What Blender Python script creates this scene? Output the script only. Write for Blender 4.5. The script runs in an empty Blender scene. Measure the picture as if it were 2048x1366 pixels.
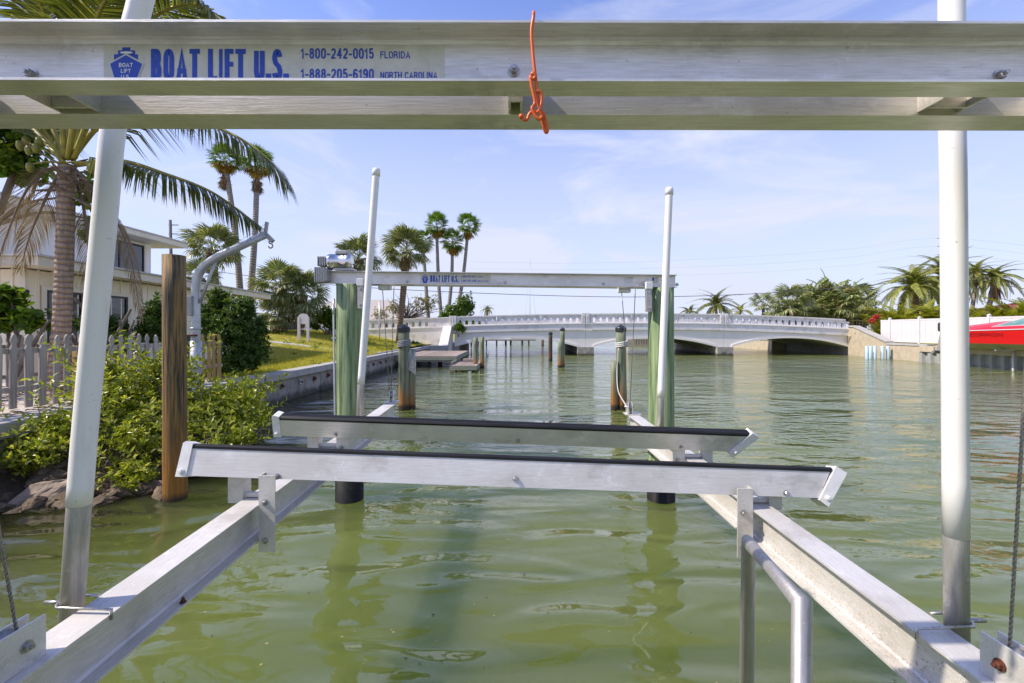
import bpy, bmesh, math, random
import numpy as np
from mathutils import Vector, Matrix, noise as mnoise

random.seed(7)
rng = np.random.default_rng(7)
R = math.radians
SC = bpy.context.scene
COL = SC.collection

# ------------------------------------------------------------------ camera, sky, sun, exposure
FPX, CAM_H, CX, CY = 910.0, 1.92, 1024.0, 662.0      # focal length in photo pixels, eye height, vanishing point
cam_d = bpy.data.cameras.new('camera'); cam = bpy.data.objects.new('camera', cam_d); COL.objects.link(cam)
cam.location = (0, 0, CAM_H); cam.rotation_euler = (R(90), 0, 0)
cam_d.sensor_width = 36.0; cam_d.lens = 36.0 * FPX / 2048.0
cam_d.shift_y = (CY - 683.0) / 2048.0
cam_d.clip_start = 0.05; cam_d.clip_end = 6000
SC.camera = cam

SUN_TRAVEL = Vector((0.95, 0.175, -1.0)).normalized()
sd = bpy.data.lights.new('sun', 'SUN'); sun = bpy.data.objects.new('sun', sd); COL.objects.link(sun)
sun.rotation_euler = SUN_TRAVEL.to_track_quat('-Z', 'Y').to_euler()
sun.location = (-20, -4, 25)
sd.energy = 4.3; sd.angle = R(0.53); sd.color = (1.0, 0.90, 0.76)

world = bpy.data.worlds.new('World'); SC.world = world; world.use_nodes = True
wn, wl = world.node_tree.nodes, world.node_tree.links
wn.clear()
w_out = wn.new('ShaderNodeOutputWorld'); w_bg = wn.new('ShaderNodeBackground')
w_sky = wn.new('ShaderNodeTexSky'); w_sky.sky_type = 'NISHITA'; w_sky.sun_disc = False
w_sky.sun_elevation = math.asin(-SUN_TRAVEL.z)
w_sky.sun_rotation = math.atan2(-SUN_TRAVEL.x, -SUN_TRAVEL.y) % (2 * math.pi)
w_sky.altitude = 0.0; w_sky.air_density = 1.0; w_sky.dust_density = 0.6; w_sky.ozone_density = 2.5
w_tc = wn.new('ShaderNodeTexCoord')
w_map = wn.new('ShaderNodeMapping'); w_map.inputs['Scale'].default_value = (1.0, 1.0, 3.0)
w_map.inputs['Rotation'].default_value = (0.0, R(10), 0.0)
w_nz = wn.new('ShaderNodeTexNoise'); w_nz.inputs['Scale'].default_value = 3.0
w_nz.inputs['Detail'].default_value = 8; w_nz.inputs['Roughness'].default_value = 0.56
w_nz.inputs['Distortion'].default_value = 0.7
w_rmp = wn.new('ShaderNodeValToRGB')
w_rmp.color_ramp.elements[0].position = 0.48; w_rmp.color_ramp.elements[0].color = (0, 0, 0, 1)
w_rmp.color_ramp.elements[1].position = 0.78; w_rmp.color_ramp.elements[1].color = (1, 1, 1, 1)
w_sep = wn.new('ShaderNodeSeparateXYZ')
w_hz = wn.new('ShaderNodeValToRGB')                      # thin haze thickening towards the horizon all round
_e = w_hz.color_ramp.elements
_e[0].position = 0.0; _e[0].color = (0.93,) * 3 + (1,)
_e[1].position = 0.62; _e[1].color = (0.06,) * 3 + (1,)
_q = _e.new(0.30); _q.color = (0.60,) * 3 + (1,)
_q = _e.new(0.50); _q.color = (0.22,) * 3 + (1,)
w_tint = wn.new('ShaderNodeMix'); w_tint.data_type = 'RGBA'; w_tint.blend_type = 'MULTIPLY'; w_tint.inputs['Factor'].default_value = 1.0
w_tint.inputs['B'].default_value = (0.92, 1.0, 1.50, 1)
w_add = wn.new('ShaderNodeMath'); w_add.operation = 'MULTIPLY_ADD'; w_add.inputs[1].default_value = 0.62
w_add.use_clamp = True
w_mix = wn.new('ShaderNodeMix'); w_mix.data_type = 'RGBA'
w_mix.inputs['B'].default_value = (4.2, 4.45, 5.55, 1)
wl.new(w_tc.outputs['Generated'], w_map.inputs['Vector']); wl.new(w_map.outputs[0], w_nz.inputs['Vector'])
wl.new(w_nz.outputs['Fac'], w_rmp.inputs[0])
wl.new(w_tc.outputs['Generated'], w_sep.inputs[0]); wl.new(w_sep.outputs['Z'], w_hz.inputs[0])
wl.new(w_rmp.outputs[0], w_add.inputs[0]); wl.new(w_hz.outputs[0], w_add.inputs[2])
wl.new(w_sky.outputs[0], w_tint.inputs['A']); wl.new(w_tint.outputs['Result'], w_mix.inputs['A']); wl.new(w_add.outputs[0], w_mix.inputs['Factor'])
wl.new(w_mix.outputs['Result'], w_bg.inputs['Color']); wl.new(w_bg.outputs[0], w_out.inputs['Surface'])
w_bg.inputs['Strength'].default_value = 0.135

SC.view_settings.view_transform = 'Standard'; SC.view_settings.look = 'None'
SC.view_settings.exposure = 0.45; SC.view_settings.gamma = 1.0; SC.view_settings.use_curve_mapping = False
SC.render.engine = 'CYCLES'
SC.cycles.use_denoising = True
SC.cycles.max_bounces = 8; SC.cycles.caustics_reflective = False; SC.cycles.caustics_refractive = False

# ------------------------------------------------------------------ helpers
def W(px, py, d):
    """photo pixel at distance d in front of the camera -> point in the place (water level is z = 0)"""
    return Vector(((px - CX) / FPX * d, d, CAM_H + (CY - py) / FPX * d))
def sx(px, d): return (px - CX) / FPX * d
def sz(py, d): return CAM_H + (CY - py) / FPX * d

WLOC = {}
class MB:
    """collects verts and faces of ONE mesh object in place coordinates"""
    def __init__(s): s.v = []; s.f = []; s.sm = []
    def add(s, vs, fs, smooth=False):
        b = len(s.v); s.v.extend([tuple(p) for p in vs])
        s.f.extend([tuple(i + b for i in f) for f in fs]); s.sm.extend([smooth] * len(fs))
        return s
    def box(s, c, size, rot=None):
        hx, hy, hz = size[0] / 2, size[1] / 2, size[2] / 2
        P = [Vector((x * hx, y * hy, z * hz)) for x in (-1, 1) for y in (-1, 1) for z in (-1, 1)]
        if rot is not None: P = [rot @ p for p in P]
        c = Vector(c)
        return s.add([p + c for p in P], [(0, 1, 3, 2), (4, 6, 7, 5), (0, 4, 5, 1), (2, 3, 7, 6), (0, 2, 6, 4), (1, 5, 7, 3)])
    def bevbox(s, c, size, b=0.004, rot=None):
        bm = bmesh.new(); bmesh.ops.create_cube(bm, size=1.0)
        for v in bm.verts: v.co = Vector((v.co.x * size[0], v.co.y * size[1], v.co.z * size[2]))
        bmesh.ops.bevel(bm, geom=bm.edges[:], offset=b, segments=2, affect='EDGES', profile=0.5)
        bm.verts.ensure_lookup_table(); bm.verts.index_update()
        c = Vector(c)
        s.add([(rot @ v.co if rot is not None else v.co) + c for v in bm.verts], [[v.index for v in f.verts] for f in bm.faces])
        bm.free(); return s
    def box2(s, lo, hi): return s.box([(a + b) / 2 for a, b in zip(lo, hi)], [abs(b - a) for a, b in zip(lo, hi)])
    def tube(s, pts, r, n=10, caps=True, squash=None):
        pts = [Vector(p) for p in pts]; m = len(pts)
        rr = list(r) if hasattr(r, '__len__') else [r] * m
        up = None; vs = []
        for i, p in enumerate(pts):
            t0 = (p - pts[i - 1]).normalized() if i else (pts[1] - p).normalized()
            t1 = (pts[i + 1] - p).normalized() if i < m - 1 else t0
            t = (t0 + t1).normalized()
            if up is None:
                up = Vector((0, 0, 1)) if abs(t.z) < 0.9 else Vector((0, 1, 0))
            u = (up - t * up.dot(t)).normalized(); w = t.cross(u); up = u
            cosb = max(0.5, t.dot(t1))
            bend = (t1 - t0)
            bdir = bend.normalized() if bend.length > 1e-4 else None
            for k in range(n):
                a = 2 * math.pi * k / n
                q = u * math.cos(a) * rr[i] + w * math.sin(a) * rr[i]
                if bdir is not None and cosb < 0.999:
                    q = q + bdir * q.dot(bdir) * (1 / cosb - 1)
                vs.append(p + q)
        fs = []
        for i in range(m - 1):
            for k in range(n):
                fs.append((i * n + k, i * n + (k + 1) % n, (i + 1) * n + (k + 1) % n, (i + 1) * n + k))
        b = len(s.v); s.add(vs, fs, True)
        if caps:
            s.f.append(tuple(b + k for k in reversed(range(n)))); s.sm.append(False)
            s.f.append(tuple(b + (m - 1) * n + k for k in range(n))); s.sm.append(False)
        return s
    def lathe(s, c, prof, n=20, rot=None, smooth=True, wob=None):
        """prof: (radius, height) list around local z at c"""
        c = Vector(c); vs = []; m = len(prof)
        for i, (r, h) in enumerate(prof):
            for k in range(n):
                a = 2 * math.pi * k / n
                rr = r * (1 + (wob(a, h) if wob else 0))
                p = Vector((rr * math.cos(a), rr * math.sin(a), h))
                vs.append((rot @ p if rot is not None else p) + c)
        fs = [(i * n + k, i * n + (k + 1) % n, (i + 1) * n + (k + 1) % n, (i + 1) * n + k) for i in range(m - 1) for k in range(n)]
        b = len(s.v); s.add(vs, fs, smooth)
        s.f.append(tuple(b + k for k in reversed(range(n)))); s.sm.append(False)
        s.f.append(tuple(b + (m - 1) * n + k for k in range(n))); s.sm.append(False)
        return s
    def prism(s, poly, fn0, fn1):
        """poly: list of 2-D points; fn0/fn1 map a 2-D point to the two end positions"""
        n = len(poly)
        vs = [fn0(p) for p in poly] + [fn1(p) for p in poly]
        fs = [tuple(range(n)), tuple(reversed(range(n, 2 * n)))] + [(i, n + i, n + (i + 1) % n, (i + 1) % n) for i in range(n)]
        return s.add(vs, fs)
    def mesh(s, name, origin, recalc=True):
        me = bpy.data.meshes.new(name)
        o = Vector(origin)
        me.from_pydata([(p[0] - o.x, p[1] - o.y, p[2] - o.z) for p in s.v], [], s.f)
        if recalc:
            bm = bmesh.new(); bm.from_mesh(me); bmesh.ops.recalc_face_normals(bm, faces=bm.faces); bm.to_mesh(me); bm.free()
        if any(s.sm): me.polygons.foreach_set('use_smooth', s.sm)
        me.update(); return me
    def build(s, name, mat, parent=None, recalc=True, base=False):
        a = np.array(s.v); lo, hi = a.min(0), a.max(0); c = (lo + hi) / 2
        if base: c[2] = lo[2]
        o = bpy.data.objects.new(name, s.mesh(name, c, recalc)); COL.objects.link(o)
        o.data.materials.append(mat)
        place(o, Vector(c), parent); return o

def place(o, wloc, parent=None):
    WLOC[o.name] = Vector(wloc)
    if parent is not None:
        o.parent = parent; o.location = Vector(wloc) - WLOC[parent.name]
    else: o.location = wloc
def tag(o, label=None, cat=None, group=None, kind=None):
    if label: o['label'] = label
    if cat: o['category'] = cat
    if group: o['group'] = group
    if kind: o['kind'] = kind
    return o
def thing(name, label, cat, loc=(0, 0, 0), group=None, kind=None):
    o = bpy.data.objects.new(name, None); COL.objects.link(o); o.empty_display_size = 0.1
    place(o, Vector(loc)); return tag(o, label, cat, group, kind)
def inst(name, me, mtx, parent):
    """an object sharing mesh data, placed by a matrix in place coordinates, child of parent (whose rotation is identity)"""
    o = bpy.data.objects.new(name, me); COL.objects.link(o)
    o.parent = parent; o.matrix_basis = Matrix.Translation(-WLOC[parent.name]) @ mtx
    WLOC[o.name] = mtx.translation.copy(); return o
def catmull(P, n):
    P = [Vector(p) for p in P]; Q = [P[0] * 2 - P[1]] + P + [P[-1] * 2 - P[-2]]; out = []
    m = len(P) - 1
    for k in range(n + 1):
        t = k / n * m; i = min(int(t), m - 1); u = t - i
        a, b, c, d = Q[i], Q[i + 1], Q[i + 2], Q[i + 3]
        out.append(0.5 * ((2 * b) + (c - a) * u + (2 * a - 5 * b + 4 * c - d) * u * u + (3 * b - a - 3 * c + d) * u ** 3))
    return out

# ------------------------------------------------------------------ materials
MATS = {}
def newmat(name):
    m = bpy.data.materials.new(name); m.use_nodes = True; MATS[name] = m
    nt = m.node_tree; b = nt.nodes['Principled BSDF']
    return m, nt.nodes, nt.links, b
def rgba(c): return (c[0], c[1], c[2], 1)
def ramp(N, L, src, stops):
    r = N.new('ShaderNodeValToRGB'); e = r.color_ramp.elements
    while len(e) < len(stops): e.new(0.5)
    for el, (p, c) in zip(e, stops):
        el.position = p; el.color = rgba(c) if hasattr(c, '__len__') else (c, c, c, 1)
    L.new(src, r.inputs[0]); return r.outputs[0]
def noise_tex(N, L, scale=5, detail=4, rough=0.55, stretch=(1, 1, 1), coord='Object', dist=0.0, w=None):
    if coord == 'World':
        tc = N.new('ShaderNodeNewGeometry'); out = tc.outputs['Position']
    else:
        tc = N.new('ShaderNodeTexCoord'); out = tc.outputs[coord]
    mp = N.new('ShaderNodeMapping'); mp.inputs['Scale'].default_value = stretch
    L.new(out, mp.inputs[0])
    nz = N.new('ShaderNodeTexNoise'); nz.inputs['Scale'].default_value = scale
    nz.inputs['Detail'].default_value = detail; nz.inputs['Roughness'].default_value = rough
    nz.inputs['Distortion'].default_value = dist
    L.new(mp.outputs[0], nz.inputs['Vector']); return nz.outputs['Fac']
def mixc(N, L, fac, a, b, mode='MIX'):
    m = N.new('ShaderNodeMix'); m.data_type = 'RGBA'; m.blend_type = mode
    for k, x in (('Factor', fac), ('A', a), ('B', b)):
        if hasattr(x, 'is_linked'): L.new(x, m.inputs[k])
        elif hasattr(x, '__len__'): m.inputs[k].default_value = rgba(x)
        else: m.inputs[k].default_value = x
    return m.outputs['Result']
def math_n(N, L, op, a, b=None, clamp=False):
    m = N.new('ShaderNodeMath'); m.operation = op; m.use_clamp = clamp
    for i, x in enumerate((a, b)):
        if x is None: continue
        if hasattr(x, 'is_linked'): L.new(x, m.inputs[i])
        else: m.inputs[i].default_value = x
    return m.outputs[0]
def bump(N, L, b, h, dist=0.003, strength=1.0):
    n = N.new('ShaderNodeBump'); n.inputs['Distance'].default_value = dist; n.inputs['Strength'].default_value = strength
    L.new(h, n.inputs['Height']); L.new(n.outputs[0], b.inputs['Normal'])
def pm(name, c1, c2=None, scale=6, stretch=(1, 1, 1), rough=0.6, metal=0.0, bmp=0.0, c3=None, s3=30, t3=(0.62, 0.7), rough2=None,
       coord='Object', lo=0.35, hi=0.65, island=0.0, detail=5, spec=None):
    m, N, L, b = newmat(name)
    c2 = c2 or c1
    nz = noise_tex(N, L, scale, detail, 0.6, stretch, coord)
    col = ramp(N, L, nz, [(lo, c1), (hi, c2)])
    if island:
        g = N.new('ShaderNodeNewGeometry'); hs = N.new('ShaderNodeHueSaturation')
        oi = N.new('ShaderNodeObjectInfo')
        v = math_n(N, L, 'MULTIPLY_ADD', oi.outputs['Random'], island * 2); v.node.inputs[2].default_value = 1 - island
        L.new(v, hs.inputs['Value']); L.new(col, hs.inputs['Color']); col = hs.outputs[0]
    if c3 is not None:
        n3 = noise_tex(N, L, s3, 3, 0.6, (1, 1, 1), coord)
        f3 = ramp(N, L, n3, [(t3[0], 0.0), (t3[1], 1.0)])
        col = mixc(N, L, f3, col, c3)
    L.new(col, b.inputs['Base Color'])
    b.inputs['Metallic'].default_value = metal
    if rough2 is not None:
        L.new(ramp(N, L, nz, [(0.3, rough), (0.7, rough2)]), b.inputs['Roughness'])
    else: b.inputs['Roughness'].default_value = rough
    if spec is not None: b.inputs['Specular IOR Level'].default_value = spec
    if bmp: bump(N, L, b, nz, bmp)
    return m

def leafmat(name, ca, cb, cc=None, trans=0.35, rough=0.45, spec=0.35):
    """leaf colours picked per leaf; thin leaves let some light through"""
    m, N, L, b = newmat(name)
    g = N.new('ShaderNodeNewGeometry')
    st = [(0.0, ca), (0.75, cb)] + ([(1.0, cc)] if cc else [])
    col = ramp(N, L, g.outputs['Random Per Island'], st)
    L.new(col, b.inputs['Base Color']); b.inputs['Roughness'].default_value = rough
    b.inputs['Specular IOR Level'].default_value = spec
    tr = N.new('ShaderNodeBsdfTranslucent')
    t2 = mixc(N, L, 1.0, col, (1.0, 1.05, 0.55), 'MULTIPLY'); L.new(t2, tr.inputs['Color'])
    mx = N.new('ShaderNodeMixShader'); mx.inputs[0].default_value = trans
    L.new(b.outputs[0], mx.inputs[1]); L.new(tr.outputs[0], mx.inputs[2])
    L.new(mx.outputs[0], N['Material Output'].inputs['Surface'])
    return m

# weathered aluminium: brushed grain along x or y, white oxide specks, darker grime
def alumat(name, stretch, tint=(0.86, 0.825, 0.785), dark=(0.66, 0.62, 0.575), metal=0.5, rough=0.36, specks=0.5, grain=46):
    m, N, L, b = newmat(name)
    n1 = noise_tex(N, L, grain, 6, 0.65, stretch)
    n2 = noise_tex(N, L, 2.2, 4, 0.6)
    c = ramp(N, L, n1, [(0.3, dark), (0.62, tint)])
    c = mixc(N, L, ramp(N, L, n2, [(0.38, 0.0), (0.66, 0.5)]), c, (0.50, 0.46, 0.39))
    n5 = noise_tex(N, L, 7.0, 6, 0.7, (0.5, 0.5, 1.0))
    c = mixc(N, L, ramp(N, L, n5, [(0.55, 0.0), (0.68, 0.45)]), c, (0.36, 0.33, 0.28))
    n6 = noise_tex(N, L, 11.0, 5, 0.7)
    c = mixc(N, L, ramp(N, L, n6, [(0.60, 0.0), (0.68, 0.45)]), c, (0.88, 0.865, 0.83))
    n3 = noise_tex(N, L, 150, 2, 0.5)
    f3 = ramp(N, L, n3, [(0.66, 0.0), (0.72, specks)])
    c = mixc(N, L, f3, c, (0.86, 0.85, 0.83))
    n4 = noise_tex(N, L, 60, 3, 0.6)
    c = mixc(N, L, ramp(N, L, n4, [(0.70, 0.0), (0.76, 0.5)]), c, (0.13, 0.12, 0.10))
    L.new(c, b.inputs['Base Color'])
    mt = math_n(N, L, 'MULTIPLY_ADD', f3, -0.6); mt.node.inputs[2].default_value = metal
    L.new(mt, b.inputs['Metallic'])
    L.new(ramp(N, L, n1, [(0.3, rough + 0.14), (0.7, rough)]), b.inputs['Roughness'])
    bump(N, L, b, n1, 0.0006)
    return m
M_ALU_X = alumat('aluminium_beam', (0.25, 4.0, 4.0))
M_ALU_Y = alumat('aluminium_cradle', (3.0, 0.3, 3.0), (0.80, 0.77, 0.73), (0.62, 0.59, 0.55), 0.38, 0.45, 0.6)
M_ALU_B = alumat('aluminium_bunk', (0.2, 3.0, 3.0), (0.80, 0.77, 0.735), (0.66, 0.63, 0.595), 0.42, 0.38, 0.15)
M_ALU_P = alumat('aluminium_pipe', (3.0, 3.0, 0.4), (0.56, 0.54, 0.52), (0.36, 0.34, 0.325), 0.7, 0.46, 0.3, 24)
M_STEEL = pm('bolt_steel', (0.55, 0.54, 0.52), (0.36, 0.34, 0.31), 90, rough=0.35, metal=0.9)
M_CABLE = pm('cable_steel', (0.38, 0.35, 0.31), (0.22, 0.20, 0.17), 160, rough=0.45, metal=0.7)
def pvcmat():
    m, N, L, b = newmat('white_pvc')
    c = ramp(N, L, noise_tex(N, L, 2.5, 4, 0.6, (1, 1, 0.35)), [(0.35, (0.74, 0.715, 0.67)), (0.6, (0.82, 0.80, 0.77))])
    c = mixc(N, L, ramp(N, L, noise_tex(N, L, 16, 5, 0.7, (1, 1, 0.12)), [(0.56, 0.0), (0.72, 0.35)]), c, (0.50, 0.46, 0.38))     # run marks
    c = mixc(N, L, ramp(N, L, noise_tex(N, L, 34, 4, 0.65, (0.5, 0.5, 2.0)), [(0.68, 0.0), (0.74, 0.6)]), c, (0.36, 0.34, 0.31))   # scuffs
    c = mixc(N, L, ramp(N, L, noise_tex(N, L, 90, 2, 0.5), [(0.72, 0.0), (0.76, 0.5)]), c, (0.25, 0.22, 0.18))
    L.new(c, b.inputs['Base Color']); L.new(ramp(N, L, noise_tex(N, L, 12, 3, 0.6), [(0.35, 0.28), (0.7, 0.55)]), b.inputs['Roughness'])
    return m
M_PVC = pvcmat()
M_CAPW = pm('white_plastic_cap', (0.80, 0.79, 0.77), (0.70, 0.69, 0.66), 20, rough=0.38, c3=(0.50, 0.46, 0.38), s3=60, t3=(0.70, 0.80))
M_RUBBER = pm('black_bunk_strip', (0.010, 0.010, 0.011), (0.022, 0.022, 0.024), 9, (0.3, 4, 4), rough=0.5, spec=0.25, c3=(0.55, 0.55, 0.53), s3=26, t3=(0.755, 0.78))
M_ORANGE = pm('orange_rubber', (0.78, 0.13, 0.012), (0.66, 0.10, 0.012), 20, rough=0.38)
M_BLUE = pm('blue_print', (0.012, 0.055, 0.42), (0.015, 0.065, 0.46), 60, rough=0.45)
M_WHITEPRINT = pm('white_print', (0.80, 0.80, 0.78), None, 10, rough=0.5)
M_DECAL = pm('decal_film', (0.68, 0.66, 0.56), (0.58, 0.56, 0.47), 24, rough=0.36, bmp=0.0004, c3=(0.44, 0.42, 0.35), s3=160, t3=(0.6, 0.75))
M_BLACKCAP = pm('black_cap', (0.018, 0.018, 0.021), (0.03, 0.03, 0.034), 20, rough=0.42)
M_WRAP = pm('black_piling_wrap', (0.007, 0.007, 0.007), (0.016, 0.015, 0.014), 18, rough=0.6, spec=0.2, c3=(0.3, 0.28, 0.24), s3=120, t3=(0.73, 0.77))
M_ROPE = pm('white_rope', (0.66, 0.65, 0.62), (0.42, 0.41, 0.38), 140, rough=0.8, bmp=0.002)
M_ROPEG = pm('grey_rope', (0.36, 0.37, 0.37), (0.20, 0.21, 0.21), 140, rough=0.8, bmp=0.002)
M_MOTOR = pm('polished_motor', (0.70, 0.68, 0.65), (0.60, 0.58, 0.55), 30, rough=0.17, metal=1.0)
M_CAST = pm('grey_cast_housing', (0.42, 0.42, 0.41), (0.30, 0.30, 0.29), 40, rough=0.45, metal=0.35)
M_GALV = pm('galvanised_steel', (0.58, 0.60, 0.62), (0.47, 0.49, 0.51), 7, rough=0.42, metal=0.45, c3=(0.55, 0.57, 0.58), s3=40)
M_RUST = pm('rusty_steel', (0.16, 0.045, 0.018), (0.08, 0.025, 0.012), 20, rough=0.8)

def woodpile(name, ca, cb, crack, rust=(0.30, 0.105, 0.018), z0=0.3, z1=1.0, dark=0.12, amount=0.8, streak=26):
    """round timber: lengthwise grain and checks; rust-brown stain and a black slimy band at the tide line (marks of the timber itself)"""
    m, N, L, b = newmat(name)
    g = noise_tex(N, L, streak, 6, 0.65, (1, 1, 0.045), 'Object')
    col = ramp(N, L, g, [(0.34, crack), (0.43, ca), (0.60, cb)])
    bl = noise_tex(N, L, 3.0, 4, 0.6, (1, 1, 0.5), 'Object')
    col = mixc(N, L, ramp(N, L, bl, [(0.45, 0.0), (0.7, 0.45)]), col, tuple(x * 1.5 for x in ca))
    geo = N.new('ShaderNodeNewGeometry'); sp = N.new('ShaderNodeSeparateXYZ'); L.new(geo.outputs['Position'], sp.inputs[0])
    rn = noise_tex(N, L, 9, 5, 0.6, (1, 1, 0.16), 'Object')
    zz = math_n(N, L, 'MULTIPLY_ADD', rn, (z1 - z0) * 2.2); L.new(sp.outputs['Z'], zz.node.inputs[2])
    mr = N.new('ShaderNodeMapRange'); L.new(zz, mr.inputs['Value'])
    mr.inputs['From Min'].default_value = z0 + (z1 - z0) * 1.0; mr.inputs['From Max'].default_value = z1 + (z1 - z0) * 1.0
    mr.inputs['To Min'].default_value = amount; mr.inputs['To Max'].default_value = 0.0
    col = mixc(N, L, mr.outputs[0], col, mixc(N, L, g, tuple(x * 0.45 for x in rust), rust))
    zd = math_n(N, L, 'MULTIPLY_ADD', rn, 0.10); L.new(sp.outputs['Z'], zd.node.inputs[2])
    md = N.new('ShaderNodeMapRange'); L.new(zd, md.inputs['Value'])
    md.inputs['From Min'].default_value = dark + 0.02; md.inputs['From Max'].default_value = dark + 0.10
    md.inputs['To Min'].default_value = 0.92; md.inputs['To Max'].default_value = 0.0
    col = mixc(N, L, md.outputs[0], col, (0.018, 0.016, 0.010))
    L.new(col, b.inputs['Base Color']); b.inputs['Roughness'].default_value = 0.72
    bump(N, L, b, g, 0.012)
    return m
M_PILE_G = woodpile('green_treated_timber', (0.140, 0.205, 0.095), (0.34, 0.41, 0.205), (0.04, 0.058, 0.032), amount=0.0, dark=-1)
M_PILE_B = woodpile('weathered_brown_timber', (0.050, 0.044, 0.026), (0.30, 0.17, 0.042), (0.008, 0.009, 0.008), (0.50, 0.20, 0.018), 0.1, 1.6, 0.05, 0.75, 36)
M_PILE_M = woodpile('mooring_timber', (0.125, 0.15, 0.09), (0.28, 0.29, 0.18), (0.04, 0.045, 0.028), (0.42, 0.155, 0.018), 0.25, 0.85, 0.12, 0.85)
M_PILE_D = woodpile('dark_mooring_timber', (0.045, 0.035, 0.022), (0.10, 0.075, 0.045), (0.015, 0.012, 0.01), (0.20, 0.055, 0.012), 0.3, 1.2, 0.15, 0.7)

# ================================================================== SETTING: water, banks, bridge, houses
def watermat():
    m, N, L, b = newmat('canal_water')
    nzw = noise_tex(N, L, 0.16, 3, 0.5, (1, 1, 1), 'World')
    c = ramp(N, L, nzw, [(0.35, (0.112, 0.143, 0.036)), (0.65, (0.148, 0.172, 0.050))])
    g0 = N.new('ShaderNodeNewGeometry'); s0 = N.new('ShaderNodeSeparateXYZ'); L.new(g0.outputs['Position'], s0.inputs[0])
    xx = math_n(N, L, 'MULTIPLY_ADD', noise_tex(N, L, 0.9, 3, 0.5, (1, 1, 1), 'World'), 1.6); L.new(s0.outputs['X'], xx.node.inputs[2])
    mk = N.new('ShaderNodeMapRange'); L.new(xx, mk.inputs['Value'])        # shallows over dark rocks, plus the shrub's shade and reflection painted into the colour
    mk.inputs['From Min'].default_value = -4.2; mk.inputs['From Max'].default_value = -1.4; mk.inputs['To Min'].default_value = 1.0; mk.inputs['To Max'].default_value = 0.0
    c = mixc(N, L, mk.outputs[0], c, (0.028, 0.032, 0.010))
    L.new(c, b.inputs['Base Color'])
    b.inputs['Roughness'].default_value = 0.015
    b.inputs['IOR'].default_value = 1.36; b.inputs['Specular IOR Level'].default_value = 0.8
    b.inputs['Subsurface Weight'].default_value = 1.0
    b.inputs['Subsurface Radius'].default_value = (0.5, 0.6, 0.2)
    b.inputs['Subsurface Scale'].default_value = 12.0
    # three layers of wavelets: slow swell, wind ripples, fine chop; calmer patches between
    swell = noise_tex(N, L, 0.75, 0, 0.4, (0.6, 1.2, 1), 'World', 0.6)
    rip = noise_tex(N, L, 1.9, 0, 0.4, (0.55, 1.45, 1), 'World', 0.8)
    wind = noise_tex(N, L, 4.2, 1, 0.5, (0.8, 1.3, 1), 'World', 0.5)
    chop = noise_tex(N, L, 10.0, 2, 0.55, (0.9, 1.2, 1), 'World', 0.3)
    calm = ramp(N, L, noise_tex(N, L, 0.14, 3, 0.5, (1, 1, 1), 'World', 1.0), [(0.38, 0.25), (0.62, 1.0)])
    # water between the bank and the lift is sheltered and glassy; the open canal is wind-ruffled
    geo = N.new('ShaderNodeNewGeometry'); sp = N.new('ShaderNodeSeparateXYZ'); L.new(geo.outputs['Position'], sp.inputs[0])
    sh = N.new('ShaderNodeMapRange'); L.new(sp.outputs['Y'], sh.inputs['Value'])
    sh.inputs['From Min'].default_value = 3.0; sh.inputs['From Max'].default_value = 14
    sh.inputs['To Min'].default_value = 0.10; sh.inputs['To Max'].default_value = 1.0
    sh2 = N.new('ShaderNodeMapRange'); L.new(sp.outputs['Y'], sh2.inputs['Value'])
    sh2.inputs['From Min'].default_value = 10; sh2.inputs['From Max'].default_value = 34
    sh2.inputs['To Min'].default_value = 0.0; sh2.inputs['To Max'].default_value = 1.4
    fx = N.new('ShaderNodeMapRange'); L.new(sp.outputs['X'], fx.inputs['Value'])
    fx.inputs['From Min'].default_value = 0.8; fx.inputs['From Max'].default_value = 4.0
    fx.inputs['To Min'].default_value = 0.0; fx.inputs['To Max'].default_value = 0.55
    ruff = math_n(N, L, 'MULTIPLY', math_n(N, L, 'ADD', math_n(N, L, 'ADD', sh.outputs[0], sh2.outputs[0]), fx.outputs[0]), calm)
    h = math_n(N, L, 'ADD', swell, math_n(N, L, 'MULTIPLY', rip, 0.40))
    h = math_n(N, L, 'ADD', h, math_n(N, L, 'MULTIPLY', math_n(N, L, 'MULTIPLY', wind, 0.30), ruff))
    h = math_n(N, L, 'ADD', h, math_n(N, L, 'MULTIPLY', math_n(N, L, 'MULTIPLY', chop, 0.16), ruff))
    bump(N, L, b, h, 0.145)
    return m
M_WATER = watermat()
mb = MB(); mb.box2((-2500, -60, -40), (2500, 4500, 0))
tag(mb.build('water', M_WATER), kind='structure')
WALL_X = -6.2
def sstep(a, b, x):
    t = min(1, max(0, (x - a) / (b - a))); return t * t * (3 - 2 * t)
def zl(x, y):
    """ground height of the left bank"""
    rise = sstep(12, 28, y) * (0.12 + 0.88 * sstep(0.3, 7.5, WALL_X - x))
    return 0.78 + 1.12 * rise + 0.02 * mnoise.noise(Vector((x * 0.7, y * 0.7, 0)))
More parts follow.
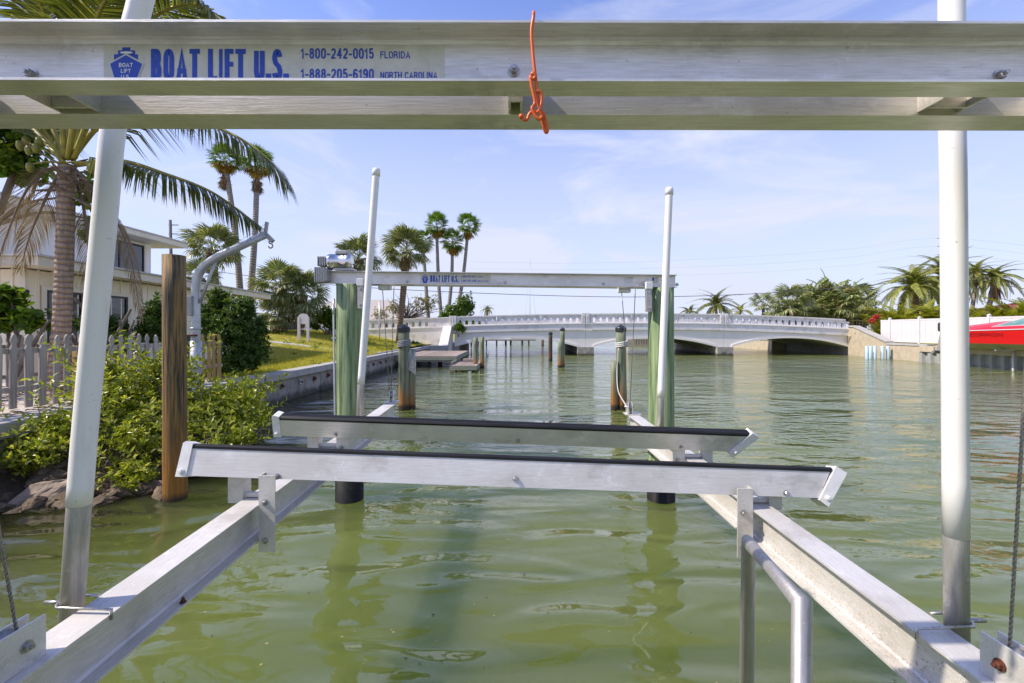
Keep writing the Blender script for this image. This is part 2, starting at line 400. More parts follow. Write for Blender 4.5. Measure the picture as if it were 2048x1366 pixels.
def groundmat():
    m, N, L, b = newmat('yard_ground')
    n1 = noise_tex(N, L, 0.55, 5, 0.6, (1, 1, 1), 'World')
    n2 = noise_tex(N, L, 9, 6, 0.7, (1, 1, 1), 'World')
    grass = ramp(N, L, n1, [(0.36, (0.26, 0.26, 0.035)), (0.52, (0.42, 0.37, 0.06)), (0.66, (0.52, 0.42, 0.13))])
    grass = mixc(N, L, ramp(N, L, n2, [(0.4, 0.0), (0.7, 0.6)]), grass, (0.10, 0.11, 0.025))
    shell = ramp(N, L, noise_tex(N, L, 45, 5, 0.7, (1, 1, 1), 'World'), [(0.35, (0.30, 0.26, 0.22)), (0.6, (0.62, 0.57, 0.52))])
    geo = N.new('ShaderNodeNewGeometry'); sp = N.new('ShaderNodeSeparateXYZ'); L.new(geo.outputs['Position'], sp.inputs[0])
    mr = N.new('ShaderNodeMapRange'); L.new(sp.outputs['Y'], mr.inputs['Value'])
    mr.inputs['From Min'].default_value = 10.8; mr.inputs['From Max'].default_value = 11.6
    L.new(mixc(N, L, mr.outputs[0], shell, grass), b.inputs['Base Color'])
    b.inputs['Roughness'].default_value = 0.95; bump(N, L, b, n2, 0.03)
    return m
M_GROUND = groundmat()
mb = MB()
xs = [WALL_X - 0.2 - t for t in (0, .4, .8, 1.4, 2, 2.8, 3.6, 4.6, 5.6, 6.8, 8, 10, 13, 17, 23, 32, 50, 90)]
ys = [-6, -2, 2, 5, 7, 9, 10.5, 12, 13.5, 15, 17, 19, 21, 23, 25, 27, 29, 31, 33, 36, 40, 46, 60, 90, 130]
mb.add([(x, y, zl(x, y)) for y in ys for x in xs],
       [(j * len(xs) + i, j * len(xs) + i + 1, (j + 1) * len(xs) + i + 1, (j + 1) * len(xs) + i) for j in range(len(ys) - 1) for i in range(len(xs) - 1)], True)
tag(mb.build('left_ground', M_GROUND), kind='structure')
# concrete garden path crossing the lawn
M_CONC = pm('pale_concrete', (0.46, 0.44, 0.41), (0.36, 0.345, 0.32), 3, rough=0.9, bmp=0.004, c3=(0.25, 0.24, 0.21), s3=14, t3=(0.6, 0.8))
mb = MB(); n = 26
for i in range(n + 1):
    x = -19 + i * 12.6 / n
    for dy in (0, .55): mb.v.append((x, 21.6 + dy + 0.05 * (x + 13), zl(x, 21.6 + dy) + 0.015))
for i in range(n): mb.f.append((2 * i, 2 * i + 2, 2 * i + 3, 2 * i + 1)); mb.sm.append(False)
tag(mb.build('path', M_CONC), kind='structure')

# bank of rubble and dark soil below the near wall
M_SOIL = pm('dark_bank_soil', (0.045, 0.036, 0.022), (0.10, 0.075, 0.045), 6, rough=0.95, bmp=0.03)
mb = MB(); nx, ny = 9, 14
for j in range(ny + 1):
    y = 1.5 + j * 8.0 / ny
    for i in range(nx + 1):
        t = i / nx; x = WALL_X + 0.02 + t * 2.4
        z = 0.20 - 0.95 * t + 0.10 * mnoise.noise(Vector((x * 1.7, y * 1.7, 3)))
        z -= 0.5 * sstep(8.2, 9.5, y)
        mb.v.append((x, y, z))
mb.f = [(j * (nx + 1) + i, j * (nx + 1) + i + 1, (j + 1) * (nx + 1) + i + 1, (j + 1) * (nx + 1) + i) for j in range(ny) for i in range(nx)]; mb.sm = [True] * len(mb.f)
tag(mb.build('bank_slope', M_SOIL), kind='structure')

# left seawall: cap, cast panels, tie-rod plates with rust
def seawallmat():
    m, N, L, b = newmat('seawall_concrete')
    n1 = noise_tex(N, L, 3, 6, 0.65, (1, 1, 1), 'World'); n2 = noise_tex(N, L, 22, 5, 0.7, (1, 1, 1), 'World')
    c = ramp(N, L, n1, [(0.3, (0.20, 0.185, 0.16)), (0.6, (0.40, 0.375, 0.335))])
    c = mixc(N, L, ramp(N, L, n2, [(0.55, 0.0), (0.72, 0.7)]), c, (0.12, 0.105, 0.085))
    st = noise_tex(N, L, 2.6, 4, 0.6, (1, 1, 0.16), 'World')
    c = mixc(N, L, ramp(N, L, st, [(0.60, 0.0), (0.70, 0.75)]), c, (0.23, 0.10, 0.035))
    geo = N.new('ShaderNodeNewGeometry'); sp = N.new('ShaderNodeSeparateXYZ'); L.new(geo.outputs['Position'], sp.inputs[0])
    zz = math_n(N, L, 'MULTIPLY_ADD', n1, 0.35); L.new(sp.outputs['Z'], zz.node.inputs[2])
    mr = N.new('ShaderNodeMapRange'); L.new(zz, mr.inputs['Value'])
    mr.inputs['From Min'].default_value = 0.26; mr.inputs['From Max'].default_value = 0.42
    mr.inputs['To Min'].default_value = 0.85; mr.inputs['To Max'].default_value = 0.0
    c = mixc(N, L, mr.outputs[0], c, (0.05, 0.045, 0.028))
    L.new(c, b.inputs['Base Color']); b.inputs['Roughness'].default_value = 0.92; bump(N, L, b, n2, 0.012)
    return m
M_SEAWALL = seawallmat()
sw = thing('seawall', 'long stained grey concrete seawall with rust marks along the left bank', 'seawall', (WALL_X, 15, 0))
y = 0.6; k = 0
while y < 34:
    w = 2.02
    mb = MB(); mb.box2((WALL_X - 0.15, y + 0.012, -1.2), (WALL_X + 0.006 * (k % 2), y + w - 0.012, 0.62)); mb.build('panel', M_SEAWALL, sw)
    mb = MB(); mb.bevbox((WALL_X - 0.11, y + w / 2, 0.72), (0.46, w - 0.006, 0.20), 0.02); mb.build('cap_block', M_CONC, sw)
    for dy in (0.55, 1.5):
        mb = MB(); mb.box((WALL_X + 0.03, y + dy, 0.44), (0.03, 0.13, 0.13)); pl = mb.build('tie_plate', M_RUST if (k % 3 or dy > 1) else M_GALV, sw)
        mb = MB(); mb.tube([(WALL_X + 0.04, y + dy, 0.44), (WALL_X + 0.10, y + dy, 0.44)], 0.025, 8); mb.build('tie_bolt', M_RUST, pl)
    y += w; k += 1

# right bank: ground, concrete wall and sheet-pile wall
RX = 25.5
mb = MB()
def zr(x, y): return 1.02 + 1.0 * sstep(31.5, 36, y) * (1 - sstep(46, 60, y))
xs = [RX + 0.1, RX + 1.2, RX + 3, RX + 6, RX + 12, RX + 25, RX + 60, RX + 200]; ys = [-10, 5, 15, 20, 25, 30, 32, 34, 36, 38, 45, 50, 56, 62, 80]
mb.add([(x + 0.15 * max(0.0, min(y, 36.0) - 28.0) * (x < RX + 7), y, zr(x, y)) for y in ys for x in xs],
       [(j * len(xs) + i, j * len(xs) + i + 1, (j + 1) * len(xs) + i + 1, (j + 1) * len(xs) + i) for j in range(len(ys) - 1) for i in range(len(xs) - 1)], True)
tag(mb.build('right_ground', M_GROUND), kind='structure')
M_TANCONC = pm('tan_concrete', (0.52, 0.44, 0.32), (0.42, 0.35, 0.25), 2.5, rough=0.9, bmp=0.004, c3=(0.28, 0.24, 0.18), s3=10, t3=(0.62, 0.8))
M_SHEET = pm('grey_sheet_pile', (0.34, 0.345, 0.33), (0.25, 0.25, 0.235), 5, (1, 1, 0.3), rough=0.7, c3=(0.45, 0.44, 0.38), s3=12, t3=(0.6, 0.75))
wx = lambda y: RX + 0.1375 * max(0.0, min(y, 36.0) - 28.0)
rw = thing('retaining_wall', 'plain tan concrete retaining wall right of the bridge abutment', 'seawall', (RX, 31, 0))
MB().prism([(27.95, -1.2), (31.58, -1.2), (31.58, 0.97), (27.95, 0.97)], lambda p: (wx(p[0]), p[0], p[1]), lambda p: (wx(p[0]) + 0.35, p[0], p[1])).build('wall', M_TANCONC, rw)
MB().prism([(27.9, 0.975), (31.55, 0.975), (31.55, 1.10), (27.9, 1.10)], lambda p: (wx(p[0]) - 0.05, p[0], p[1]), lambda p: (wx(p[0]) + 0.45, p[0], p[1])).build('coping', M_CONC, rw)
sp_ = thing('sheet_pile_wall', 'corrugated grey sheet pile wall under the red boat', 'seawall', (RX - 0.4, 24, 0))
y = 17.0
while y < 27.8:                                         # each trapezoid corrugation is a sheet of its own
    mb = MB(); x0 = RX - 0.35; d = 0.16
    prof = [(x0, y), (x0, y + 0.22), (x0 - d, y + 0.30), (x0 - d, y + 0.50), (x0, y + 0.58)]
    for (xa, ya), (xb, yb) in zip(prof, prof[1:]):
        mb.add([(xa, ya, -1.2), (xb, yb, -1.2), (xb, yb, 0.66), (xa, ya, 0.66), (xa + .02, ya, -1.2), (xb + .02, yb, -1.2), (xb + .02, yb, 0.66), (xa + .02, ya, 0.66)],
               [(0, 1, 2, 3), (4, 7, 6, 5), (3, 2, 6, 7)])
    mb.build('sheet', M_SHEET, sp_); y += 0.58
MB().box2((RX - 0.58, 17, 0.665), (RX + 0.1, 27.85, 1.0)).build('cap_beam', M_TANCONC, sp_)

# ------------------------------------------------------------------ bridge
BY = 36.0; PXM = FPX / BY
def bX(px): return (px - CX) / PXM
def ztop(x):
    px = CX + x * PXM; d = px - 1300
    return CAM_H + (CY - (626.5 + d * d * (7.8e-5 if d > 0 else 4.3e-5))) / PXM
M_BR = pm('painted_bridge_concrete', (0.80, 0.765, 0.765), (0.75, 0.715, 0.715), 1.6, rough=0.75, bmp=0.002, c3=(0.50, 0.47, 0.44), s3=2.2, t3=(0.52, 0.78))
M_BRW = pm('white_bridge_concrete', (0.82, 0.785, 0.735), (0.77, 0.735, 0.69), 1.2, rough=0.8, c3=(0.48, 0.45, 0.41), s3=4, t3=(0.64, 0.85))
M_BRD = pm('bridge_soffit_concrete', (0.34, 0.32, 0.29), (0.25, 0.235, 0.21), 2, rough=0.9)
M_ASPH = pm('road_asphalt', (0.05, 0.05, 0.052), (0.06, 0.06, 0.06), 8, rough=0.9)
br = thing('bridge', 'low white concrete bridge with three shallow arches and arched balustrade openings', 'bridge', (11, BY, 0))

def strip(xa, xb, ztl, zbl, y0, y1, n=8, fz=None):
    """solid following the bridge's camber, between heights (below parapet top) ztl and zbl"""
    fz = fz or ztop; mb = MB(); vs = []
    for i in range(n + 1):
        x = xa + (xb - xa) * i / n; t = fz(x)
        vs += [(x, y0, t - ztl), (x, y1, t - ztl), (x, y1, t - zbl), (x, y0, t - zbl)]
    fs = [(0, 1, 2, 3), (4 * n + 3, 4 * n + 2, 4 * n + 1, 4 * n)]
    for i in range(n):
        for k in range(4): fs.append((4 * i + k, 4 * i + 4 + k, 4 * i + 4 + (k + 1) % 4, 4 * i + (k + 1) % 4))
    mb.add(vs, fs); return mb

def ray_poly(c, a, poly):
    dx, dz = math.cos(a), math.sin(a); best = None
    for (x1, z1), (x2, z2) in zip(poly, poly[1:] + poly[:1]):
        ex, ez = x2 - x1, z2 - z1; den = dx * ez - dz * ex
        if abs(den) < 1e-9: continue
        t = ((x1 - c[0]) * ez - (z1 - c[1]) * ex) / den; u = ((x1 - c[0]) * dz - (z1 - c[1]) * dx) / den
        if t > 0 and -1e-6 <= u <= 1 + 1e-6 and (best is None or t < best): best = t
    return (c[0] + dx * best, c[1] + dz * best)

def baluster_panel(xa, xb, opens, y0, y1, zt=0.10, zb=0.75, w=0.115, fz=None, xform=None):
    """parapet panel with round-headed openings cut through it; heights measured down from the parapet top"""
    fz = fz or ztop; mb = MB()
    edges = [xa] + [(a + b) / 2 for a, b in zip(opens, opens[1:])] + [xb]
    for i, xc in enumerate(opens):
        l, r = edges[i], edges[i + 1]
        arch = [(xc - w, -0.67), (xc + w, -0.67), (xc + w, -0.42)] + [(xc + w * math.cos(t), -0.42 + w * math.sin(t)) for t in (0.5, 1.0, 1.57, 2.14, 2.64)] + [(xc - w, -0.42)]
        rect = [(l, -zb), (r, -zb), (r, -zt), (l, -zt)]; c = (xc, -0.46)
        ang = sorted(set([round(math.atan2(z - c[1], x - c[0]), 5) for x, z in rect + arch]))
        n = len(ang)
        inn = [ray_poly(c, a, arch) for a in ang]; out = [ray_poly(c, a, rect) for a in ang]
        def P(q, y): return (q[0], y, fz(q[0]) + q[1])
        vs = [P(q, y0) for q in out] + [P(q, y0) for q in inn] + [P(q, y1) for q in inn] + [P(q, y1) for q in out]
        fs = []
        for k in range(n):
            k2 = (k + 1) % n
            for ring in range(3): fs.append((ring * n + k, ring * n + k2, (ring + 1) * n + k2, (ring + 1) * n + k))
        mb.add(vs, fs)
    if xform: mb.v = [xform(p) for p in mb.v]
    return mb

piers = [5.81, 16.77]; XL, XR = -4.75, 26.7
spans = [(XL, piers[0]), (piers[0], piers[1]), (piers[1], XR)]
for (a, b_) in spans:
    L3 = (b_ - a) / 3
    for k in range(3):
        xa, xb = a + L3 * k, a + L3 * (k + 1)
        m0, m1 = (0.36 if k == 0 else 0.03), (0.36 if k == 2 else 0.03)
        cx = (xa + xb) / 2 + (m0 - m1) / 2
        ops = [cx + (j - 2.5) * 0.515 for j in range(6)]
        pa, pb = cx - 1.56, cx + 1.56
        baluster_panel(pa, pb, ops, BY + 0.02, BY + 0.20).build('balustrade_panel', M_BR, br)
        for qa, qb in ((xa + m0, pa - 0.006), (pb + 0.006, xb - m1)):
            if qb - qa > 0.05: strip(qa, qb, 0.10, 0.75, BY + 0.03, BY + 0.19, 2).build('plain_panel', M_BR, br)
    strip(a + 0.33, b_ - 0.33, 0.0, 0.10, BY - 0.04, BY + 0.26, 12).build('coping', M_BR, br)
    strip(a + 0.01, b_ - 0.01, 0.752, 0.82, BY - 0.07, BY + 0.3, 12).build('ledge', M_BRW, br)
    strip(a + 0.015, b_ - 0.015, 0.822, 1.30, BY - 0.02, BY + 0.4, 12).build('fascia', M_BR, br)
    # spandrel wall over the arch, its rim and its soffit
    n = 28; xa, xb = a + (0.62 if a > 0 else 0.2), b_ - (0.62 if b_ < 20 else 0.05)
    zs, zc = 0.66, 1.36
    def arc(x, xa=xa, xb=xb): t = 2 * (x - xa) / (xb - xa) - 1; return zs + (zc - zs) * (1 - abs(t) ** 2.1)
    for nm, y0, y1, up, mt in (('spandrel', BY + 0.10, BY + 8.6, None, M_BRW), ('arch_rim', BY + 0.02, BY + 0.098, 0.17, M_BRW)):
        mb = MB(); vs = []
        for i in range(n + 1):
            x = xa + (xb - xa) * i / n; zb = arc(x); zt_ = ztop(x) - 1.302 if up is None else min(zb + up, ztop(x) - 1.31)
            vs += [(x, y0, zt_), (x, y1, zt_), (x, y1, zb), (x, y0, zb)]
        fs = [(0, 1, 2, 3), (4 * n + 3, 4 * n + 2, 4 * n + 1, 4 * n)]
        for i in range(n):
            for k in range(4): fs.append((4 * i + k, 4 * i + 4 + k, 4 * i + 4 + (k + 1) % 4, 4 * i + (k + 1) % 4))
        mb.add(vs, fs); mb.build(nm, mt, br)
for xp in piers:
    mb = MB(); mb.box2((xp - 0.615, BY + 0.10, 0.655), (xp - 0.008, BY + 8.6, ztop(xp) - 1.31)); mb.build('pier_wall', M_BRW, br)
    mb = MB(); mb.box2((xp + 0.008, BY + 0.10, 0.655), (xp + 0.615, BY + 8.6, ztop(xp) - 1.31)); mb.build('pier_wall', M_BRW, br)
    mb = MB(); mb.box2((xp - 0.63, BY - 0.25, -1.4), (xp + 0.63, BY + 9.2, 0.65)); mb.build('pier_base', M_SEAWALL, br)
    for s in (-1, 1):
        mb = MB(); mb.box2((xp + s * 0.17 - 0.155, BY - 0.06, ztop(xp) - 0.75), (xp + s * 0.17 + 0.155, BY + 0.3, ztop(xp) + 0.05))
        for q in (-0.08, 0.0, 0.08): mb.box((xp + s * 0.17 + q, BY - 0.07, ztop(xp) - 0.36), (0.05, 0.02, 0.62))
        mb.build('pilaster', M_BR, br)
MB().box2((XL - 20, BY + 0.42, 1.70), (XR + 40, BY + 8.2, 1.97)).build('deck', M_ASPH, br)
strip(XL, XR, 0.0, 1.30, BY + 8.65, BY + 8.85, 20, lambda x: ztop(x) - 0.12).build('far_parapet', M_BR, br)
# left abutment: sloped buttress, wing wall and approach balustrade
ab = bX(905)
mb = MB(); mb.add([(-5.35, BY - 0.5, 2.3), (-4.72, BY - 0.5, 2.3), (-4.78, BY - 2.3, 0.78), (-5.45, BY - 2.3, 0.78),
                   (-5.35, BY + 0.3, 2.3), (-4.72, BY + 0.3, 2.3), (-4.72, BY + 0.3, -1), (-5.35, BY + 0.3, -1), (-4.78, BY - 2.3, -1), (-5.45, BY - 2.3, -1)],
                  [(0, 1, 2, 3), (0, 4, 5, 1), (1, 5, 6, 8, 2), (0, 3, 9, 7, 4), (3, 2, 8, 9), (4, 7, 6, 5)])
mb.build('buttress', M_BRW, br)
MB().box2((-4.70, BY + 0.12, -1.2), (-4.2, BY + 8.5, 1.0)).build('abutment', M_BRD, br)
MB().box2((-6.3, BY - 2.6, -1.0), (-4.70, BY - 2.32, 0.85)).build('wing_wall', M_CONC, br)
apx = -11.35
def ztl(x): return ztop(-4.75) - 0.035 * (-4.75 - x) - 0.02
ops = [-11.0 + 0.53 * j for j in range(9)]
baluster_panel(apx, -6.05, ops, BY - 0.02, BY + 0.18, fz=ztl).build('balustrade_panel', M_BR, br)
strip(-6.04, -5.0, 0.10, 0.75, BY - 0.01, BY + 0.17, 2, ztl).build('plain_panel', M_BR, br)
strip(apx - 0.05, -5.0, 0.0, 0.098, BY - 0.07, BY + 0.25, 6, ztl).build('coping', M_BR, br)
strip(apx - 0.05, -5.0, 0.752, 0.83, BY - 0.10, BY + 0.3, 6, ztl).build('ledge', M_BRW, br)
strip(apx - 0.05, -5.36, 0.832, 2.2, BY - 0.05, BY + 0.3, 6, ztl).build('approach_wall', M_BR, br)
for s in range(3):
    mb = MB(); mb.box2((-4.98 + s * 0.20, BY - 0.09, ztop(-4.8) - 0.748), (-4.81 + s * 0.20, BY + 0.3, ztop(-4.8) + 0.07)); mb.build('pilaster', M_BR, br)
e0 = Vector((apx - 0.06, BY, 0)); e1 = Vector((apx - 1.25, BY + 1.3, 0)); ed = (e1 - e0)
for k in range(5):
    q = e0 + ed * ((k + 0.5) / 5); rot = Matrix.Rotation(math.atan2(ed.y, ed.x), 3, 'Z')
    MB().box((q.x, q.y, ztl(apx) - 0.39), (ed.length / 5 - 0.02, 0.16, 0.74), rot).build('end_panel', M_BR, br)
MB().box((e0.x / 2 + e1.x / 2, e0.y / 2 + e1.y / 2, ztl(apx) - 1.45), (ed.length, 0.3, 1.36), Matrix.Rotation(math.atan2(ed.y, ed.x), 3, 'Z')).build('approach_wall', M_BR, br)
# right abutment and its ramped wing wall
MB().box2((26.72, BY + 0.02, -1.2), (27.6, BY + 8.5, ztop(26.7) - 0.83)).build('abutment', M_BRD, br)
mb = MB(); mb.prism([(36.0, 2.25), (35.3, 2.22), (31.6, 1.10), (31.6, -1.2), (36.0, -1.2)], lambda p: (wx(p[0]) - 0.004, p[0], p[1]), lambda p: (wx(p[0]) + 0.40, p[0], p[1]))
mb.build('wing_wall', M_TANCONC, br)
mb = MB(); mb.prism([(36.0, 2.252), (35.3, 2.222), (31.5, 1.112), (31.5, 1.21), (35.3, 2.33), (36.0, 2.36)], lambda p: (wx(p[0]) - 0.08, p[0], p[1]), lambda p: (wx(p[0]) + 0.48, p[0], p[1]))
mb.build('wing_wall_coping', M_CONC, br)

# far shore beyond the bridge: low bank with seawall, dock on piles
fb = MB(); fb.box2((15.3, 60, -1.5), (RX + 0.08, 62, 0.96)); 
tag(fb.build('far_bank', M_TANCONC), kind='structure')
cw = thing('canal_wall', 'tan concrete canal wall seen through the right bridge arch', 'seawall', (RX, 52, 0))
MB().box2((RX - 0.02, 45.2, -1.4), (RX + 0.4, 59.98, 1.0)).build('wall', M_TANCONC, cw)
MB().box2((RX - 0.02, 44.6, -1.4), (RX + 2.1, 45.19, 1.0)).build('return_wall', M_TANCONC, cw)
MB().box2((RX - 0.08, 45.2, 1.005), (RX + 0.45, 59.98, 1.09)).build('coping', M_CONC, cw)
fs_ = MB(); fs_.add([(15.32, 62.01, 0.93), (RX + 0.08, 62.01, 0.93), (RX + 0.08, 80, 0.93), (24.0, 80, 0.93), (15.32, 62.01, -1.5), (24.0, 80, -1.5)], [(0, 1, 2, 3), (0, 3, 5, 4)])
tag(fs_.build('far_ground', M_GROUND), kind='structure')
M_DOCKW = pm('old_dock_timber', (0.17, 0.145, 0.115), (0.28, 0.24, 0.19), 14, (1, 0.15, 1), rough=0.85, bmp=0.004, island=0.25)
fd = thing('far_dock', 'dark timber dock on many piles seen under the left bridge arch', 'dock', (-1, 62, 0))
MB().box2((-6, 61, 0.62), (3.2, 63.2, 0.78)).build('deck', M_DOCKW, fd)
for k in range(8):
    x = -5.3 + k * 1.1 + random.uniform(-.5, .5)
    MB().tube([(x, 61.3 + (k % 3) * 0.8, -1), (x, 61.3 + (k % 3) * 0.8, random.choice((0.61, 0.61, 0.95, 1.05)))], random.uniform(.09, .15), 8).build('pile', M_PILE_D, fd)
for k, x in enumerate((3.9, 6.0)):
    tag(MB().tube([(x, 58, -1), (x, 58, 0.95)], 0.16, 10).build('mooring_pile', M_PILE_D),
        ('slim dark pile beyond the left arch, nearer the dock', 'slim dark pile beyond the left arch, nearer the bridge pier')[k], 'piling', 'piles beyond the bridge')
fd2 = thing('slatted_dock', 'small tan slatted dock beyond the middle bridge arch', 'dock', (17, 58, 0))
MB().box2((15.2, 57.2, 0.86), (20.4, 58.6, 0.95)).build('deck', M_TANCONC, fd2)
for k in range(16): MB().box2((15.3 + k * 0.32, 57.25, 0.2), (15.42 + k * 0.32, 57.4, 0.855)).build('slat', M_DOCKW, fd2)
for x in (18.8, 20.0): MB().tube([(x, 57.05, -1), (x, 57.05, 1.2)], 0.16, 8).build('pile', M_PILE_D, fd2)

# ------------------------------------------------------------------ house on the left bank
M_STUCCO = pm('white_stucco', (0.88, 0.86, 0.82), (0.83, 0.81, 0.77), 6, rough=0.9, bmp=0.002)
M_SIDING = pm('cream_siding', (0.86, 0.79, 0.63), (0.80, 0.73, 0.57), 3, (1, 1, 0.3), rough=0.75)
M_TRIM = pm('cream_trim', (0.78, 0.72, 0.58), (0.70, 0.64, 0.51), 3, rough=0.7, c3=(0.5, 0.43, 0.32), s3=12, t3=(0.65, 0.8))
M_SOFFIT = pm('cream_soffit', (0.55, 0.47, 0.33), (0.50, 0.42, 0.29), 3, rough=0.8)
M_ROOF = pm('grey_membrane_roof', (0.62, 0.61, 0.60), (0.50, 0.49, 0.48), 4, rough=0.8)
M_FRAME = pm('dark_window_frame', (0.018, 0.018, 0.020), None, 8, rough=0.4)
def glassmat(name, tint, rough=0.04):
    m, N, L, b = newmat(name)
    c = ramp(N, L, noise_tex(N, L, 1.3, 3, 0.5, (1, 1, 2)), [(0.35, tint), (0.65, tuple(x * 2.2 for x in tint))])
    L.new(c, b.inputs['Base Color']); b.inputs['Roughness'].default_value = rough; b.inputs['IOR'].default_value = 1.5
    b.inputs['Specular IOR Level'].default_value = 0.9
    return m
M_GLASS = glassmat('window_glass', (0.03, 0.032, 0.034))
hs = thing('house', 'cream two storey house with flat overhanging roofs behind the picket fence', 'house', (-13, 14, 0.8))
# lower storey: corner towards the camera at (-10.7, 10)
LX, LY, LZ = -10.7, 10.0, 3.28
MB().box2((-24, LY, 0.6), (LX, 19.0, LZ)).build('lower_wall', M_SIDING, hs)
mb = MB(); mb.add([(-25, LY - 0.4, LZ + 0.22), (LX + 0.7, LY - 0.4, LZ + 0.22), (LX + 0.1, 20.0, LZ + 0.22), (-25, 20.0, LZ + 0.22),
                   (-25, LY - 0.4, LZ + 0.03), (LX + 0.7, LY - 0.4, LZ + 0.03), (LX + 0.1, 20.0, LZ + 0.03), (-25, 20.0, LZ + 0.03)],
                  [(0, 1, 2, 3), (7, 6, 5, 4), (0, 4, 5, 1), (1, 5, 6, 2), (2, 6, 7, 3), (3, 7, 4, 0)])
lr = mb.build('lower_roof', M_TRIM, hs)
mb = MB(); mb.add([(-25, LY - 0.46, LZ + 0.225), (LX + 0.76, LY - 0.46, LZ + 0.225), (LX + 0.16, 20.06, LZ + 0.225), (-25, 20.06, LZ + 0.225),
                   (-25, LY - 0.46, LZ + 0.265), (LX + 0.76, LY - 0.46, LZ + 0.265), (LX + 0.16, 20.06, LZ + 0.265), (-25, 20.06, LZ + 0.265)],
                  [(3, 2, 1, 0), (4, 5, 6, 7), (0, 1, 5, 4), (1, 2, 6, 5), (2, 3, 7, 6), (3, 0, 4, 7)])
mb.build('drip_edge', M_ROOF, lr)
# battens: canal side and camera side
y = LY + 0.25
while y < 18.9:
    MB().box2((LX + 0.001, y, 0.7), (LX + 0.022, y + 0.035, LZ + 0.02)).build('batten', M_SIDING, hs); y += 0.31
x = LX - 0.25
while x > -14.5:
    MB().box2((x - 0.035, LY - 0.022, 0.7), (x, LY - 0.001, LZ + 0.02)).build('batten', M_SIDING, hs); x -= 0.31
MB().box2((LX - 0.1, LY - 0.03, 0.7), (LX + 0.03, LY - 0.023, LZ + 0.02)).build('corner_board', M_TRIM, hs)
def window_x(x, y0, y1, z0, z1, mull=(), trim=True):
    """window in a wall facing +x"""
    w = MB(); f = 0.05
    for a in ((y0, y0 + f, z0, z1), (y1 - f, y1, z0, z1), (y0 + f, y1 - f, z0, z0 + f), (y0 + f, y1 - f, z1 - f, z1)):
        w.box2((x + 0.004, a[0], a[2]), (x + 0.05, a[1], a[3]))
    for q in mull: w.box2((x + 0.006, q - 0.025, z0 + f), (x + 0.045, q + 0.025, z1 - f))
    wo = w.build('window', M_FRAME, hs)
    ed = [y0 + f] + list(mull) + [y1 - f]
    for a, b_ in zip(ed, ed[1:]): MB().box2((x + 0.008, a, z0 + f), (x + 0.02, b_, z1 - f)).build('pane', M_GLASS, wo)
    if trim:
        t = MB(); g = 0.10
        for a in ((y0 - g, y0 - .002, z0 - g, z1 + g), (y1 + .002, y1 + g, z0 - g, z1 + g), (y0, y1, z1 + .002, z1 + g), (y0, y1, z0 - g, z0 - .002)):
            t.box2((x + 0.0235, a[0], a[2]), (x + 0.055, a[1], a[3]))
        t.build('trim', M_TRIM, wo)
    return wo
window_x(LX, 10.42, 11.3, 1.15, 2.86, (10.86,))
window_x(LX, 11.95, 12.62, 1.45, 2.86)
window_x(LX, 15.4, 16.6, 1.6, 2.8, (16.0,))
MB().lathe((LX + 0.05, LY - 0.02, 2.72), [(0.02, 0), (0.045, 0.02), (0.05, 0.09), (0.02, 0.11)], 10).build('wall_lamp', M_FRAME, hs)
# upper storey set back
UX, UZ = -15.0, 5.50
MB().box2((-26, 11.2, LZ + 0.27), (UX, 18.9, UZ)).build('upper_wall', M_STUCCO, hs)
MB().box2((-27, 10.2, UZ + 0.01), (UX + 0.9, 19.8, UZ + 0.20)).build('upper_roof', M_TRIM, hs)
MB().box2((-27.05, 10.15, UZ + 0.205), (UX + 0.95, 19.85, UZ + 0.25)).build('drip_edge', M_ROOF, hs)
window_x(UX, 16.9, 18.5, 4.02, 5.38, (17.35,), True)
window_x(UX, 11.6, 12.4, 4.02, 5.3, (), True)

# neighbour's low house behind the sabal palms
M_ROOFN = pm('beige_shingle_roof', (0.44, 0.40, 0.36), (0.35, 0.32, 0.285), 18, (1, 1, 4), rough=0.9, bmp=0.01)
M_AQUA = pm('pale_aqua_wall', (0.52, 0.64, 0.62), (0.46, 0.58, 0.57), 4, rough=0.85)
nh = thing('neighbour_house', 'low pale aqua house with a beige hipped roof beyond the bridge approach', 'house', (-12, 50, 1.5))
a0, a1, b0, b1 = sx(560, 50), sx(835, 50), 50, 60
MB().box2((a0, b0, 1.2), (a1, b1, 3.0)).build('wall', M_AQUA, nh)
mb = MB(); e = 0.7; zr0, zr1 = 3.0, sz(596, 52)
mb.add([(a0 - e, b0 - e, zr0), (a1 + e, b0 - e, zr0), (a1 + e, b1 + e, zr0), (a0 - e, b1 + e, zr0), (a0 + 4.2, 55, zr1), (a1 - 4.6, 55, zr1)],
       [(0, 1, 5, 4), (1, 2, 5), (2, 3, 4, 5), (3, 0, 4), (3, 2, 1, 0)]); mb.build('roof', M_ROOFN, nh)
for x in (a0 + 2, a0 + 5.5, a1 - 3):
    w = MB().box2((x, b0 - 0.05, 1.7), (x + 1.2, b0 - 0.003, 2.7)).build('window', M_FRAME, nh)
    MB().box2((x + 0.08, b0 - 0.07, 1.78), (x + 1.12, b0 - 0.052, 2.62)).build('pane', M_GLASS, w)
gh = thing('white_garage', 'small white garage with grey roof left of the neighbour house', 'house', (-20, 36, 1.6))
g0, g1 = sx(548, 37), sx(672, 37)
MB().box2((g0, 37, 1.2), (g1, 43, 3.1)).build('wall', M_STUCCO, gh)
mb = MB(); mb.add([(g0 - .5, 36.5, 3.1), (g1 + .5, 36.5, 3.1), (g1 + .5, 43.5, 3.1), (g0 - .5, 43.5, 3.1), (g0 + 2, 40, 4.1), (g1 - 2, 40, 4.1)],
                  [(0, 1, 5, 4), (1, 2, 5), (2, 3, 4, 5), (3, 0, 4), (3, 2, 1, 0)]); mb.build('roof', M_ROOF, gh)
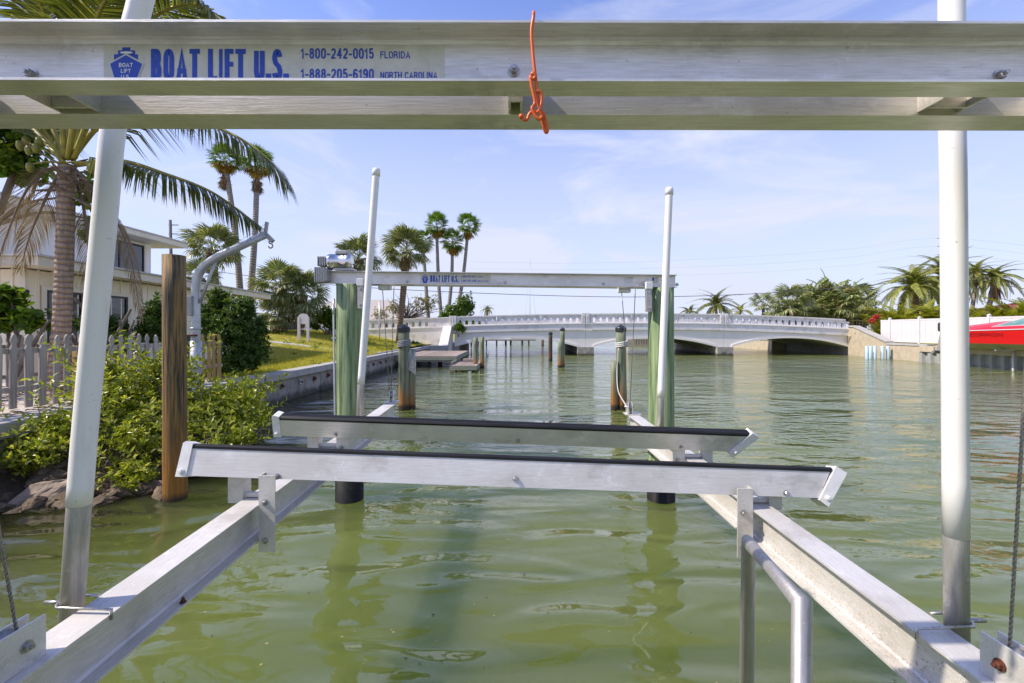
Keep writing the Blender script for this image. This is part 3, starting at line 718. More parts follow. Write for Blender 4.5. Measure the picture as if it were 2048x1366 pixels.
MB().box2((g0 + 0.8, 36.93, 1.9), (g0 + 2.2, 36.98, 2.7)).build('window', M_FRAME, gh)
rh = thing('red_roof_house', 'house with a red tiled roof behind the far right hedge', 'house', (44, 38, 1.5))
M_REDROOF = pm('red_clay_roof', (0.30, 0.09, 0.05), (0.22, 0.065, 0.04), 14, (4, 1, 1), rough=0.85, bmp=0.01)
MB().box2((42.0, 38, 1.0), (58, 46, 3.2)).build('wall', M_SIDING, rh)
mb = MB(); mb.add([(41.2, 37, 3.2), (59, 37, 3.2), (59, 47, 3.2), (41.2, 47, 3.2), (46.2, 42, 4.5), (54, 42, 4.5)], [(0, 1, 5, 4), (1, 2, 5), (2, 3, 4, 5), (3, 0, 4), (3, 2, 1, 0)])
mb.build('roof', M_REDROOF, rh)

# ================================================================== BOAT LIFT
# condensed sans lettering drawn as strokes (u to the right, v upward, unit height)
def _arc(cx, cy, rx, ry, a0, a1, n=8): return [(cx + rx * math.cos(R(a0 + (a1 - a0) * i / n)), cy + ry * math.sin(R(a0 + (a1 - a0) * i / n))) for i in range(n + 1)]
def _oval(): return _arc(.5, .74, .5, .26, 0, 180) + _arc(.5, .26, .5, .26, 180, 360) + [(1, .74)]
GLYPH = {
 'O': (.48, [_oval()]), '0': (.44, [_oval()]), 'I': (.17, [[(.5, 0), (.5, 1)]]), '1': (.30, [[(.0, .78), (.75, .98), (.75, 0)]]), '-': (.30, [[(0, .40), (1, .40)]]), '.': (.16, [[(.5, -.02), (.5, .10)]]), ' ': (.20, []),
 'A': (.52, [[(0, -.04), (.5, 1.0), (1, -.04)], [(.2, .28), (.8, .28)]]), 'T': (.46, [[(0, 1), (1, 1)], [(.5, .93), (.5, 0)]]), 'L': (.40, [[(0, 1), (0, 0), (1, 0)]]), 'F': (.40, [[(0, 0), (0, 1), (1, 1)], [(.1, .53), (.9, .53)]]),
 'U': (.48, [[(0, 1), (0, .28)] + _arc(.5, .28, .5, .28, 180, 360) + [(1, 1)]]), 'N': (.50, [[(0, 0), (0, 1)], [(0.02, 1), (.98, 0)], [(1, 0), (1, 1)]]), 'H': (.48, [[(0, 0), (0, 1)], [(1, 0), (1, 1)], [(.08, .53), (.92, .53)]]),
 'B': (.47, [[(0, 0), (0, 1)], [(.1, 1), (.55, 1)] + _arc(.55, .77, .38, .23, 90, -90) + [(.08, .54)], [(.55, .54)] + _arc(.55, .27, .45, .27, 90, -90) + [(.08, 0)]]),
 'R': (.48, [[(0, 0), (0, 1)], [(.1, 1), (.55, 1)] + _arc(.55, .75, .42, .25, 90, -90) + [(.08, .5)], [(.45, .48), (.80, .36), (1, 0)]]), 'P': (.46, [[(0, 0), (0, 1)], [(.1, 1), (.55, 1)] + _arc(.55, .74, .45, .26, 90, -90) + [(.08, .48)]]),
 'D': (.48, [[(0, 0), (0, 1)], [(.1, 1), (.45, 1)] + _arc(.45, .5, .55, .5, 90, -90) + [(.08, 0)]]), 'C': (.48, [_arc(.5, .72, .5, .28, 15, 180) + _arc(.5, .28, .5, .28, 180, 345)]), 'G': (.50, [_arc(.5, .72, .5, .28, 15, 180) + _arc(.5, .28, .5, .28, 180, 360) + [(1, .46), (.55, .46)]]),
 'S': (.46, [_arc(.5, .76, .48, .24, 15, 180) + [(.04, .70), (.25, .56), (.75, .46), (.97, .32)] + _arc(.5, .25, .5, .25, 10, -165)]), 'W': (.66, [[(0, 1), (.25, 0), (.5, .8), (.75, 0), (1, 1)]]),
 '2': (.44, [_arc(.5, .74, .48, .26, 165, -10) + [(.88, .52), (.05, .06), (.05, 0), (1, 0)]]), '4': (.46, [[(.72, 0), (.72, 1)], [(.70, 1), (.02, .32)], [(0, .30), (1, .30)]]), '5': (.44, [[(.92, 1), (.12, 1), (.05, .52), (.3, .60)] + _arc(.5, .31, .5, .31, 80, -160)]),
 '8': (.44, [_arc(.5, .77, .44, .23, -90, 270, 12), _arc(.5, .27, .5, .27, 90, 450, 12)]), '6': (.44, [_arc(.5, .74, .46, .26, 20, 180) + [(0, .3)], _arc(.5, .29, .5, .29, 90, 450, 12)]), '9': (.44, [_arc(.5, .26, .46, .26, -160, 0) + [(1, .7)], _arc(.5, .71, .5, .29, 90, 450, 12)]),
}
def stroke_text(s, u0, u1, h, th):
    """ribbons (verts, faces) for the string fitted between u0 and u1, height h, stroke th*h; each stroke on its own tiny level"""
    gap = 0.085; nat = sum(GLYPH[c][0] for c in s) + gap * (len(s) - 1); k = (u1 - u0) / (nat * h); t = th * h
    V, F_, x, lev = [], [], u0, 0
    for c in s:
        w, strokes = GLYPH[c]; w *= k * h
        for st in strokes:
            tt = t if c not in '.' else t * 1.15
            pts = []
            for gx, gy in st:
                p = (x + min(tt, w) / 2 + gx * max(0, w - tt) if w > tt else x + w * gx, t / 2 + gy * (h - t))
                if not pts or math.hypot(p[0] - pts[-1][0], p[1] - pts[-1][1]) > 0.02 * h: pts.append(p)
            if len(pts) > 1 and not (math.hypot(pts[0][0] - pts[-1][0], pts[0][1] - pts[-1][1]) < 0.03 * h and len(pts) > 5):
                for e_, f_ in ((0, 1), (-1, -2)):
                    dx, dy = pts[e_][0] - pts[f_][0], pts[e_][1] - pts[f_][1]; dl = math.hypot(dx, dy); g_ = (t / 2 if len(pts) < 5 else t * 0.12) / dl
                    pts[e_] = (pts[e_][0] + dx * g_, pts[e_][1] + dy * g_)
            n = len(pts); closed = math.hypot(pts[0][0] - pts[-1][0], pts[0][1] - pts[-1][1]) < 0.03 * h and n > 5
            if closed: pts = pts[:-1]; n -= 1
            b = len(V); tl = min(tt, 0.9 * w) if c in 'I1' else tt
            for i, p in enumerate(pts):
                a = pts[i - 1] if (i or closed) else None; d = pts[(i + 1) % n] if (i < n - 1 or closed) else None
                d0 = Vector((p[0] - a[0], p[1] - a[1])).normalized() if a else None; d1 = Vector((d[0] - p[0], d[1] - p[1])).normalized() if d else None
                if d0 is None: d0 = d1
                if d1 is None: d1 = d0
                n0, n1 = Vector((-d0.y, d0.x)), Vector((-d1.y, d1.x)); m = (n0 + n1)
                m = m.normalized() if m.length > 1e-3 else n0
                q = m * (tl / 2 / max(0.62, m.dot(n0)))
                V += [(p[0] + q.x, p[1] + q.y, lev), (p[0] - q.x, p[1] - q.y, lev)]
            for i in range(n if closed else n - 1):
                j = (i + 1) % n; F_.append((b + 2 * i, b + 2 * i + 1, b + 2 * j + 1, b + 2 * j))
            lev += 1
        x += w + gap * k * h
    return V, F_
class Plane2:
    """flat print on a surface: u to the right, v down, off = distance in front of the surface"""
    def __init__(s, o, eu, ev, en): s.o, s.u, s.v, s.n = Vector(o), Vector(eu).normalized(), Vector(ev).normalized(), Vector(en).normalized()
    def P(s, u, v, off): return s.o + s.u * u + s.v * v + s.n * off
    def poly(s, pts, off, mat, name, parent):
        mb = MB(); n = len(pts)
        mb.add([s.P(u, v, off) for u, v in pts] + [s.P(u, v, off - 0.0003) for u, v in pts],
               [tuple(range(n))] + [(i, (i + 1) % n, n + (i + 1) % n, n + i) for i in range(n)])
        return mb.build(name, mat, parent)
    def text(s, t, u0, u1, v0, v1, off, mat, parent, name='lettering', bold=0.2):
        V, F_ = stroke_text(t, 0, u1 - u0, v1 - v0, bold)
        mb = MB(); mb.add([s.P(u0 + p[0], v1 - p[1], off + 0.00013 * (p[2] % 3)) for p in V], F_)
        return mb.build(name, mat, parent, recalc=False)
K = 1.058 / FPX
def boat_lift_decal(pl, parent):
    sc = lambda pts: [(a * K, b * K) for a, b in pts]
    d = pl.poly(sc([(0, 0), (682, 0), (682, 92), (0, 92)]), 0.0008, M_DECAL, 'decal', parent)
    T = lambda t, u0, u1, v0, v1, m=M_BLUE, off=0.0016, bold=0.2: pl.text(t, u0 * K, u1 * K, v0 * K, v1 * K, off, m, d, bold=bold)
    T('BOAT LIFT U.S.', 95, 369, 9, 73, bold=0.15)
    T('1-800-242-0015', 395, 541, 7, 28, bold=0.15); T('FLORIDA', 554, 614, 13, 27, bold=0.14)
    T('1-888-205-6190', 395, 541, 48, 69, bold=0.15); T('NORTH CAROLINA', 554, 668, 54, 68, bold=0.14)
    E = lambda pts, off, m: pl.poly(sc(pts), off, m, 'emblem', d)
    E([(21, 20), (69, 20), (69, 42), (21, 42)], 0.0014, M_BLUE)
    E([(29, 12), (63, 12), (63, 20.4), (29, 20.4)], 0.00141, M_BLUE)
    E([(37.5, 6), (53.5, 6), (53.5, 12.3), (37.5, 12.3)], 0.00142, M_BLUE)
    E([(46 + 13 * math.cos(t * .4488), 16.6 + 2.5 * math.sin(t * .4488)) for t in range(14)], 0.0019, M_WHITEPRINT)
    E([(10, 38), (45.5, 18.5), (82, 38), (71, 66), (62, 90), (30, 90), (19, 66)], 0.0019, M_DECAL)
    E([(14, 39.5), (45.5, 22.2), (78, 39.5), (68, 66), (60, 87), (32, 87), (22, 66)], 0.0024, M_BLUE)
    T('BOAT', 32, 60, 38, 46.5, M_WHITEPRINT, 0.003, 0.17); T('LIFT', 36, 56, 50, 58, M_WHITEPRINT, 0.003, 0.17); T('U.S.', 36.5, 55, 61.5, 69.5, M_WHITEPRINT, 0.003, 0.17)
    return d

def channel(y0, yw, xa, xb, zf, t=0.0055, r=0.011, h=0.134):
    """aluminium channel with lips at y0 and web face at yw (opens towards y0), following height function zf(x)"""
    s = 1 if yw > y0 else -1; n = 3
    prof = [(y0, 0), (yw + s * t, 0), (yw + s * t, -h), (y0, -h), (y0, -h + t), (yw - s * r, -h + t), (yw - s * r * .3, -h + t + r * .3), (yw, -h + t + r),
            (yw, -t - r), (yw - s * r * .3, -t - r * .3), (yw - s * r, -t), (y0, -t)]
    mb = MB(); mb.prism(prof, lambda p: (xa, p[0], zf(xa) + p[1]), lambda p: (xb, p[0], zf(xb) + p[1])); return mb
def bolt(c, axis='-y', r=0.009, parent=None, wash=True, name='bolt', mat=None):
    rot = {'-y': Matrix.Rotation(R(90), 3, 'X'), 'x': Matrix.Rotation(R(90), 3, 'Y'), 'z': Matrix.Identity(3), '-x': Matrix.Rotation(R(-90), 3, 'Y')}[axis]
    mb = MB()
    if wash: mb.lathe(c, [(r * 1.5, -0.001), (r * 1.5, 0.003)], 14, rot, False)
    mb.lathe(c, [(r, 0.003), (r, 0.012), (r * 0.86, 0.014)], 6, rot, False)
    mb.lathe(c, [(r * 0.5, 0.0141), (r * 0.5, 0.021)], 8, rot, False)
    return mb.build(name, mat or M_STEEL, parent)

# ---- near top beam
zn = lambda x: 2.606 - 0.002 * (x + 1.12)
nb = thing('lift_beam', 'wide aluminium channel beam across the top, closest to the camera, with blue boat lift lettering', 'lift beam', (0, 1.1, 2.47), 'boat lift top beams')
channel(1.0, 1.06, -1.95, 1.95, zn).build('channel', M_ALU_X, nb)
channel(1.243, 1.162, -1.95, 1.95, zn).build('channel', M_ALU_X, nb)
pl = Plane2((sx(208, 1.06), 1.06, zn(-.95) - 0.0185), (1, 0, -0.002), (0, 0, -1), (0, -1, 0))
boat_lift_decal(pl, nb)
for px, py in ((65, 149), (1028, 141), (1998, 151)): bolt((sx(px, 1.06), 1.06, sz(py, 1.058)), '-y', 0.0095, nb)
for xa, xb, y0 in ((-1.15, -1.045, 1.0675), (-0.009, 0.026, 1.10), (1.03, 1.135, 1.0675)):
    z0 = zn(0) - 0.128
    mb = MB(); mb.box2((xa, y0, z0), (xa + 0.006, 1.1605, z0 + 0.115)); mb.box2((xb - 0.006, y0, z0), (xb, 1.1605, z0 + 0.115)); mb.box2((xa + 0.0065, y0, z0), (xb - 0.0065, y0 + 0.006, z0 + 0.115))
    mb.box2((xa + 0.0065, 1.13, z0), (xb - 0.0065, 1.136, z0 + 0.08)) if xb - xa > .05 else None
    sp1 = mb.build('spacer_bracket', M_ALU_X, nb)
    MB().tube([((xa + xb) / 2, y0 + 0.007, z0 + 0.05), ((xa + xb) / 2, 1.16, z0 + 0.05)], 0.008, 8).build('through_bolt', M_RUST, sp1)
MB().bevbox((-1.385, 1.116, 2.475), (0.13, 0.075, 0.14), 0.012).build('cable_guide', M_CAPW, nb)
MB().bevbox((1.375, 1.116, 2.475), (0.10, 0.075, 0.10), 0.012).build('cable_guide', M_CAPW, nb)

# orange rubber tie hanging over the near beam
pts = [W(1064, 60, 1.07), W(1067, 26, 0.998), W(1067, 34, 0.99), W(1063, 62, 0.99), W(1065, 100, 0.99), W(1069, 140, 0.988), W(1073, 172, 0.988), W(1076, 200, 0.99), W(1080, 222, 0.992),
       W(1090, 262, 0.996), W(1095, 258, 0.992), W(1086, 226, 0.986), W(1068, 222, 0.984), W(1059, 228, 0.985), W(1055, 238, 0.986), W(1049, 240, 0.986), W(1043, 234, 0.986)]
og = thing('bungee_tie', 'orange rubber tie knotted over the near aluminium beam', 'tie', W(1067, 30, 0.99))
MB().tube(catmull(pts, 90), 0.0036, 8).build('cord', M_ORANGE, og)
MB().tube(catmull([W(1062, 152, 0.986), W(1066, 146, 0.982), W(1071, 152, 0.982), W(1067, 158, 0.984), W(1061, 154, 0.985), W(1064, 175, 0.984), W(1070, 205, 0.983), W(1064, 218, 0.982), W(1076, 238, 0.981), W(1084, 232, 0.981), W(1074, 222, 0.98)], 60), 0.0036, 8).build('knot', M_ORANGE, og)
MB().tube(catmull([W(1074, 182, 0.984), W(1082, 186, 0.985), W(1083, 205, 0.985), W(1076, 226, 0.983)], 16), 0.0034, 8).build('loop', M_ORANGE, og)
MB().lathe(W(1043, 233, 0.986) - Vector((0, 0, 0.006)), [(0.001, 0), (0.005, 0.002), (0.0062, 0.006), (0.005, 0.010), (0.001, 0.012)], 12).build('ball_end', M_ORANGE, og)

# ---- far top beam with motor
zf = lambda x: 2.595 - 0.0115 * (x + 2.03)
FB0 = 5.08
fbm = thing('lift_beam', 'aluminium channel beam with motor spanning two green pilings at mid distance', 'lift beam', (0, 5.2, 2.45), 'boat lift top beams')
channel(FB0, FB0 + 0.06, -2.05, 1.845, zf, h=0.142).build('channel', M_ALU_X, fbm)
channel(FB0 + 0.243, FB0 + 0.162, -2.03, 1.845, zf, h=0.142).build('channel', M_ALU_X, fbm)
YW = FB0 + 0.06
pl = Plane2((sx(841, YW), YW, zf(-1.03) - 0.022), (1, 0, -0.0115), (-0.0115, 0, -1), (0, -1, 0))
boat_lift_decal(pl, fbm)
for px in (719, 814, 1010, 1207, 1298, 1354): bolt((sx(px, YW), YW, zf(sx(px, YW)) - 0.105), '-y', 0.013, fbm)
for u0, w, ttl in ((1246, 0.128, 'WARNING'), (1303, 0.078, None)):
    p2 = Plane2((sx(u0, YW), YW, zf(1.3) - 0.024), (1, 0, -0.0115), (-0.0115, 0, -1), (0, -1, 0))
    d = p2.poly([(0, 0), (w, 0), (w, 0.078), (0, 0.078)], 0.0012, M_WHITEPRINT if ttl else M_DECAL, 'warning_decal', fbm)
    if ttl:
        p2.text(ttl, 0.03, w - 0.01, 0.006, 0.018, 0.002, M_FRAME, d)
        p2.poly([(0.008, 0.018), (0.018, 0.018), (0.013, 0.006)], 0.002, M_FRAME, 'symbol', d)
        for k in range(5): p2.poly([(0.01, 0.026 + k * 0.0095), (w - 0.012 - 0.012 * (k % 2), 0.026 + k * 0.0095), (w - 0.012 - 0.012 * (k % 2), 0.0285 + k * 0.0095), (0.01, 0.0285 + k * 0.0095)], 0.002, M_CAST, 'print_line', d)
    else:
        p2.poly([(0.008, 0.018), (0.02, 0.006), (0.032, 0.018), (0.028, 0.046), (0.012, 0.046)], 0.002, M_BLUE, 'emblem', d)
        for k in range(5): p2.poly([(0.045, 0.008 + k * 0.012), (0.068, 0.008 + k * 0.012), (0.068, 0.012 + k * 0.012), (0.045, 0.012 + k * 0.012)], 0.002, M_CAST, 'print_line', d)
        p2.poly([(0.008, 0.058), (0.034, 0.058), (0.034, 0.062), (0.008, 0.062)], 0.002, M_FRAME, 'print_line', d)
# motor and gearboxes at the left end
D = 5.13
mo = MB(); rx = Matrix.Rotation(R(90), 3, 'Y')
mo.lathe(W(657, 524, D), [(0.06, 0.0), (0.083, 0.004), (0.09, 0.02), (0.09, 0.055), (0.0885, 0.056), (0.0885, 0.20), (0.09, 0.201), (0.09, 0.245), (0.083, 0.262), (0.05, 0.268)], 28, rx)
motor = mo.build('motor', M_MOTOR, fbm)
MB().bevbox(W(685, 505.5, D), (0.135, 0.09, 0.045), 0.008).build('junction_box', M_CAST, motor)
g = MB(); g.bevbox(W(650, 524, D), (0.09, 0.13, 0.085), 0.008)
for k in range(4): g.box(W(641 + k * 4.6, 524, D), (0.010, 0.15, 0.105))
g.build('gearbox', M_CAST, motor)
g = MB(); g.bevbox(W(648, 551, D - 0.03), (0.13, 0.17, 0.15), 0.01)
for k in range(6): g.box(W(636.5 + k * 3.6, 551, D - 0.03), (0.009, 0.185, 0.165))
g.build('gear_reducer', M_CAST, fbm)
MB().box(W(690, 539.5, D), (0.22, 0.12, 0.012)).build('motor_plate', M_ALU_X, fbm)
MB().tube(catmull([W(706, 528, D), W(709, 532, D), W(707, 541, D)], 8), 0.008, 6).build('power_lead', M_BLACKCAP, motor)
for px in (770, 1248): 
    mb = MB(); mb.bevbox((sx(px, 5.2), 5.2, zf(sx(px, 5.2)) - 0.172), (0.135, 0.09, 0.055), 0.005)
    pk = mb.build('cable_keeper', M_CAPW, fbm)
    for s in (-1, 1): bolt((sx(px, 5.2) + s * 0.045, 5.153, zf(0) - 0.172), '-y', 0.009, pk)
for px, s in ((722, 1), (1297, -1)):            # hangers bolted to the pilings
    x = sx(px, 5.06); z = zf(x)
    mb = MB(); mb.box2((x - 0.030, 5.03, z - 0.42), (x + 0.030, 5.04, z - 0.16)); mb.box2((x + s * 0.018 - 0.005, 5.041, z - 0.42), (x + s * 0.018 + 0.005, 5.11, z - 0.16))
    hg = mb.build('hanger_bracket', M_ALU_P, fbm)
    MB().bevbox((x, 5.045, z - 0.13), (0.075, 0.05, 0.08), 0.005).build('clamp', M_CAPW, hg)
    for q in (0.21, 0.38): bolt((x, 5.03, z - q), '-y', 0.010, hg)

# ---- pilings
def piling(label, x, y, r, z0, z1, mat, name='piling', cat='piling', group=None, cap=None, capr=None, lean=(0, 0), seg=9, n=22):
    t = thing(name, label, cat, (x, y, z0), group)
    ph = random.uniform(0, 6)
    mb = MB(); prof = [(r * 1.04 - r * 0.06 * i / seg, (z1 - z0) * i / seg) for i in range(seg + 1)]
    mb.lathe((x, y, z0), prof, n, None, True, lambda a, h: 0.014 * math.sin(3 * a + ph + h) + 0.010 * math.sin(7 * a + 2 * ph))
    if lean != (0, 0): mb.v = [(p[0] + lean[0] * (p[2] - z0), p[1] + lean[1] * (p[2] - z0), p[2]) for p in mb.v]
    mb.build('post', mat, t)
    if cap:
        c = MB(); xx, yy = x + lean[0] * (z1 - z0), y + lean[1] * (z1 - z0); rr = r * 1.1
        c.lathe((xx, yy, z1 - 0.10 * cap), [(rr, 0), (rr, 0.10 * cap), (rr * 0.95, 0.115 * cap), (0.01, 0.115 * cap + rr * 0.55)], 18, None, False)
        c.build('cap', M_BLACKCAP, t)
    return t
for px, lab, wz in ((699, 'thick green timber piling under the motor end of the far lift beam', 0.6), (1322, 'thick green timber piling under the right end of the far lift beam', 0.55)):
    x = sx(px, 5.2); z1 = zf(x) - 0.1435
    t = piling(lab, x, 5.2, 0.144, -1.5, z1, M_PILE_G, 'lift_piling', 'piling', 'boat lift pilings')
    MB().lathe((x, 5.2, -1.4), [(0.155, 0), (0.155, 1.4 + wz - 0.12)], 26).build('base_wrap', M_WRAP, t)
for x, lab in ((-1.80, 'green timber piling holding the left end of the near lift beam'), (1.78, 'green timber piling holding the right end of the near lift beam')):
    piling(lab, x, 1.12, 0.15, -1.5, zn(x) - 0.136, M_PILE_G, 'lift_piling', 'piling', 'boat lift pilings')
piling('tall brown weathered timber piling standing by the green shrub', sx(352, 5.2), 5.2, 0.116, -1.5, sz(511, 5.2), M_PILE_B, lean=(-0.006, 0))
cd = thing('conduit', 'thin grey conduit pipe running down beside the left green piling', 'pipe', (sx(666, 5.1), 5.1, 0.4))
MB().tube([W(668, 598, 5.12), W(667, 612, 5.1), W(670, 830, 5.1), W(670, 960, 5.1)], 0.0115, 8).build('pipe', M_GALV, cd)
MB().tube([W(667, 612, 5.1), W(667, 628, 5.1)], 0.017, 8).build('coupling', M_GALV, cd)
MB().box(W(668.5, 676, 5.1), (0.05, 0.02, 0.015)).build('strap', M_GALV, cd)

# ---- cradle beams (one each side, running away from the camera)
zL = lambda y: CAM_H - (0.985 - 0.0295 * y)
zR = lambda y: CAM_H - (0.990 - 0.0073 * y)
CXL, CXR, FW, FH = -1.395, 1.375, 0.125, 0.19
def ibeam(x, y0, y1, zfn):
    w, h, tf, tw, r = FW / 2, FH, 0.009, 0.0045, 0.008
    prof = [(-w, 0), (w, 0), (w, -tf), (tw + r, -tf), (tw, -tf - r), (tw, -h + tf + r), (tw + r, -h + tf), (w, -h + tf), (w, -h), (-w, -h), (-w, -h + tf), (-tw - r, -h + tf), (-tw, -h + tf + r), (-tw, -tf - r), (-tw - r, -tf), (-w, -tf)]
    mb = MB(); mb.prism(prof, lambda p: (x + p[0], y0, zfn(y0) + p[1]), lambda p: (x + p[0], y1, zfn(y1) + p[1])); return mb
cl = thing('cradle_beam', 'aluminium I-beam running away on the left, carrying the left ends of both bunks', 'cradle beam', (CXL, 3.2, 0.8), 'cradle beams')
ibeam(CXL, 1.02, 5.36, zL).build('beam', M_ALU_Y, cl)
cr = thing('cradle_beam', 'aluminium I-beam running away on the right, crusted with barnacles on its lower flange', 'cradle beam', (CXR, 3.2, 0.8), 'cradle beams')
ibeam(CXR, 1.0, 5.27, zR).build('beam', M_ALU_Y, cr)
# barnacle crust along the right beam
bn = MB()
for k in range(2600):
    y = random.uniform(1.05, 3.6); u = random.random() ** 2.2
    if random.random() > 0.35 + 0.65 * (y < 2.4): continue
    x = CXR - 0.0047 - random.random() * 0.052 if random.random() < 0.45 else CXR - 0.0050
    z = zR(y) - FH + 0.0095 if x < CXR - 0.006 else zR(y) - FH + 0.014 + u * 0.11
    s = random.uniform(0.0015, 0.0042)
    c = Vector((x, y, z)); a = random.random() * 6
    bn.add([c + Vector((s * math.cos(a + q * 1.57), s * math.sin(a + q * 1.57), -0.0005 if x < CXR - 0.006 else s * math.sin(a + q * 1.57))) for q in range(4)] + [c + Vector((-s * 0.6, 0, s * 0.7))],
           [(0, 1, 4), (1, 2, 4), (2, 3, 4), (3, 0, 4)])
M_BARN = pm('barnacle_crust', (0.62, 0.58, 0.50), (0.42, 0.38, 0.32), 60, rough=0.9)
tag(bn.build('barnacles', M_BARN, cr), kind='stuff')
def pulley(parent, x, y, z, s=1.0):
    mb = MB()
    for q in (-1, 1):
        mb.prism([(-0.055 * s, 0.0), (0.055 * s, 0.0), (0.055 * s, 0.09 * s), (0.03 * s, 0.13 * s), (-0.03 * s, 0.13 * s), (-0.055 * s, 0.09 * s)],
                 lambda p, q=q: (x + q * 0.022 * s - 0.004, y + p[0], z + p[1]), lambda p, q=q: (x + q * 0.022 * s + 0.004, y + p[0], z + p[1]))
    pb = mb.build('pulley_block', M_ALU_B, parent)
    MB().lathe((x - 0.013 * s, y, z + 0.075 * s), [(0.045 * s, 0), (0.032 * s, 0.008 * s), (0.032 * s, 0.018 * s), (0.045 * s, 0.026 * s)], 18, Matrix.Rotation(R(90), 3, 'Y')).build('sheave', M_CAST, pb)
    MB().lathe((x - 0.055 * s, y, z + 0.075 * s), [(0.010 * s, 0), (0.010 * s, 0.11 * s)], 10, Matrix.Rotation(R(90), 3, 'Y')).build('axle', M_STEEL, pb)
    return pb
MB().box((CXL, 5.29, zL(5.29) + 0.006), (0.15, 0.14, 0.010)).build('end_plate', M_ALU_Y, cl); pulley(cl, CXL + 0.005, 5.29, zL(5.29) + 0.012)
MB().box((CXR, 5.20, zR(5.20) + 0.006), (0.18, 0.14, 0.010)).build('end_plate', M_ALU_Y, cr); pulley(cr, CXR - 0.035, 5.20, zR(5.20) + 0.012)
def plate(parent, pts, x, t=0.007):
    mb = MB(); mb.prism(pts, lambda p: (x, p[0], p[1]), lambda p: (x + t, p[0], p[1])); return mb.build('pulley_plate', M_ALU_B, parent)
for par, xx, zz, yy in ((cl, CXL, zL(1.26), 1.26), (cr, CXR, zR(1.235), 1.235)):
    for q in (-0.028, 0.021):
        p_ = plate(par, [(yy - 0.075, zz + 0.001), (yy + 0.075, zz + 0.001), (yy + 0.075, zz + 0.118), (yy - 0.075, zz + 0.118)], xx + q)
        bolt((xx + q + (0.008 if xx < 0 else -0.001), yy + 0.02, zz + 0.06), 'x' if xx < 0 else '-x', 0.011, p_, mat=M_RUST if xx > 0 else M_STEEL)
    MB().lathe((xx - 0.016, yy, zz + 0.065), [(0.05, 0), (0.036, 0.008), (0.036, 0.02), (0.05, 0.028)], 18, Matrix.Rotation(R(90), 3, 'Y')).build('sheave', M_CAST, par)
# hooks and clips left on the beams
MB().tube(catmull([(CXL + 0.06, 1.42, zL(1.42) - 0.175), (CXL + 0.095, 1.41, zL(1.42) - 0.17), (CXL + 0.10, 1.45, zL(1.42) - 0.19)], 10), 0.006, 6).build('hook', M_STEEL, cl)
bolt((CXL + 0.05, 1.86, zL(1.86) - FH + 0.012), 'z', 0.008, cl, name='stub_bolt', mat=M_RUST)

# ---- cables
def cable(label, pts, r=0.0045, group='lift cables', spiral=False):
    t = thing('lift_cable', label, 'cable', pts[-1], group); MB().tube(pts, r, 8).build('wire', M_CABLE, t)
    if spiral:                                          # twisted strands
        a, b_ = Vector(pts[0]), Vector(pts[-1]); d = (b_ - a); n = int(d.length / 0.004); u = d.normalized().orthogonal().normalized(); w = d.normalized().cross(u)
        for s in range(3):
            P = [a + d * (i / n) + (u * math.cos(i * 0.55 + s * 2.094) + w * math.sin(i * 0.55 + s * 2.094)) * r * 0.72 for i in range(n + 1)]
            MB().tube(P, r * 0.55, 5).build('strand', M_CABLE, t)
cable('twisted steel cable at the far left frame edge, dropping to the near pulley', [(-1.42, 1.10, 2.45), (CXL - 0.004, 1.285, zL(1.28) + 0.10)], 0.0036, spiral=True)
cable('twisted steel cable at the far right frame edge, dropping to the near pulley', [(CXR + 0.012, 1.195, 2.45), (CXR - 0.003, 1.255, zR(1.25) + 0.10)], 0.0036, spiral=True)
cable('steel cable slanting from the left keeper down to the far left pulley', [W(765, 577, 5.2), W(779, 786, 5.26)])
cable('steel cable hanging straight to the far left pulley', [W(788, 571, 5.2), W(782, 786, 5.26)])
cable('steel cable slanting from the right keeper down to the far right pulley', [W(1243, 582, 5.2), W(1248, 640, 5.2), W(1254, 812, 5.18)])
cable('steel cable hanging straight to the far right pulley', [W(1271, 573, 5.2), W(1260, 812, 5.18)])

# ---- guide posts
def guide_post(label, path, r, joint, rs, cap_top, ub=None):
    """path from the bottom up; joint = index where the white sleeve begins"""
    t = thing('guide_post', label, 'guide post', path[0], 'white guide posts')
    MB().tube(path[:joint + 1] + [path[joint] + (path[joint + 1] - path[joint]) * 0.15], rs, 20).build('metal_sleeve', M_ALU_P, t)
    MB().tube(catmull(path[joint:], 24), r, 24).build('white_pipe', M_PVC, t)
    if cap_top:
        d = (path[-1] - path[-2]).normalized(); q = d.to_track_quat('Z', 'Y').to_matrix()
        MB().lathe(path[-1] - d * 0.07, [(r * 1.13, 0), (r * 1.13, 0.05), (r * 1.0, 0.068), (r * 0.5, 0.078)], 20, q).build('cap', M_PVC, t)
    return t
DL = 1.555
g1 = guide_post('wide white guide post leaning at the left, bent near its top, closest to camera',
           [W(139, 1290, DL), W(158.5, 1008, DL), W(173, 830, DL), W(210, 430, DL), W(226, 262, DL), W(252, 120, DL), W(282, 0, DL), W(330, -190, DL)], 0.0350, 1, 0.0335, True)
DR = 1.52
g2 = guide_post('wide straight white guide post at the right, closest to camera', [W(1914, 1330, DR), W(1912, 1072, DR), W(1907, 430, DR), W(1904.5, 260, DR), W(1903, 0, DR), W(1902, -190, DR)], 0.0350, 1, 0.0335, True)
g3 = guide_post('slim white guide post rising beside the left green piling', [W(717, 890, 4.49), W(722, 768, 4.49), W(737, 560, 4.49), W(753, 338, 4.49)], 0.0345, 1, 0.0330, True)
g4 = guide_post('slim white guide post in front of the right green piling', [W(1320, 900, 4.53), W(1321.5, 795, 4.53), W(1330, 590, 4.53), W(1339, 376, 4.53)], 0.0345, 1, 0.0330, True)
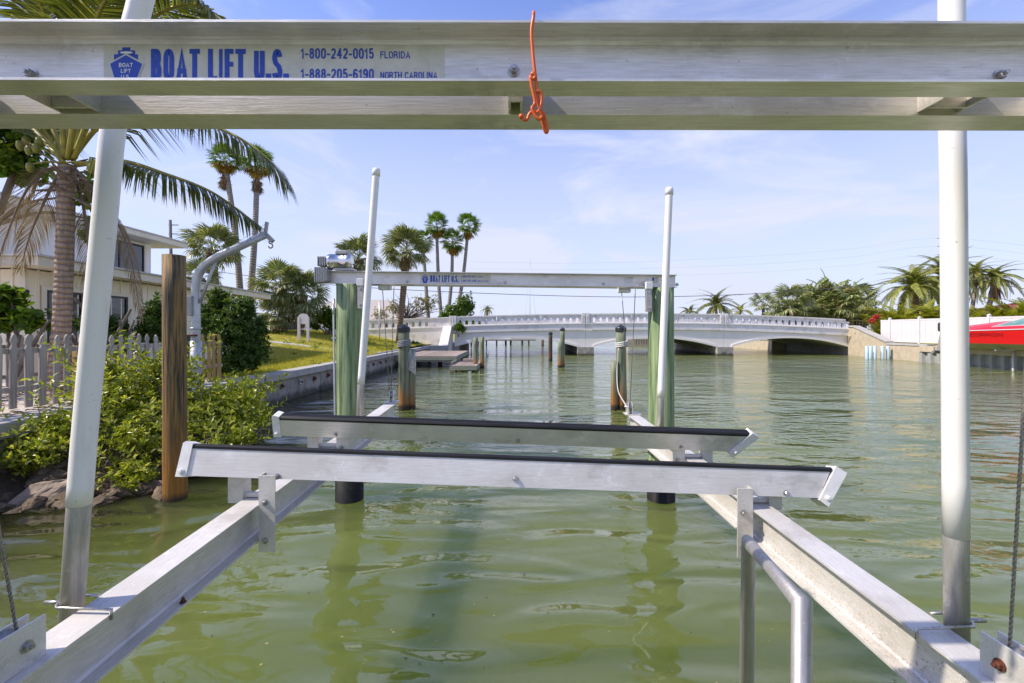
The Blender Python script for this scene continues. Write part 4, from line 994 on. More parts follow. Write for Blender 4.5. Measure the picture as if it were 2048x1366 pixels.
def ubolt(post, c, x_in, zt, s):
    """clamp rod round the post and over the beam's flange"""
    c = Vector(c); r = 0.041
    P = [Vector((x_in, c.y - r - 0.004, zt - 0.02)), Vector((x_in, c.y - r - 0.004, zt + 0.012)), Vector((c.x, c.y - r, zt + 0.016))] + \
        [Vector((c.x - s * r * math.sin(a), c.y - r * math.cos(a), zt + 0.012)) for a in (0.5, 1.0, 1.57, 2.1, 2.64)] + [Vector((c.x, c.y + r, zt + 0.010)), Vector((c.x + s * 0.05, c.y + r, zt + 0.008))]
    MB().tube(P, 0.0050, 8).build('clamp_rod', M_STEEL, post)
    MB().tube([Vector((c.x - s * 0.03, c.y, zt + 0.01)), Vector((c.x - s * 0.095, c.y, zt + 0.01))], 0.007, 8).build('bolt', M_STEEL, post)
ubolt(g1, W(146, 1205, DL), CXL + FW / 2 + 0.002, zL(DL) + 0.002, 1)
ubolt(g2, W(1913, 1262, DR), CXR - FW / 2 - 0.002, zR(DR) + 0.002, -1)

# ---- bunks: aluminium boards with black rubbing strip and white end caps
def bunk(label, pL, pR, tilt, cut, brackets, bolts, H=0.150, T=0.062):
    """pL, pR: lower front edge at the two ends; tilt about the long axis; cut = slant of the right end"""
    pL, pR = Vector(pL), Vector(pR); ex = (pR - pL).normalized(); Ln = (pR - pL).length
    side = Vector((0, 0, 1)).cross(ex).normalized(); up0 = ex.cross(side).normalized()
    up = (up0 * math.cos(tilt) + side * math.sin(tilt)).normalized(); ey = up.cross(ex).normalized()
    P = lambda x, y, z: pL + ex * x + ey * y + up * z
    t = thing('bunk', label, 'bunk', (pL + pR) / 2, 'bunks')
    def solid(poly, y0, y1, name, mat, parent=t):
        mb = MB(); mb.prism(poly, lambda p: P(p[0], y0, p[1]), lambda p: P(p[0], y1, p[1])); return mb.build(name, mat, parent)
    bd = solid([(0.045, 0), (Ln - 0.06 - cut, 0), (Ln - 0.06, H), (0.045, H)], 0, T, 'board', M_ALU_B)
    # rubbing strip: ribbed profile swept along the board
    pr = [(-0.004, H - 0.009), (-0.005, H + 0.005), (0.004, H + 0.013)]
    for k in range(3):
        y = 0.010 + k * 0.017; pr += [(y, H + 0.017), (y + 0.011, H + 0.017), (y + 0.013, H + 0.011), (y + 0.015, H + 0.011)]
    pr += [(T - 0.004, H + 0.013), (T + 0.005, H + 0.005), (T + 0.004, H - 0.009), (T + 0.0008, H - 0.009), (T + 0.0008, H + 0.0008), (-0.0008, H + 0.0008), (-0.0008, H - 0.009)]
    mb = MB(); n = len(pr)
    xa, xb = 0.05, Ln - 0.056
    mb.prism(pr, lambda p: P(xa, p[0], p[1]), lambda p: P(xb + (p[1] - H) * cut / H, p[0], p[1])); mb.build('rubbing_strip', M_RUBBER, t)
    c1 = MB(); c1.prism([(-0.004, -0.006), (0.052, -0.006), (0.052, H + 0.018), (0.014, H + 0.028), (0.0, H + 0.018)], lambda p: P(p[0], -0.009, p[1]), lambda p: P(p[0], T + 0.009, p[1]))
    ec = c1.build('end_cap', M_CAPW, t)
    w = 0.066
    c2 = MB(); c2.prism([(Ln - w - cut * 1.02, -0.010), (Ln - cut * 1.06 - w * 0.25, -0.045), (Ln + 0.028, H - 0.012), (Ln - w + 0.036, H + 0.024)], lambda p: P(p[0], -0.010, p[1]), lambda p: P(p[0], T + 0.010, p[1]))
    ec2 = c2.build('end_cap', M_CAPW, t)
    def bl(x, z, par, r, y=-0.001, mat=None):
        q = ex.to_track_quat('X', 'Z')
        rot = Matrix((ex, up, -ey)).transposed()
        m_ = MB(); c = P(x, y, z)
        m_.lathe(c, [(r * 1.35, 0.0), (r * 1.35, 0.004)], 14, rot, False); m_.lathe(c, [(r, 0.0042), (r, 0.013), (r * .8, 0.016)], 6 if mat is None else 10, rot, False)
        m_.build('bolt', mat or M_STEEL, par)
    bl(0.024, 0.022, ec, 0.011, -0.010, M_CAPW); bl(Ln - cut * 0.9 - 0.028, 0.002, ec2, 0.011, -0.011, M_CAPW)
    for x, z in bolts: bl(x, z, bd, 0.012)
    for (x0, x1, y0, y1, zt, zb, kind) in brackets:
        m_ = MB(); m_.box2((x0, y0, zb), (x1, y0 + 0.006, zt))
        sx_ = x0 if kind == 'L' else x1 - 0.006
        m_.box2((sx_, y0 + 0.0065, zb), (sx_ + 0.006, y1, zt)); bk = m_.build('bracket', M_ALU_Y, t)
        if zt - zb > 0.25:
            for q in (0.35, 0.85): bolt(((x0 + x1) / 2 - 0.01, y0, zt + (zb - zt) * q), '-y', 0.012, bk)
    return t
b1L = Vector((sx(354, 2.42), 2.42, CAM_H - 0.768)); b1R = Vector((sx(1690, 2.52), 2.52, CAM_H - 0.930))
zb1 = lambda x: b1L.z + (b1R.z - b1L.z) * (x - b1L.x) / (b1R.x - b1L.x)
eL, eR = CXL + FW / 2, CXR - FW / 2
bunk('longer white-capped bunk board, the nearer of the two, its face towards the camera', b1L, b1R, R(15), 0.085,
     [(eL + 0.004, eL + 0.090, 2.385, 2.455, zb1(eL) + 0.03, zL(2.4) - 0.245, 'L'), (eL - FW - 0.085, eL - FW - 0.004, 2.47, 2.55, zb1(eL) + 0.06, zL(2.4) - 0.02, 'R'),
      (eR - 0.088, eR - 0.004, 2.47, 2.54, zb1(eR) + 0.05, zR(2.5) - 0.26, 'R'), (eR + FW + 0.004, eR + FW + 0.075, 2.55, 2.62, zb1(eR) + 0.06, zR(2.5) - 0.03, 'L')],
     [(0.525, 0.012), (1.80, 0.045), (3.30, 0.02)])
b2L = Vector((sx(549, 3.40), 3.40, CAM_H - 0.782)); b2R = Vector((sx(1504, 3.43), 3.43, CAM_H - 0.915))
zb2 = lambda x: b2L.z + (b2R.z - b2L.z) * (x - b2L.x) / (b2R.x - b2L.x)
bunk('farther bunk board with its black ribbed top tilted towards the camera', b2L, b2R, R(-16), 0.115,
     [(eL + 0.004, eL + 0.098, 3.44, 3.51, zb2(eL) + 0.05, zL(3.4) - 0.24, 'L'), (eL - FW - 0.085, eL - FW - 0.004, 3.43, 3.51, zb2(eL) + 0.05, zL(3.4) - 0.02, 'R'),
      (eR - 0.095, eR - 0.004, 3.44, 3.51, zb2(eR) + 0.05, zR(3.4) - 0.25, 'R'), (eR + FW + 0.004, eR + FW + 0.08, 3.44, 3.51, zb2(eR) + 0.05, zR(3.4) - 0.03, 'L')],
     [(0.455, 0.022), (1.82, 0.03), (3.05, 0.02)], H=0.142)
for par, x, y, z in ((cl, CXL, 2.50, zL(2.5)), (cr, CXR, 2.58, zR(2.58)), (cl, CXL, 3.47, zL(3.47)), (cr, CXR, 3.47, zR(3.47))):
    MB().bevbox((x, y, z + 0.014), (FW + 0.02, 0.03, 0.024), 0.004).build('cross_bar', M_ALU_Y, par)

# ---- handrail of the swim ladder
hr = thing('handrail', 'bent grey aluminium handrail pipe in the right foreground over the water', 'handrail', W(1490, 1366, 1.40))
d1, d2 = 1.40, 0.98
A, B = W(1497, 1086, d1), W(1604, 1206, d2)
MB().tube([Vector((A.x - 0.02, A.y, -0.4)), A, B, Vector((B.x - 0.012, B.y, -0.4))], 0.0202, 24).build('pipe', M_ALU_P, hr)

# ================================================================== PILINGS AND DOCK IN THE CANAL
def rope_wrap(parent, x, y, z, r, turns, mat, rr=0.016, slope=0.02):
    P = [Vector((x + (r + rr * .7) * math.cos(a), y + (r + rr * .7) * math.sin(a), z + k * rr * 1.9 / 16 + slope * math.cos(a))) for k, a in ((k, k * 2 * math.pi / 16) for k in range(turns * 16 + 1))]
    MB().tube(P, rr, 6).build('rope', mat, parent)
p = piling('tall capped mooring piling with grey rope and rusty foot, left of the canal', sx(808, 11.1), 11.1, 0.135, -1.5, sz(656, 11.1), M_PILE_M, group='mooring pilings', cap=1)
rope_wrap(p, sx(808, 11.1), 11.1, sz(694, 11.1), 0.137, 4, M_ROPEG, 0.02)
q = piling('short rusty piling leaning against the roped capped piling', sx(822, 11.2), 11.2, 0.11, -1.5, sz(698, 11.2), M_PILE_M, group='mooring pilings', n=18)
hx, hy = sx(825, 11.03), 11.03
for k in range(5):
    a = (k - 2) * 0.025
    MB().tube(catmull([(hx - 0.06, hy, sz(699, 11)), (hx - 0.05 + a, hy - 0.02, sz(712, 11)), (hx - 0.02 + a * 1.6, hy - 0.03, sz(738 + 3 * k, 11)), (hx + 0.03 + a, hy - 0.02, sz(728, 11)), (hx + 0.05, hy, sz(702, 11))], 24), 0.008, 5).build('rope', M_ROPE, q)
p = piling('tall capped mooring piling with white rope, left of the right green piling', sx(1245, 11.1), 11.1, 0.122, -1.5, sz(656, 11.1), M_PILE_M, group='mooring pilings', cap=0.9, lean=(-0.012, 0))
rope_wrap(p, sx(1244, 11.1), 11.1, sz(694, 11.1), 0.126, 3, M_ROPE, 0.022)
MB().tube(catmull([W(1237, 696, 10.95), W(1234, 740, 10.9), W(1236, 780, 10.3), W(1249, 806, 8.5), W(1253, 812, 5.3)], 30), 0.012, 6).build('rope_tail', M_ROPE, p)
piling('short rust stained stub piling beside the white roped piling', sx(1228.5, 11.05), 11.05, 0.085, -1.5, sz(722, 11.05), M_PILE_M, group='mooring pilings', n=18)
piling('slim dark brown capped piling standing mid canal', sx(1101, 29), 29, 0.125, -1.5, sz(666, 29), M_PILE_D, group='mooring pilings', cap=1)
piling('tall grey capped piling mid canal behind a short rusty one', sx(1125, 24.6), 24.6, 0.125, -1.5, sz(658, 24.6), M_PILE_M, group='mooring pilings', cap=1)
piling('short green-topped rusty piling mid canal in front of the tall capped one', sx(1120.5, 24.0), 24.0, 0.14, -1.5, sz(684, 24.0), M_PILE_M, group='mooring pilings')
piling('green piling at the corner of the low dock platform', sx(951, 22.6), 22.6, 0.125, -1.5, sz(675, 22.6), M_PILE_M, group='mooring pilings')
piling('darker rusty piling just right of the dock corner piling', sx(964, 23.8), 23.8, 0.125, -1.5, sz(674, 23.8), M_PILE_M, group='mooring pilings')

M_PLANK = pm('weathered_deck_plank', (0.36, 0.29, 0.24), (0.25, 0.195, 0.155), 6, (6, 0.4, 1), rough=0.85, bmp=0.004, island=0.22, c3=(0.14, 0.10, 0.08), s3=18, t3=(0.6, 0.8))
M_JOIST = pm('grey_green_joist', (0.30, 0.31, 0.25), (0.22, 0.225, 0.175), 8, (0.3, 1, 2), rough=0.85, bmp=0.003, c3=(0.16, 0.10, 0.05), s3=10, t3=(0.62, 0.8))
dk = thing('dock', 'low brown plank dock reaching out from the left seawall', 'dock', (-4.5, 27, 0))
x = -6.18; k = 0
while x < -2.95:
    MB().box2((x, 24.0, 0.565), (x + 0.135, 30.4 + random.uniform(-.03, .03), 0.60 + random.uniform(0, .006))).build('plank', M_PLANK, dk); x += 0.148; k += 1
MB().box2((-6.19, 23.93, 0.39), (-2.93, 23.99, 0.562)).build('fascia', M_JOIST, dk)
MB().box2((-6.19, 23.98, 0.30), (-2.97, 24.05, 0.385)).build('stringer', M_JOIST, dk)
MB().box2((-2.945, 24.0, 0.36), (-2.90, 30.4, 0.56)).build('fascia', M_JOIST, dk)
for x, y in ((-5.6, 24.6), (-3.9, 24.7), (-3.2, 24.5), (-5.4, 29.8), (-3.2, 29.8)): MB().tube([(x, y, -1.4), (x, y, 0.37)], 0.12, 10).build('pile', M_PILE_D, dk)
lp = thing('dock_platform', 'low boat platform with a pale green edge board at the dock end', 'dock', (-2.3, 23, 0))
x = -2.86
while x < -1.7:
    MB().box2((x, 21.45, 0.255), (x + 0.135, 24.9, 0.285)).build('plank', M_PLANK, lp); x += 0.147
MB().box2((-2.92, 21.37, 0.08), (-1.66, 21.43, 0.29)).build('edge_board', M_JOIST, lp)
MB().box2((-1.70, 21.44, 0.08), (-1.65, 24.9, 0.29)).build('edge_board', M_JOIST, lp)
MB().box2((-2.6, 23.9, 0.29), (-1.9, 24.5, 0.44)).build('step', M_PLANK, lp)
for x, y in ((-2.7, 21.7), (-1.85, 21.7), (-2.7, 24.6), (-1.85, 24.6)): MB().tube([(x, y, -1.4), (x, y, 0.25)], 0.07, 8).build('pile', M_PILE_D, lp)
MB().box2((-2.95, 21.9, 0.27), (-2.90, 23.9, 0.42)).build('post', M_JOIST, lp)

M_BLUEPIPE = pm('pale_blue_pipe', (0.42, 0.58, 0.70), (0.52, 0.66, 0.76), 8, rough=0.5, c3=(0.55, 0.52, 0.45), s3=10, t3=(0.62, 0.8))
for k, (px, lab) in enumerate(((1734, 'leftmost pale blue pipe pile by the bridge abutment'), (1741.5, 'second pale blue pipe pile from the bridge, touching the leftmost'), (1750, 'middle pale blue pipe pile by the bridge abutment'),
                               (1765, 'pale blue pipe pile standing alone, second from the right'), (1776, 'pale blue pipe pile at the right of the row'), (1781, 'pale blue pipe pile half behind the rightmost one'))):
    d = 31 + (0.5 if k in (1, 5) else 0); t = thing('pipe_pile', lab, 'piling', (sx(px, d), d, -1), 'pale blue pipe piles')
    MB().lathe((sx(px, d), d, -1.2), [(0.105, 0), (0.105, 1.2 + sz(692, d) - 0.02), (0.09, 1.2 + sz(692, d))], 14).build('pipe', M_BLUEPIPE, t)

# ================================================================== RIGHT BANK: vinyl fence, boat
M_VINYL = pm('white_vinyl', (0.68, 0.65, 0.655), (0.60, 0.575, 0.58), 2, rough=0.45)
vf = thing('vinyl_fence', 'white vinyl privacy fence along the right bank', 'fence', (27, 28, 1.1))
FX = 27.0; zt0, zb0 = 2.72, 1.14; ys = [33.3, 32.5, 30.15, 27.85, 25.75, 23.6, 21.4, 19.2, 17]
for i, y in enumerate(ys):
    if i == 0: continue
    MB().box2((FX - 0.065, y - 0.065, zb0 - 0.1), (FX + 0.065, y + 0.065, zt0 + 0.08)).build('post', M_VINYL, vf)
    MB().lathe((FX, y, zt0 + 0.081), [(0.10, 0), (0.10, 0.03), (0.01, 0.09)], 4, Matrix.Rotation(R(45), 3, 'Z'), False).build('post_cap', M_VINYL, vf)
for a, b_ in zip(ys, ys[1:]):
    a2, b2 = a - (0.07 if a != ys[0] else 0), b_ + 0.07
    for z0, z1 in ((zt0 - 0.10, zt0), (zb0, zb0 + 0.10)): MB().box2((FX - 0.03, b2, z0), (FX + 0.03, a2, z1)).build('rail', M_VINYL, vf)
    n = max(2, int((a2 - b2) / 0.18)); w = (a2 - b2) / n
    for k in range(n): MB().box2((FX - 0.014 - 0.004 * (k % 2), b2 + k * w + 0.004, zb0 + 0.101), (FX + 0.014, b2 + (k + 1) * w - 0.004, zt0 - 0.101)).build('board', M_VINYL, vf)
M_IRON = pm('black_iron', (0.012, 0.012, 0.013), None, 8, rough=0.5)
rl = thing('iron_railing', 'short black iron railing beside the right bridge end', 'railing', (27.3, 35, 2))
for k in range(7): MB().tube([(27.2, 35.9 - k * 0.3, 1.6 - 0.02 * k), (27.2, 35.9 - k * 0.3, 2.85 - 0.10 * k)], 0.016, 6).build('baluster', M_IRON, rl)
MB().tube([(27.2, 36.0, 2.87), (27.2, 34.0, 2.25)], 0.02, 6).build('top_rail', M_IRON, rl)

# red speedboat on a lift, stern towards the bridge
M_RED = pm('red_gelcoat', (0.62, 0.006, 0.010), (0.58, 0.006, 0.009), 3, rough=0.18, spec=0.6)
M_CREAM = pm('cream_hull_bottom', (0.55, 0.50, 0.40), (0.45, 0.40, 0.31), 4, rough=0.5)
M_TEALG = glassmat('teal_windshield', (0.10, 0.19, 0.18), 0.1)
M_DARKRED = pm('dark_red_print', (0.30, 0.002, 0.006), None, 3, rough=0.3)
bt = thing('speedboat', 'red speedboat raised on a lift at the right edge', 'boat', (24.6, 21, 1.0))
st = [(25.2, 0.80), (24.6, 0.90), (23.0, 1.02), (21.0, 1.04), (19.0, 0.95), (17.4, 0.72), (16.2, 0.36), (15.4, 0.03)]   # (y, half beam), stern to bow
BXc, zk = 24.5, 1.0
def sheer(y): return 1.87 + 0.30 * ((25.9 - y) / 10.5) ** 1.1
def chine(y): return 1.28 + 0.06 * ((25.9 - y) / 10.5) + 0.5 * max(0, (18 - y) / 3) ** 2
hull, bot, deck, rub = MB(), MB(), MB(), MB()
def ring(mb, pts_fn, closed=False):
    rows = [pts_fn(y, w) for y, w in st]; m = len(rows[0]); vs = [p for r in rows for p in r]; fs = []
    for i in range(len(rows) - 1):
        for k in range(m - 1): fs.append((i * m + k, i * m + k + 1, (i + 1) * m + k + 1, (i + 1) * m + k))
    mb.add(vs, fs, True); return rows
for s in (-1, 1):
    ring(hull, lambda y, w, s=s: [(BXc + s * w * 0.90, y, chine(y)), (BXc + s * w * 0.95, y, (chine(y) + sheer(y)) / 2), (BXc + s * w, y, sheer(y))])
    ring(bot, lambda y, w, s=s: [(BXc, y, zk + 0.75 * max(0, (18.5 - y) / 3.1) ** 2 * 0.55), (BXc + s * w * 0.45, y, (zk + chine(y)) / 2 + 0.02), (BXc + s * w * 0.90, y, chine(y) - 0.002)])
ring(deck, lambda y, w: [(BXc + u * w * 0.985, y, sheer(y) + 0.02 + (1 - u * u) * (0.22 + 0.25 * sstep(25.4, 22, y))) for u in (-1, -.7, -.35, 0, .35, .7, 1)])
y, w = st[0]; hull.add([(BXc - w * .9, y, chine(y)), (BXc - w, y, sheer(y)), (BXc + w, y, sheer(y)), (BXc + w * .9, y, chine(y)), (BXc, y, zk)], [(0, 1, 2, 3, 4)])
hl = hull.build('hull', M_RED, bt); bot.build('hull_bottom', M_CREAM, bt); deck.build('deck', M_RED, bt)
for s in (-1, 1): MB().tube([(BXc + s * (w_ * 1.005), y_, sheer(y_)) for y_, w_ in st], 0.022, 6).build('rub_rail', M_VINYL, bt)
# windshield: three slanted panes and frame
ws = [(23.1, 0.80, 2.08), (22.0, 0.55, 2.48), (20.6, 0.85, 2.55), (19.0, 0.7, 2.12)]
wv = [(BXc - .80, 22.5, 2.12), (BXc - .80, 19.2, 2.28), (BXc - .60, 20.0, 2.64), (BXc - .62, 21.0, 2.58)]
MB().add(wv + [(p[0] + 0.015, p[1], p[2]) for p in wv], [(0, 1, 2, 3), (7, 6, 5, 4)]).build('side_window', M_TEALG, bt)
wv2 = [(2 * BXc - p[0], p[1], p[2]) for p in wv]
MB().add(wv2 + [(p[0] - 0.015, p[1], p[2]) for p in wv2], [(0, 3, 2, 1), (4, 5, 6, 7)]).build('side_window', M_TEALG, bt)
MB().add([wv[1], wv2[1], wv2[2], wv[2]], [(0, 1, 2, 3)]).build('windshield', M_TEALG, bt)
for v in (wv, wv2): MB().tube(v + [v[0]], 0.02, 6).build('window_frame', M_VINYL, bt)
MB().tube([wv[2], wv2[2]], 0.02, 6).build('window_frame', M_VINYL, bt)
x_s = lambda yy: BXc - 0.985 * np.interp(-yy, [-a for a, _ in st], [b_ for _, b_ in st])
nv = Vector((-1, 0, 0.02))
pl = Plane2((x_s(23.3) - 0.03, 23.55, 1.83), (0.0, -1, 0.0), (0, -0.03, -1), (-1, 0, 0))
pl.text('SCORPION', 0, 1.75, 0.0, 0.16, 0.012, M_DARKRED, hl)
# outboard motor at the stern
om = MB(); om.bevbox((BXc, 25.75, 2.15), (0.42, 0.55, 0.55), 0.10); mo2 = om.build('outboard_motor', M_BLACKCAP, bt)
MB().prism([(25.6, 1.9), (25.95, 1.9), (26.2, 0.8), (25.95, 0.8)], lambda p: (BXc - .07, p[0], p[1]), lambda p: (BXc + .07, p[0], p[1])).build('leg', M_CAST, mo2)
MB().lathe((BXc, 26.1, 0.75), [(0.02, -0.2), (0.08, 0), (0.06, 0.22)], 10, Matrix.Rotation(R(-90), 3, 'X')).build('gear_case', M_BLACKCAP, mo2)
for k in range(3):
    rot = Matrix.Rotation(k * 2.094, 3, 'Y') @ Matrix.Rotation(R(25), 3, 'Z')
    MB().box(Vector((BXc, 26.4, 0.75)) + rot @ Vector((0, 0, 0.12)), (0.11, 0.012, 0.22), rot).build('propeller_blade', M_CAST, mo2)
lf = thing('boat_lift_frame', 'pale lift posts and arms under the red speedboat', 'boat lift', (24.0, 22, 0))
for y in (25.2, 22.5, 19.6):
    MB().tube([(RX - 0.72, y, -1), (RX - 0.72, y, 0.98)], 0.05, 10).build('post', M_VINYL, lf)
    MB().tube(catmull([(RX - 0.72, y, 0.95), (RX - 0.8, y, 1.08), (RX - 1.0, y, 1.12)], 8), 0.05, 8).build('elbow', M_VINYL, lf)
    MB().box2((RX - 1.6, y - 0.05, 0.94), (RX + 0.3, y + 0.05, 1.03)).build('arm', M_GALV, lf)
# ================================================================== LEFT BANK: picket fence, davit, sign, pole
M_PICK = pm('silver_weathered_wood', (0.52, 0.47, 0.405), (0.32, 0.28, 0.235), 11, (3, 3, 0.18), rough=0.85, bmp=0.004, island=0.18, c3=(0.10, 0.085, 0.07), s3=30, t3=(0.68, 0.78))
M_PICKY = pm('yellow_wood', (0.52, 0.35, 0.13), (0.42, 0.26, 0.085), 11, (3, 3, 0.18), rough=0.8, bmp=0.003, island=0.12)  # yellower tone for the farthest pickets and most of the posts
pf = thing('picket_fence', 'weathered gothic picket fence between the shrub and the house', 'fence', (-7, 8.4, 0.8))
pw, ph = 0.096, 1.04
prof = [(-0.9, 0), (0.9, 0), (1.0, 0.05), (1.0, 0.80), (0.72, 0.84), (0.62, 0.862), (0.72, 0.885), (0.95, 0.91), (0.80, 0.955), (0.45, 0.99), (0, 1.012), (-0.45, 0.99), (-0.80, 0.955), (-0.95, 0.91), (-0.72, 0.885), (-0.62, 0.862), (-0.72, 0.84), (-1.0, 0.80), (-1.0, 0.05)]
pk = MB(); pk.prism([(a * pw / 2 * 1.05, b_ * ph) for a, b_ in prof], lambda p: (0.011, p[0], p[1]), lambda p: (-0.011, p[0], p[1])); pme = pk.mesh('picket', (0, 0, 0))
pmeG = pme; pmeG.materials.append(M_PICK); pmeY = pme.copy(); pmeY.materials.clear(); pmeY.materials.append(M_PICKY)
def fence_run(parent, x, ya, yb, step, yellow, gaps=()):
    y = ya; k = 0
    while y < yb:
        if not any(a < y < b_ for a, b_ in gaps):
            inst('picket', pmeY if yellow(y) else pmeG, Matrix.Translation((x + 0.022 + random.uniform(-.004, .004), y + random.uniform(-.02, .02), zl(x, y) + 0.03 + random.uniform(-.012, .012))) @ Matrix.Rotation(random.uniform(-.02, .02), 4, 'X') @ Matrix.Rotation(random.uniform(-.12, .12), 4, 'Z'), parent)
        y += step; k += 1
    for z in (0.26, 0.80):
        y = ya - 0.1
        while y < yb:
            MB().box2((x - 0.04, y, 0.8 + z), (x + 0.008, min(y + 2.0, yb + .05) - 0.01, 0.8 + z + 0.075)).build('rail', M_PICK, parent); y += 2.0
    y = ya
    while y < yb + 0.1: MB().box2((x - 0.12, y - 0.04, 0.5), (x - 0.042, y + 0.04, 1.68)).build('post', M_PICKY if y > ya else M_PICK, parent); y += 2.0
fence_run(pf, -7.0, 5.4, 10.95, 0.195, lambda y: y > 9.0, ((9.2, 9.95),))
pf2 = thing('picket_fence', 'second picket fence half hidden by plants in front of the house wall', 'fence', (-9.2, 8.5, 0.8))
fence_run(pf2, -9.05, 7.0, 9.6, 0.195, lambda y: False)

dv = thing('davit', 'galvanised davit crane with curved arm and hook beside the brown piling', 'davit', (sx(391, 9.4), 9.4, 0.8))
P = [W(392, 800, 9.4), W(391.5, 640, 9.4), W(391, 580, 9.4), W(394, 558, 9.4), W(402, 541, 9.4), W(416, 526, 9.4), W(440, 511, 9.4), W(532, 470, 9.4)]
rr = [0.088, 0.085, 0.083, 0.083, 0.083, 0.083, 0.08, 0.066]
MB().tube(P[:2] + [W(391, 600, 9.4)] + catmull(P[2:7], 14) + [P[7]], [0.088, 0.085, 0.083] + [0.083] * 15 + [0.066], 20).build('mast', M_GALV, dv)
MB().lathe(W(391.7, 657, 9.4) - Vector((0, 0, 0.02)), [(0.105, 0), (0.105, 0.04)], 18).build('collar', M_GALV, dv)
MB().lathe(W(392, 745, 9.4) - Vector((0, 0, 0.25)), [(0.105, 0), (0.105, 0.9)], 18).build('socket', M_GALV, dv)
MB().tube([W(400, 606, 9.4), W(432, 520, 9.4)], 0.035, 4).build('brace', M_GALV, dv)
tip = P[7]
MB().box(tip + Vector((0, 0, 0.12)), (0.05, 0.06, 0.30), Matrix.Rotation(R(8), 3, 'Y')).build('tip_bracket', M_CAST, dv)
MB().box(tip + Vector((0.06, 0, -0.05)), (0.24, 0.07, 0.08), Matrix.Rotation(R(45), 3, 'Y')).build('tip_sheave_box', M_CAST, dv)
MB().box(tip + Vector((-0.18, 0, -0.02)), (0.34, 0.05, 0.05), Matrix.Rotation(R(-24), 3, 'Y')).build('tip_rail', M_GALV, dv)
hc = W(541, 491, 9.4)
MB().tube(catmull([hc + Vector((-0.02, 0, 0.12)), hc + Vector((-0.025, 0, 0.05)), hc + Vector((0.03, 0, 0.03)), hc + Vector((0.045, 0, -0.02)), hc + Vector((0, 0, -0.055)), hc + Vector((-0.045, 0, -0.02))], 20), 0.014, 8).build('hook', M_CAST, dv)
MB().tube([tip + Vector((0, 0, 0.24)), W(414, 527, 9.4)], 0.004, 5).build('wire', M_VINYL, dv)
wb = MB(); wb.bevbox(W(384, 612, 9.35), (0.10, 0.20, 0.40), 0.01); wn_ = wb.build('winch_box', M_CAST, dv)
MB().box(W(386, 671, 9.3), (0.16, 0.04, 0.04)).build('crank', M_RUST, dv)
M_GREENB = pm('green_box_paint', (0.05, 0.09, 0.065), (0.04, 0.07, 0.05), 5, rough=0.5)
eb = thing('utility_box', 'dark green utility box behind the davit mast', 'box', W(381, 720, 9.9))
MB().bevbox(W(381, 707, 9.9), (0.13, 0.25, 0.75), 0.015).build('cabinet', M_GREENB, eb)
MB().box(W(381, 671, 9.9), (0.17, 0.29, 0.03)).build('lid', M_GREENB, eb)
MB().box2((W(381, 720, 9.9).x - 0.1, 9.8, 0.6), (W(381, 720, 9.9).x + 0.1, 10.0, W(381, 742, 9.9).z)).build('footing', M_CONC, eb)

sg = thing('sign_board', 'blank white arched sign board on two white posts on the lawn', 'sign', (sx(606, 23.5), 23.5, 1.5))
w2 = 9.6 / FPX * 23.5
zb_, zs_, zt_ = sz(648, 23.5), sz(634, 23.5), sz(627, 23.5)
mb = MB(); mb.prism([(-w2, zb_), (w2, zb_), (w2, zs_)] + [(w2 * math.cos(t), zs_ + (zt_ - zs_) * math.sin(t)) for t in (0.5, 1.05, 1.57, 2.1, 2.64)] + [(-w2, zs_)], lambda p: (sx(607, 23.5) + p[0], 23.45, p[1]), lambda p: (sx(607, 23.5) + p[0], 23.53, p[1]))
mb.build('board', M_VINYL, sg)
for px in (598, 616): MB().box2((sx(px, 23.5) - 0.055, 23.43, zl(-10.8, 23.5) - 0.3), (sx(px, 23.5) + 0.055, 23.55, sz(634, 23.5))).build('post', M_VINYL, sg)
MB().box2((sx(598, 23.5), 23.46, sz(659, 23.5)), (sx(616, 23.5), 23.5, sz(657, 23.5))).build('rail', M_VINYL, sg)
ub = thing('utility_pedestal', 'small grey box on the lawn left of the left green piling', 'box', (sx(661, 29), 29, 1.3))
MB().bevbox((sx(662, 29), 29, sz(667, 29)), (0.55, 0.4, 0.55), 0.03).build('cabinet', M_GALV, ub)
MB().box2((sx(662, 29) - .3, 28.8, 0.9), (sx(662, 29) + .3, 29.2, sz(667, 29) - .27)).build('footing', M_CONC, ub)

M_POLE = pm('utility_pole_wood', (0.16, 0.145, 0.13), (0.11, 0.10, 0.09), 8, (3, 3, 0.2), rough=0.9)
up_ = thing('utility_pole', 'grey utility pole behind the flat-roofed house', 'utility pole', (sx(345, 42), 42, 1))
MB().tube([(sx(345.5, 42), 42, 0.8), (sx(340.5, 42), 42, sz(440, 42))], [0.17, 0.12], 10).build('pole', M_POLE, up_)
for py in (450, 468): MB().box((sx(347, 42), 42, sz(py, 42)), (0.9, 0.07, 0.07)).build('arm', M_POLE, up_)
po2 = thing('utility_pole', 'utility pole hidden behind the right guide post, carrying wire arms', 'utility pole', (sx(1905, 60), 60, 1))
MB().tube([(sx(1905, 60), 60, 0.8), (sx(1905, 60), 60, sz(470, 60))], [0.2, 0.15], 10).build('pole', M_POLE, po2)
for py in (476.5, 492.5, 509.5): MB().box((sx(1889, 60), 60, sz(py, 60)), (1.9, 0.08, 0.06)).build('arm', M_POLE, po2)
M_WIRE = pm('power_wire', (0.10, 0.10, 0.105), None, 4, rough=0.6)
M_WIREF = pm('thin_power_wire', (0.45, 0.48, 0.54), None, 4, rough=0.6)
def wire(label, pts, r, mat): tag(MB().tube(catmull(pts, 40), r, 5).build('power_line', mat), label, 'power line', 'power lines')
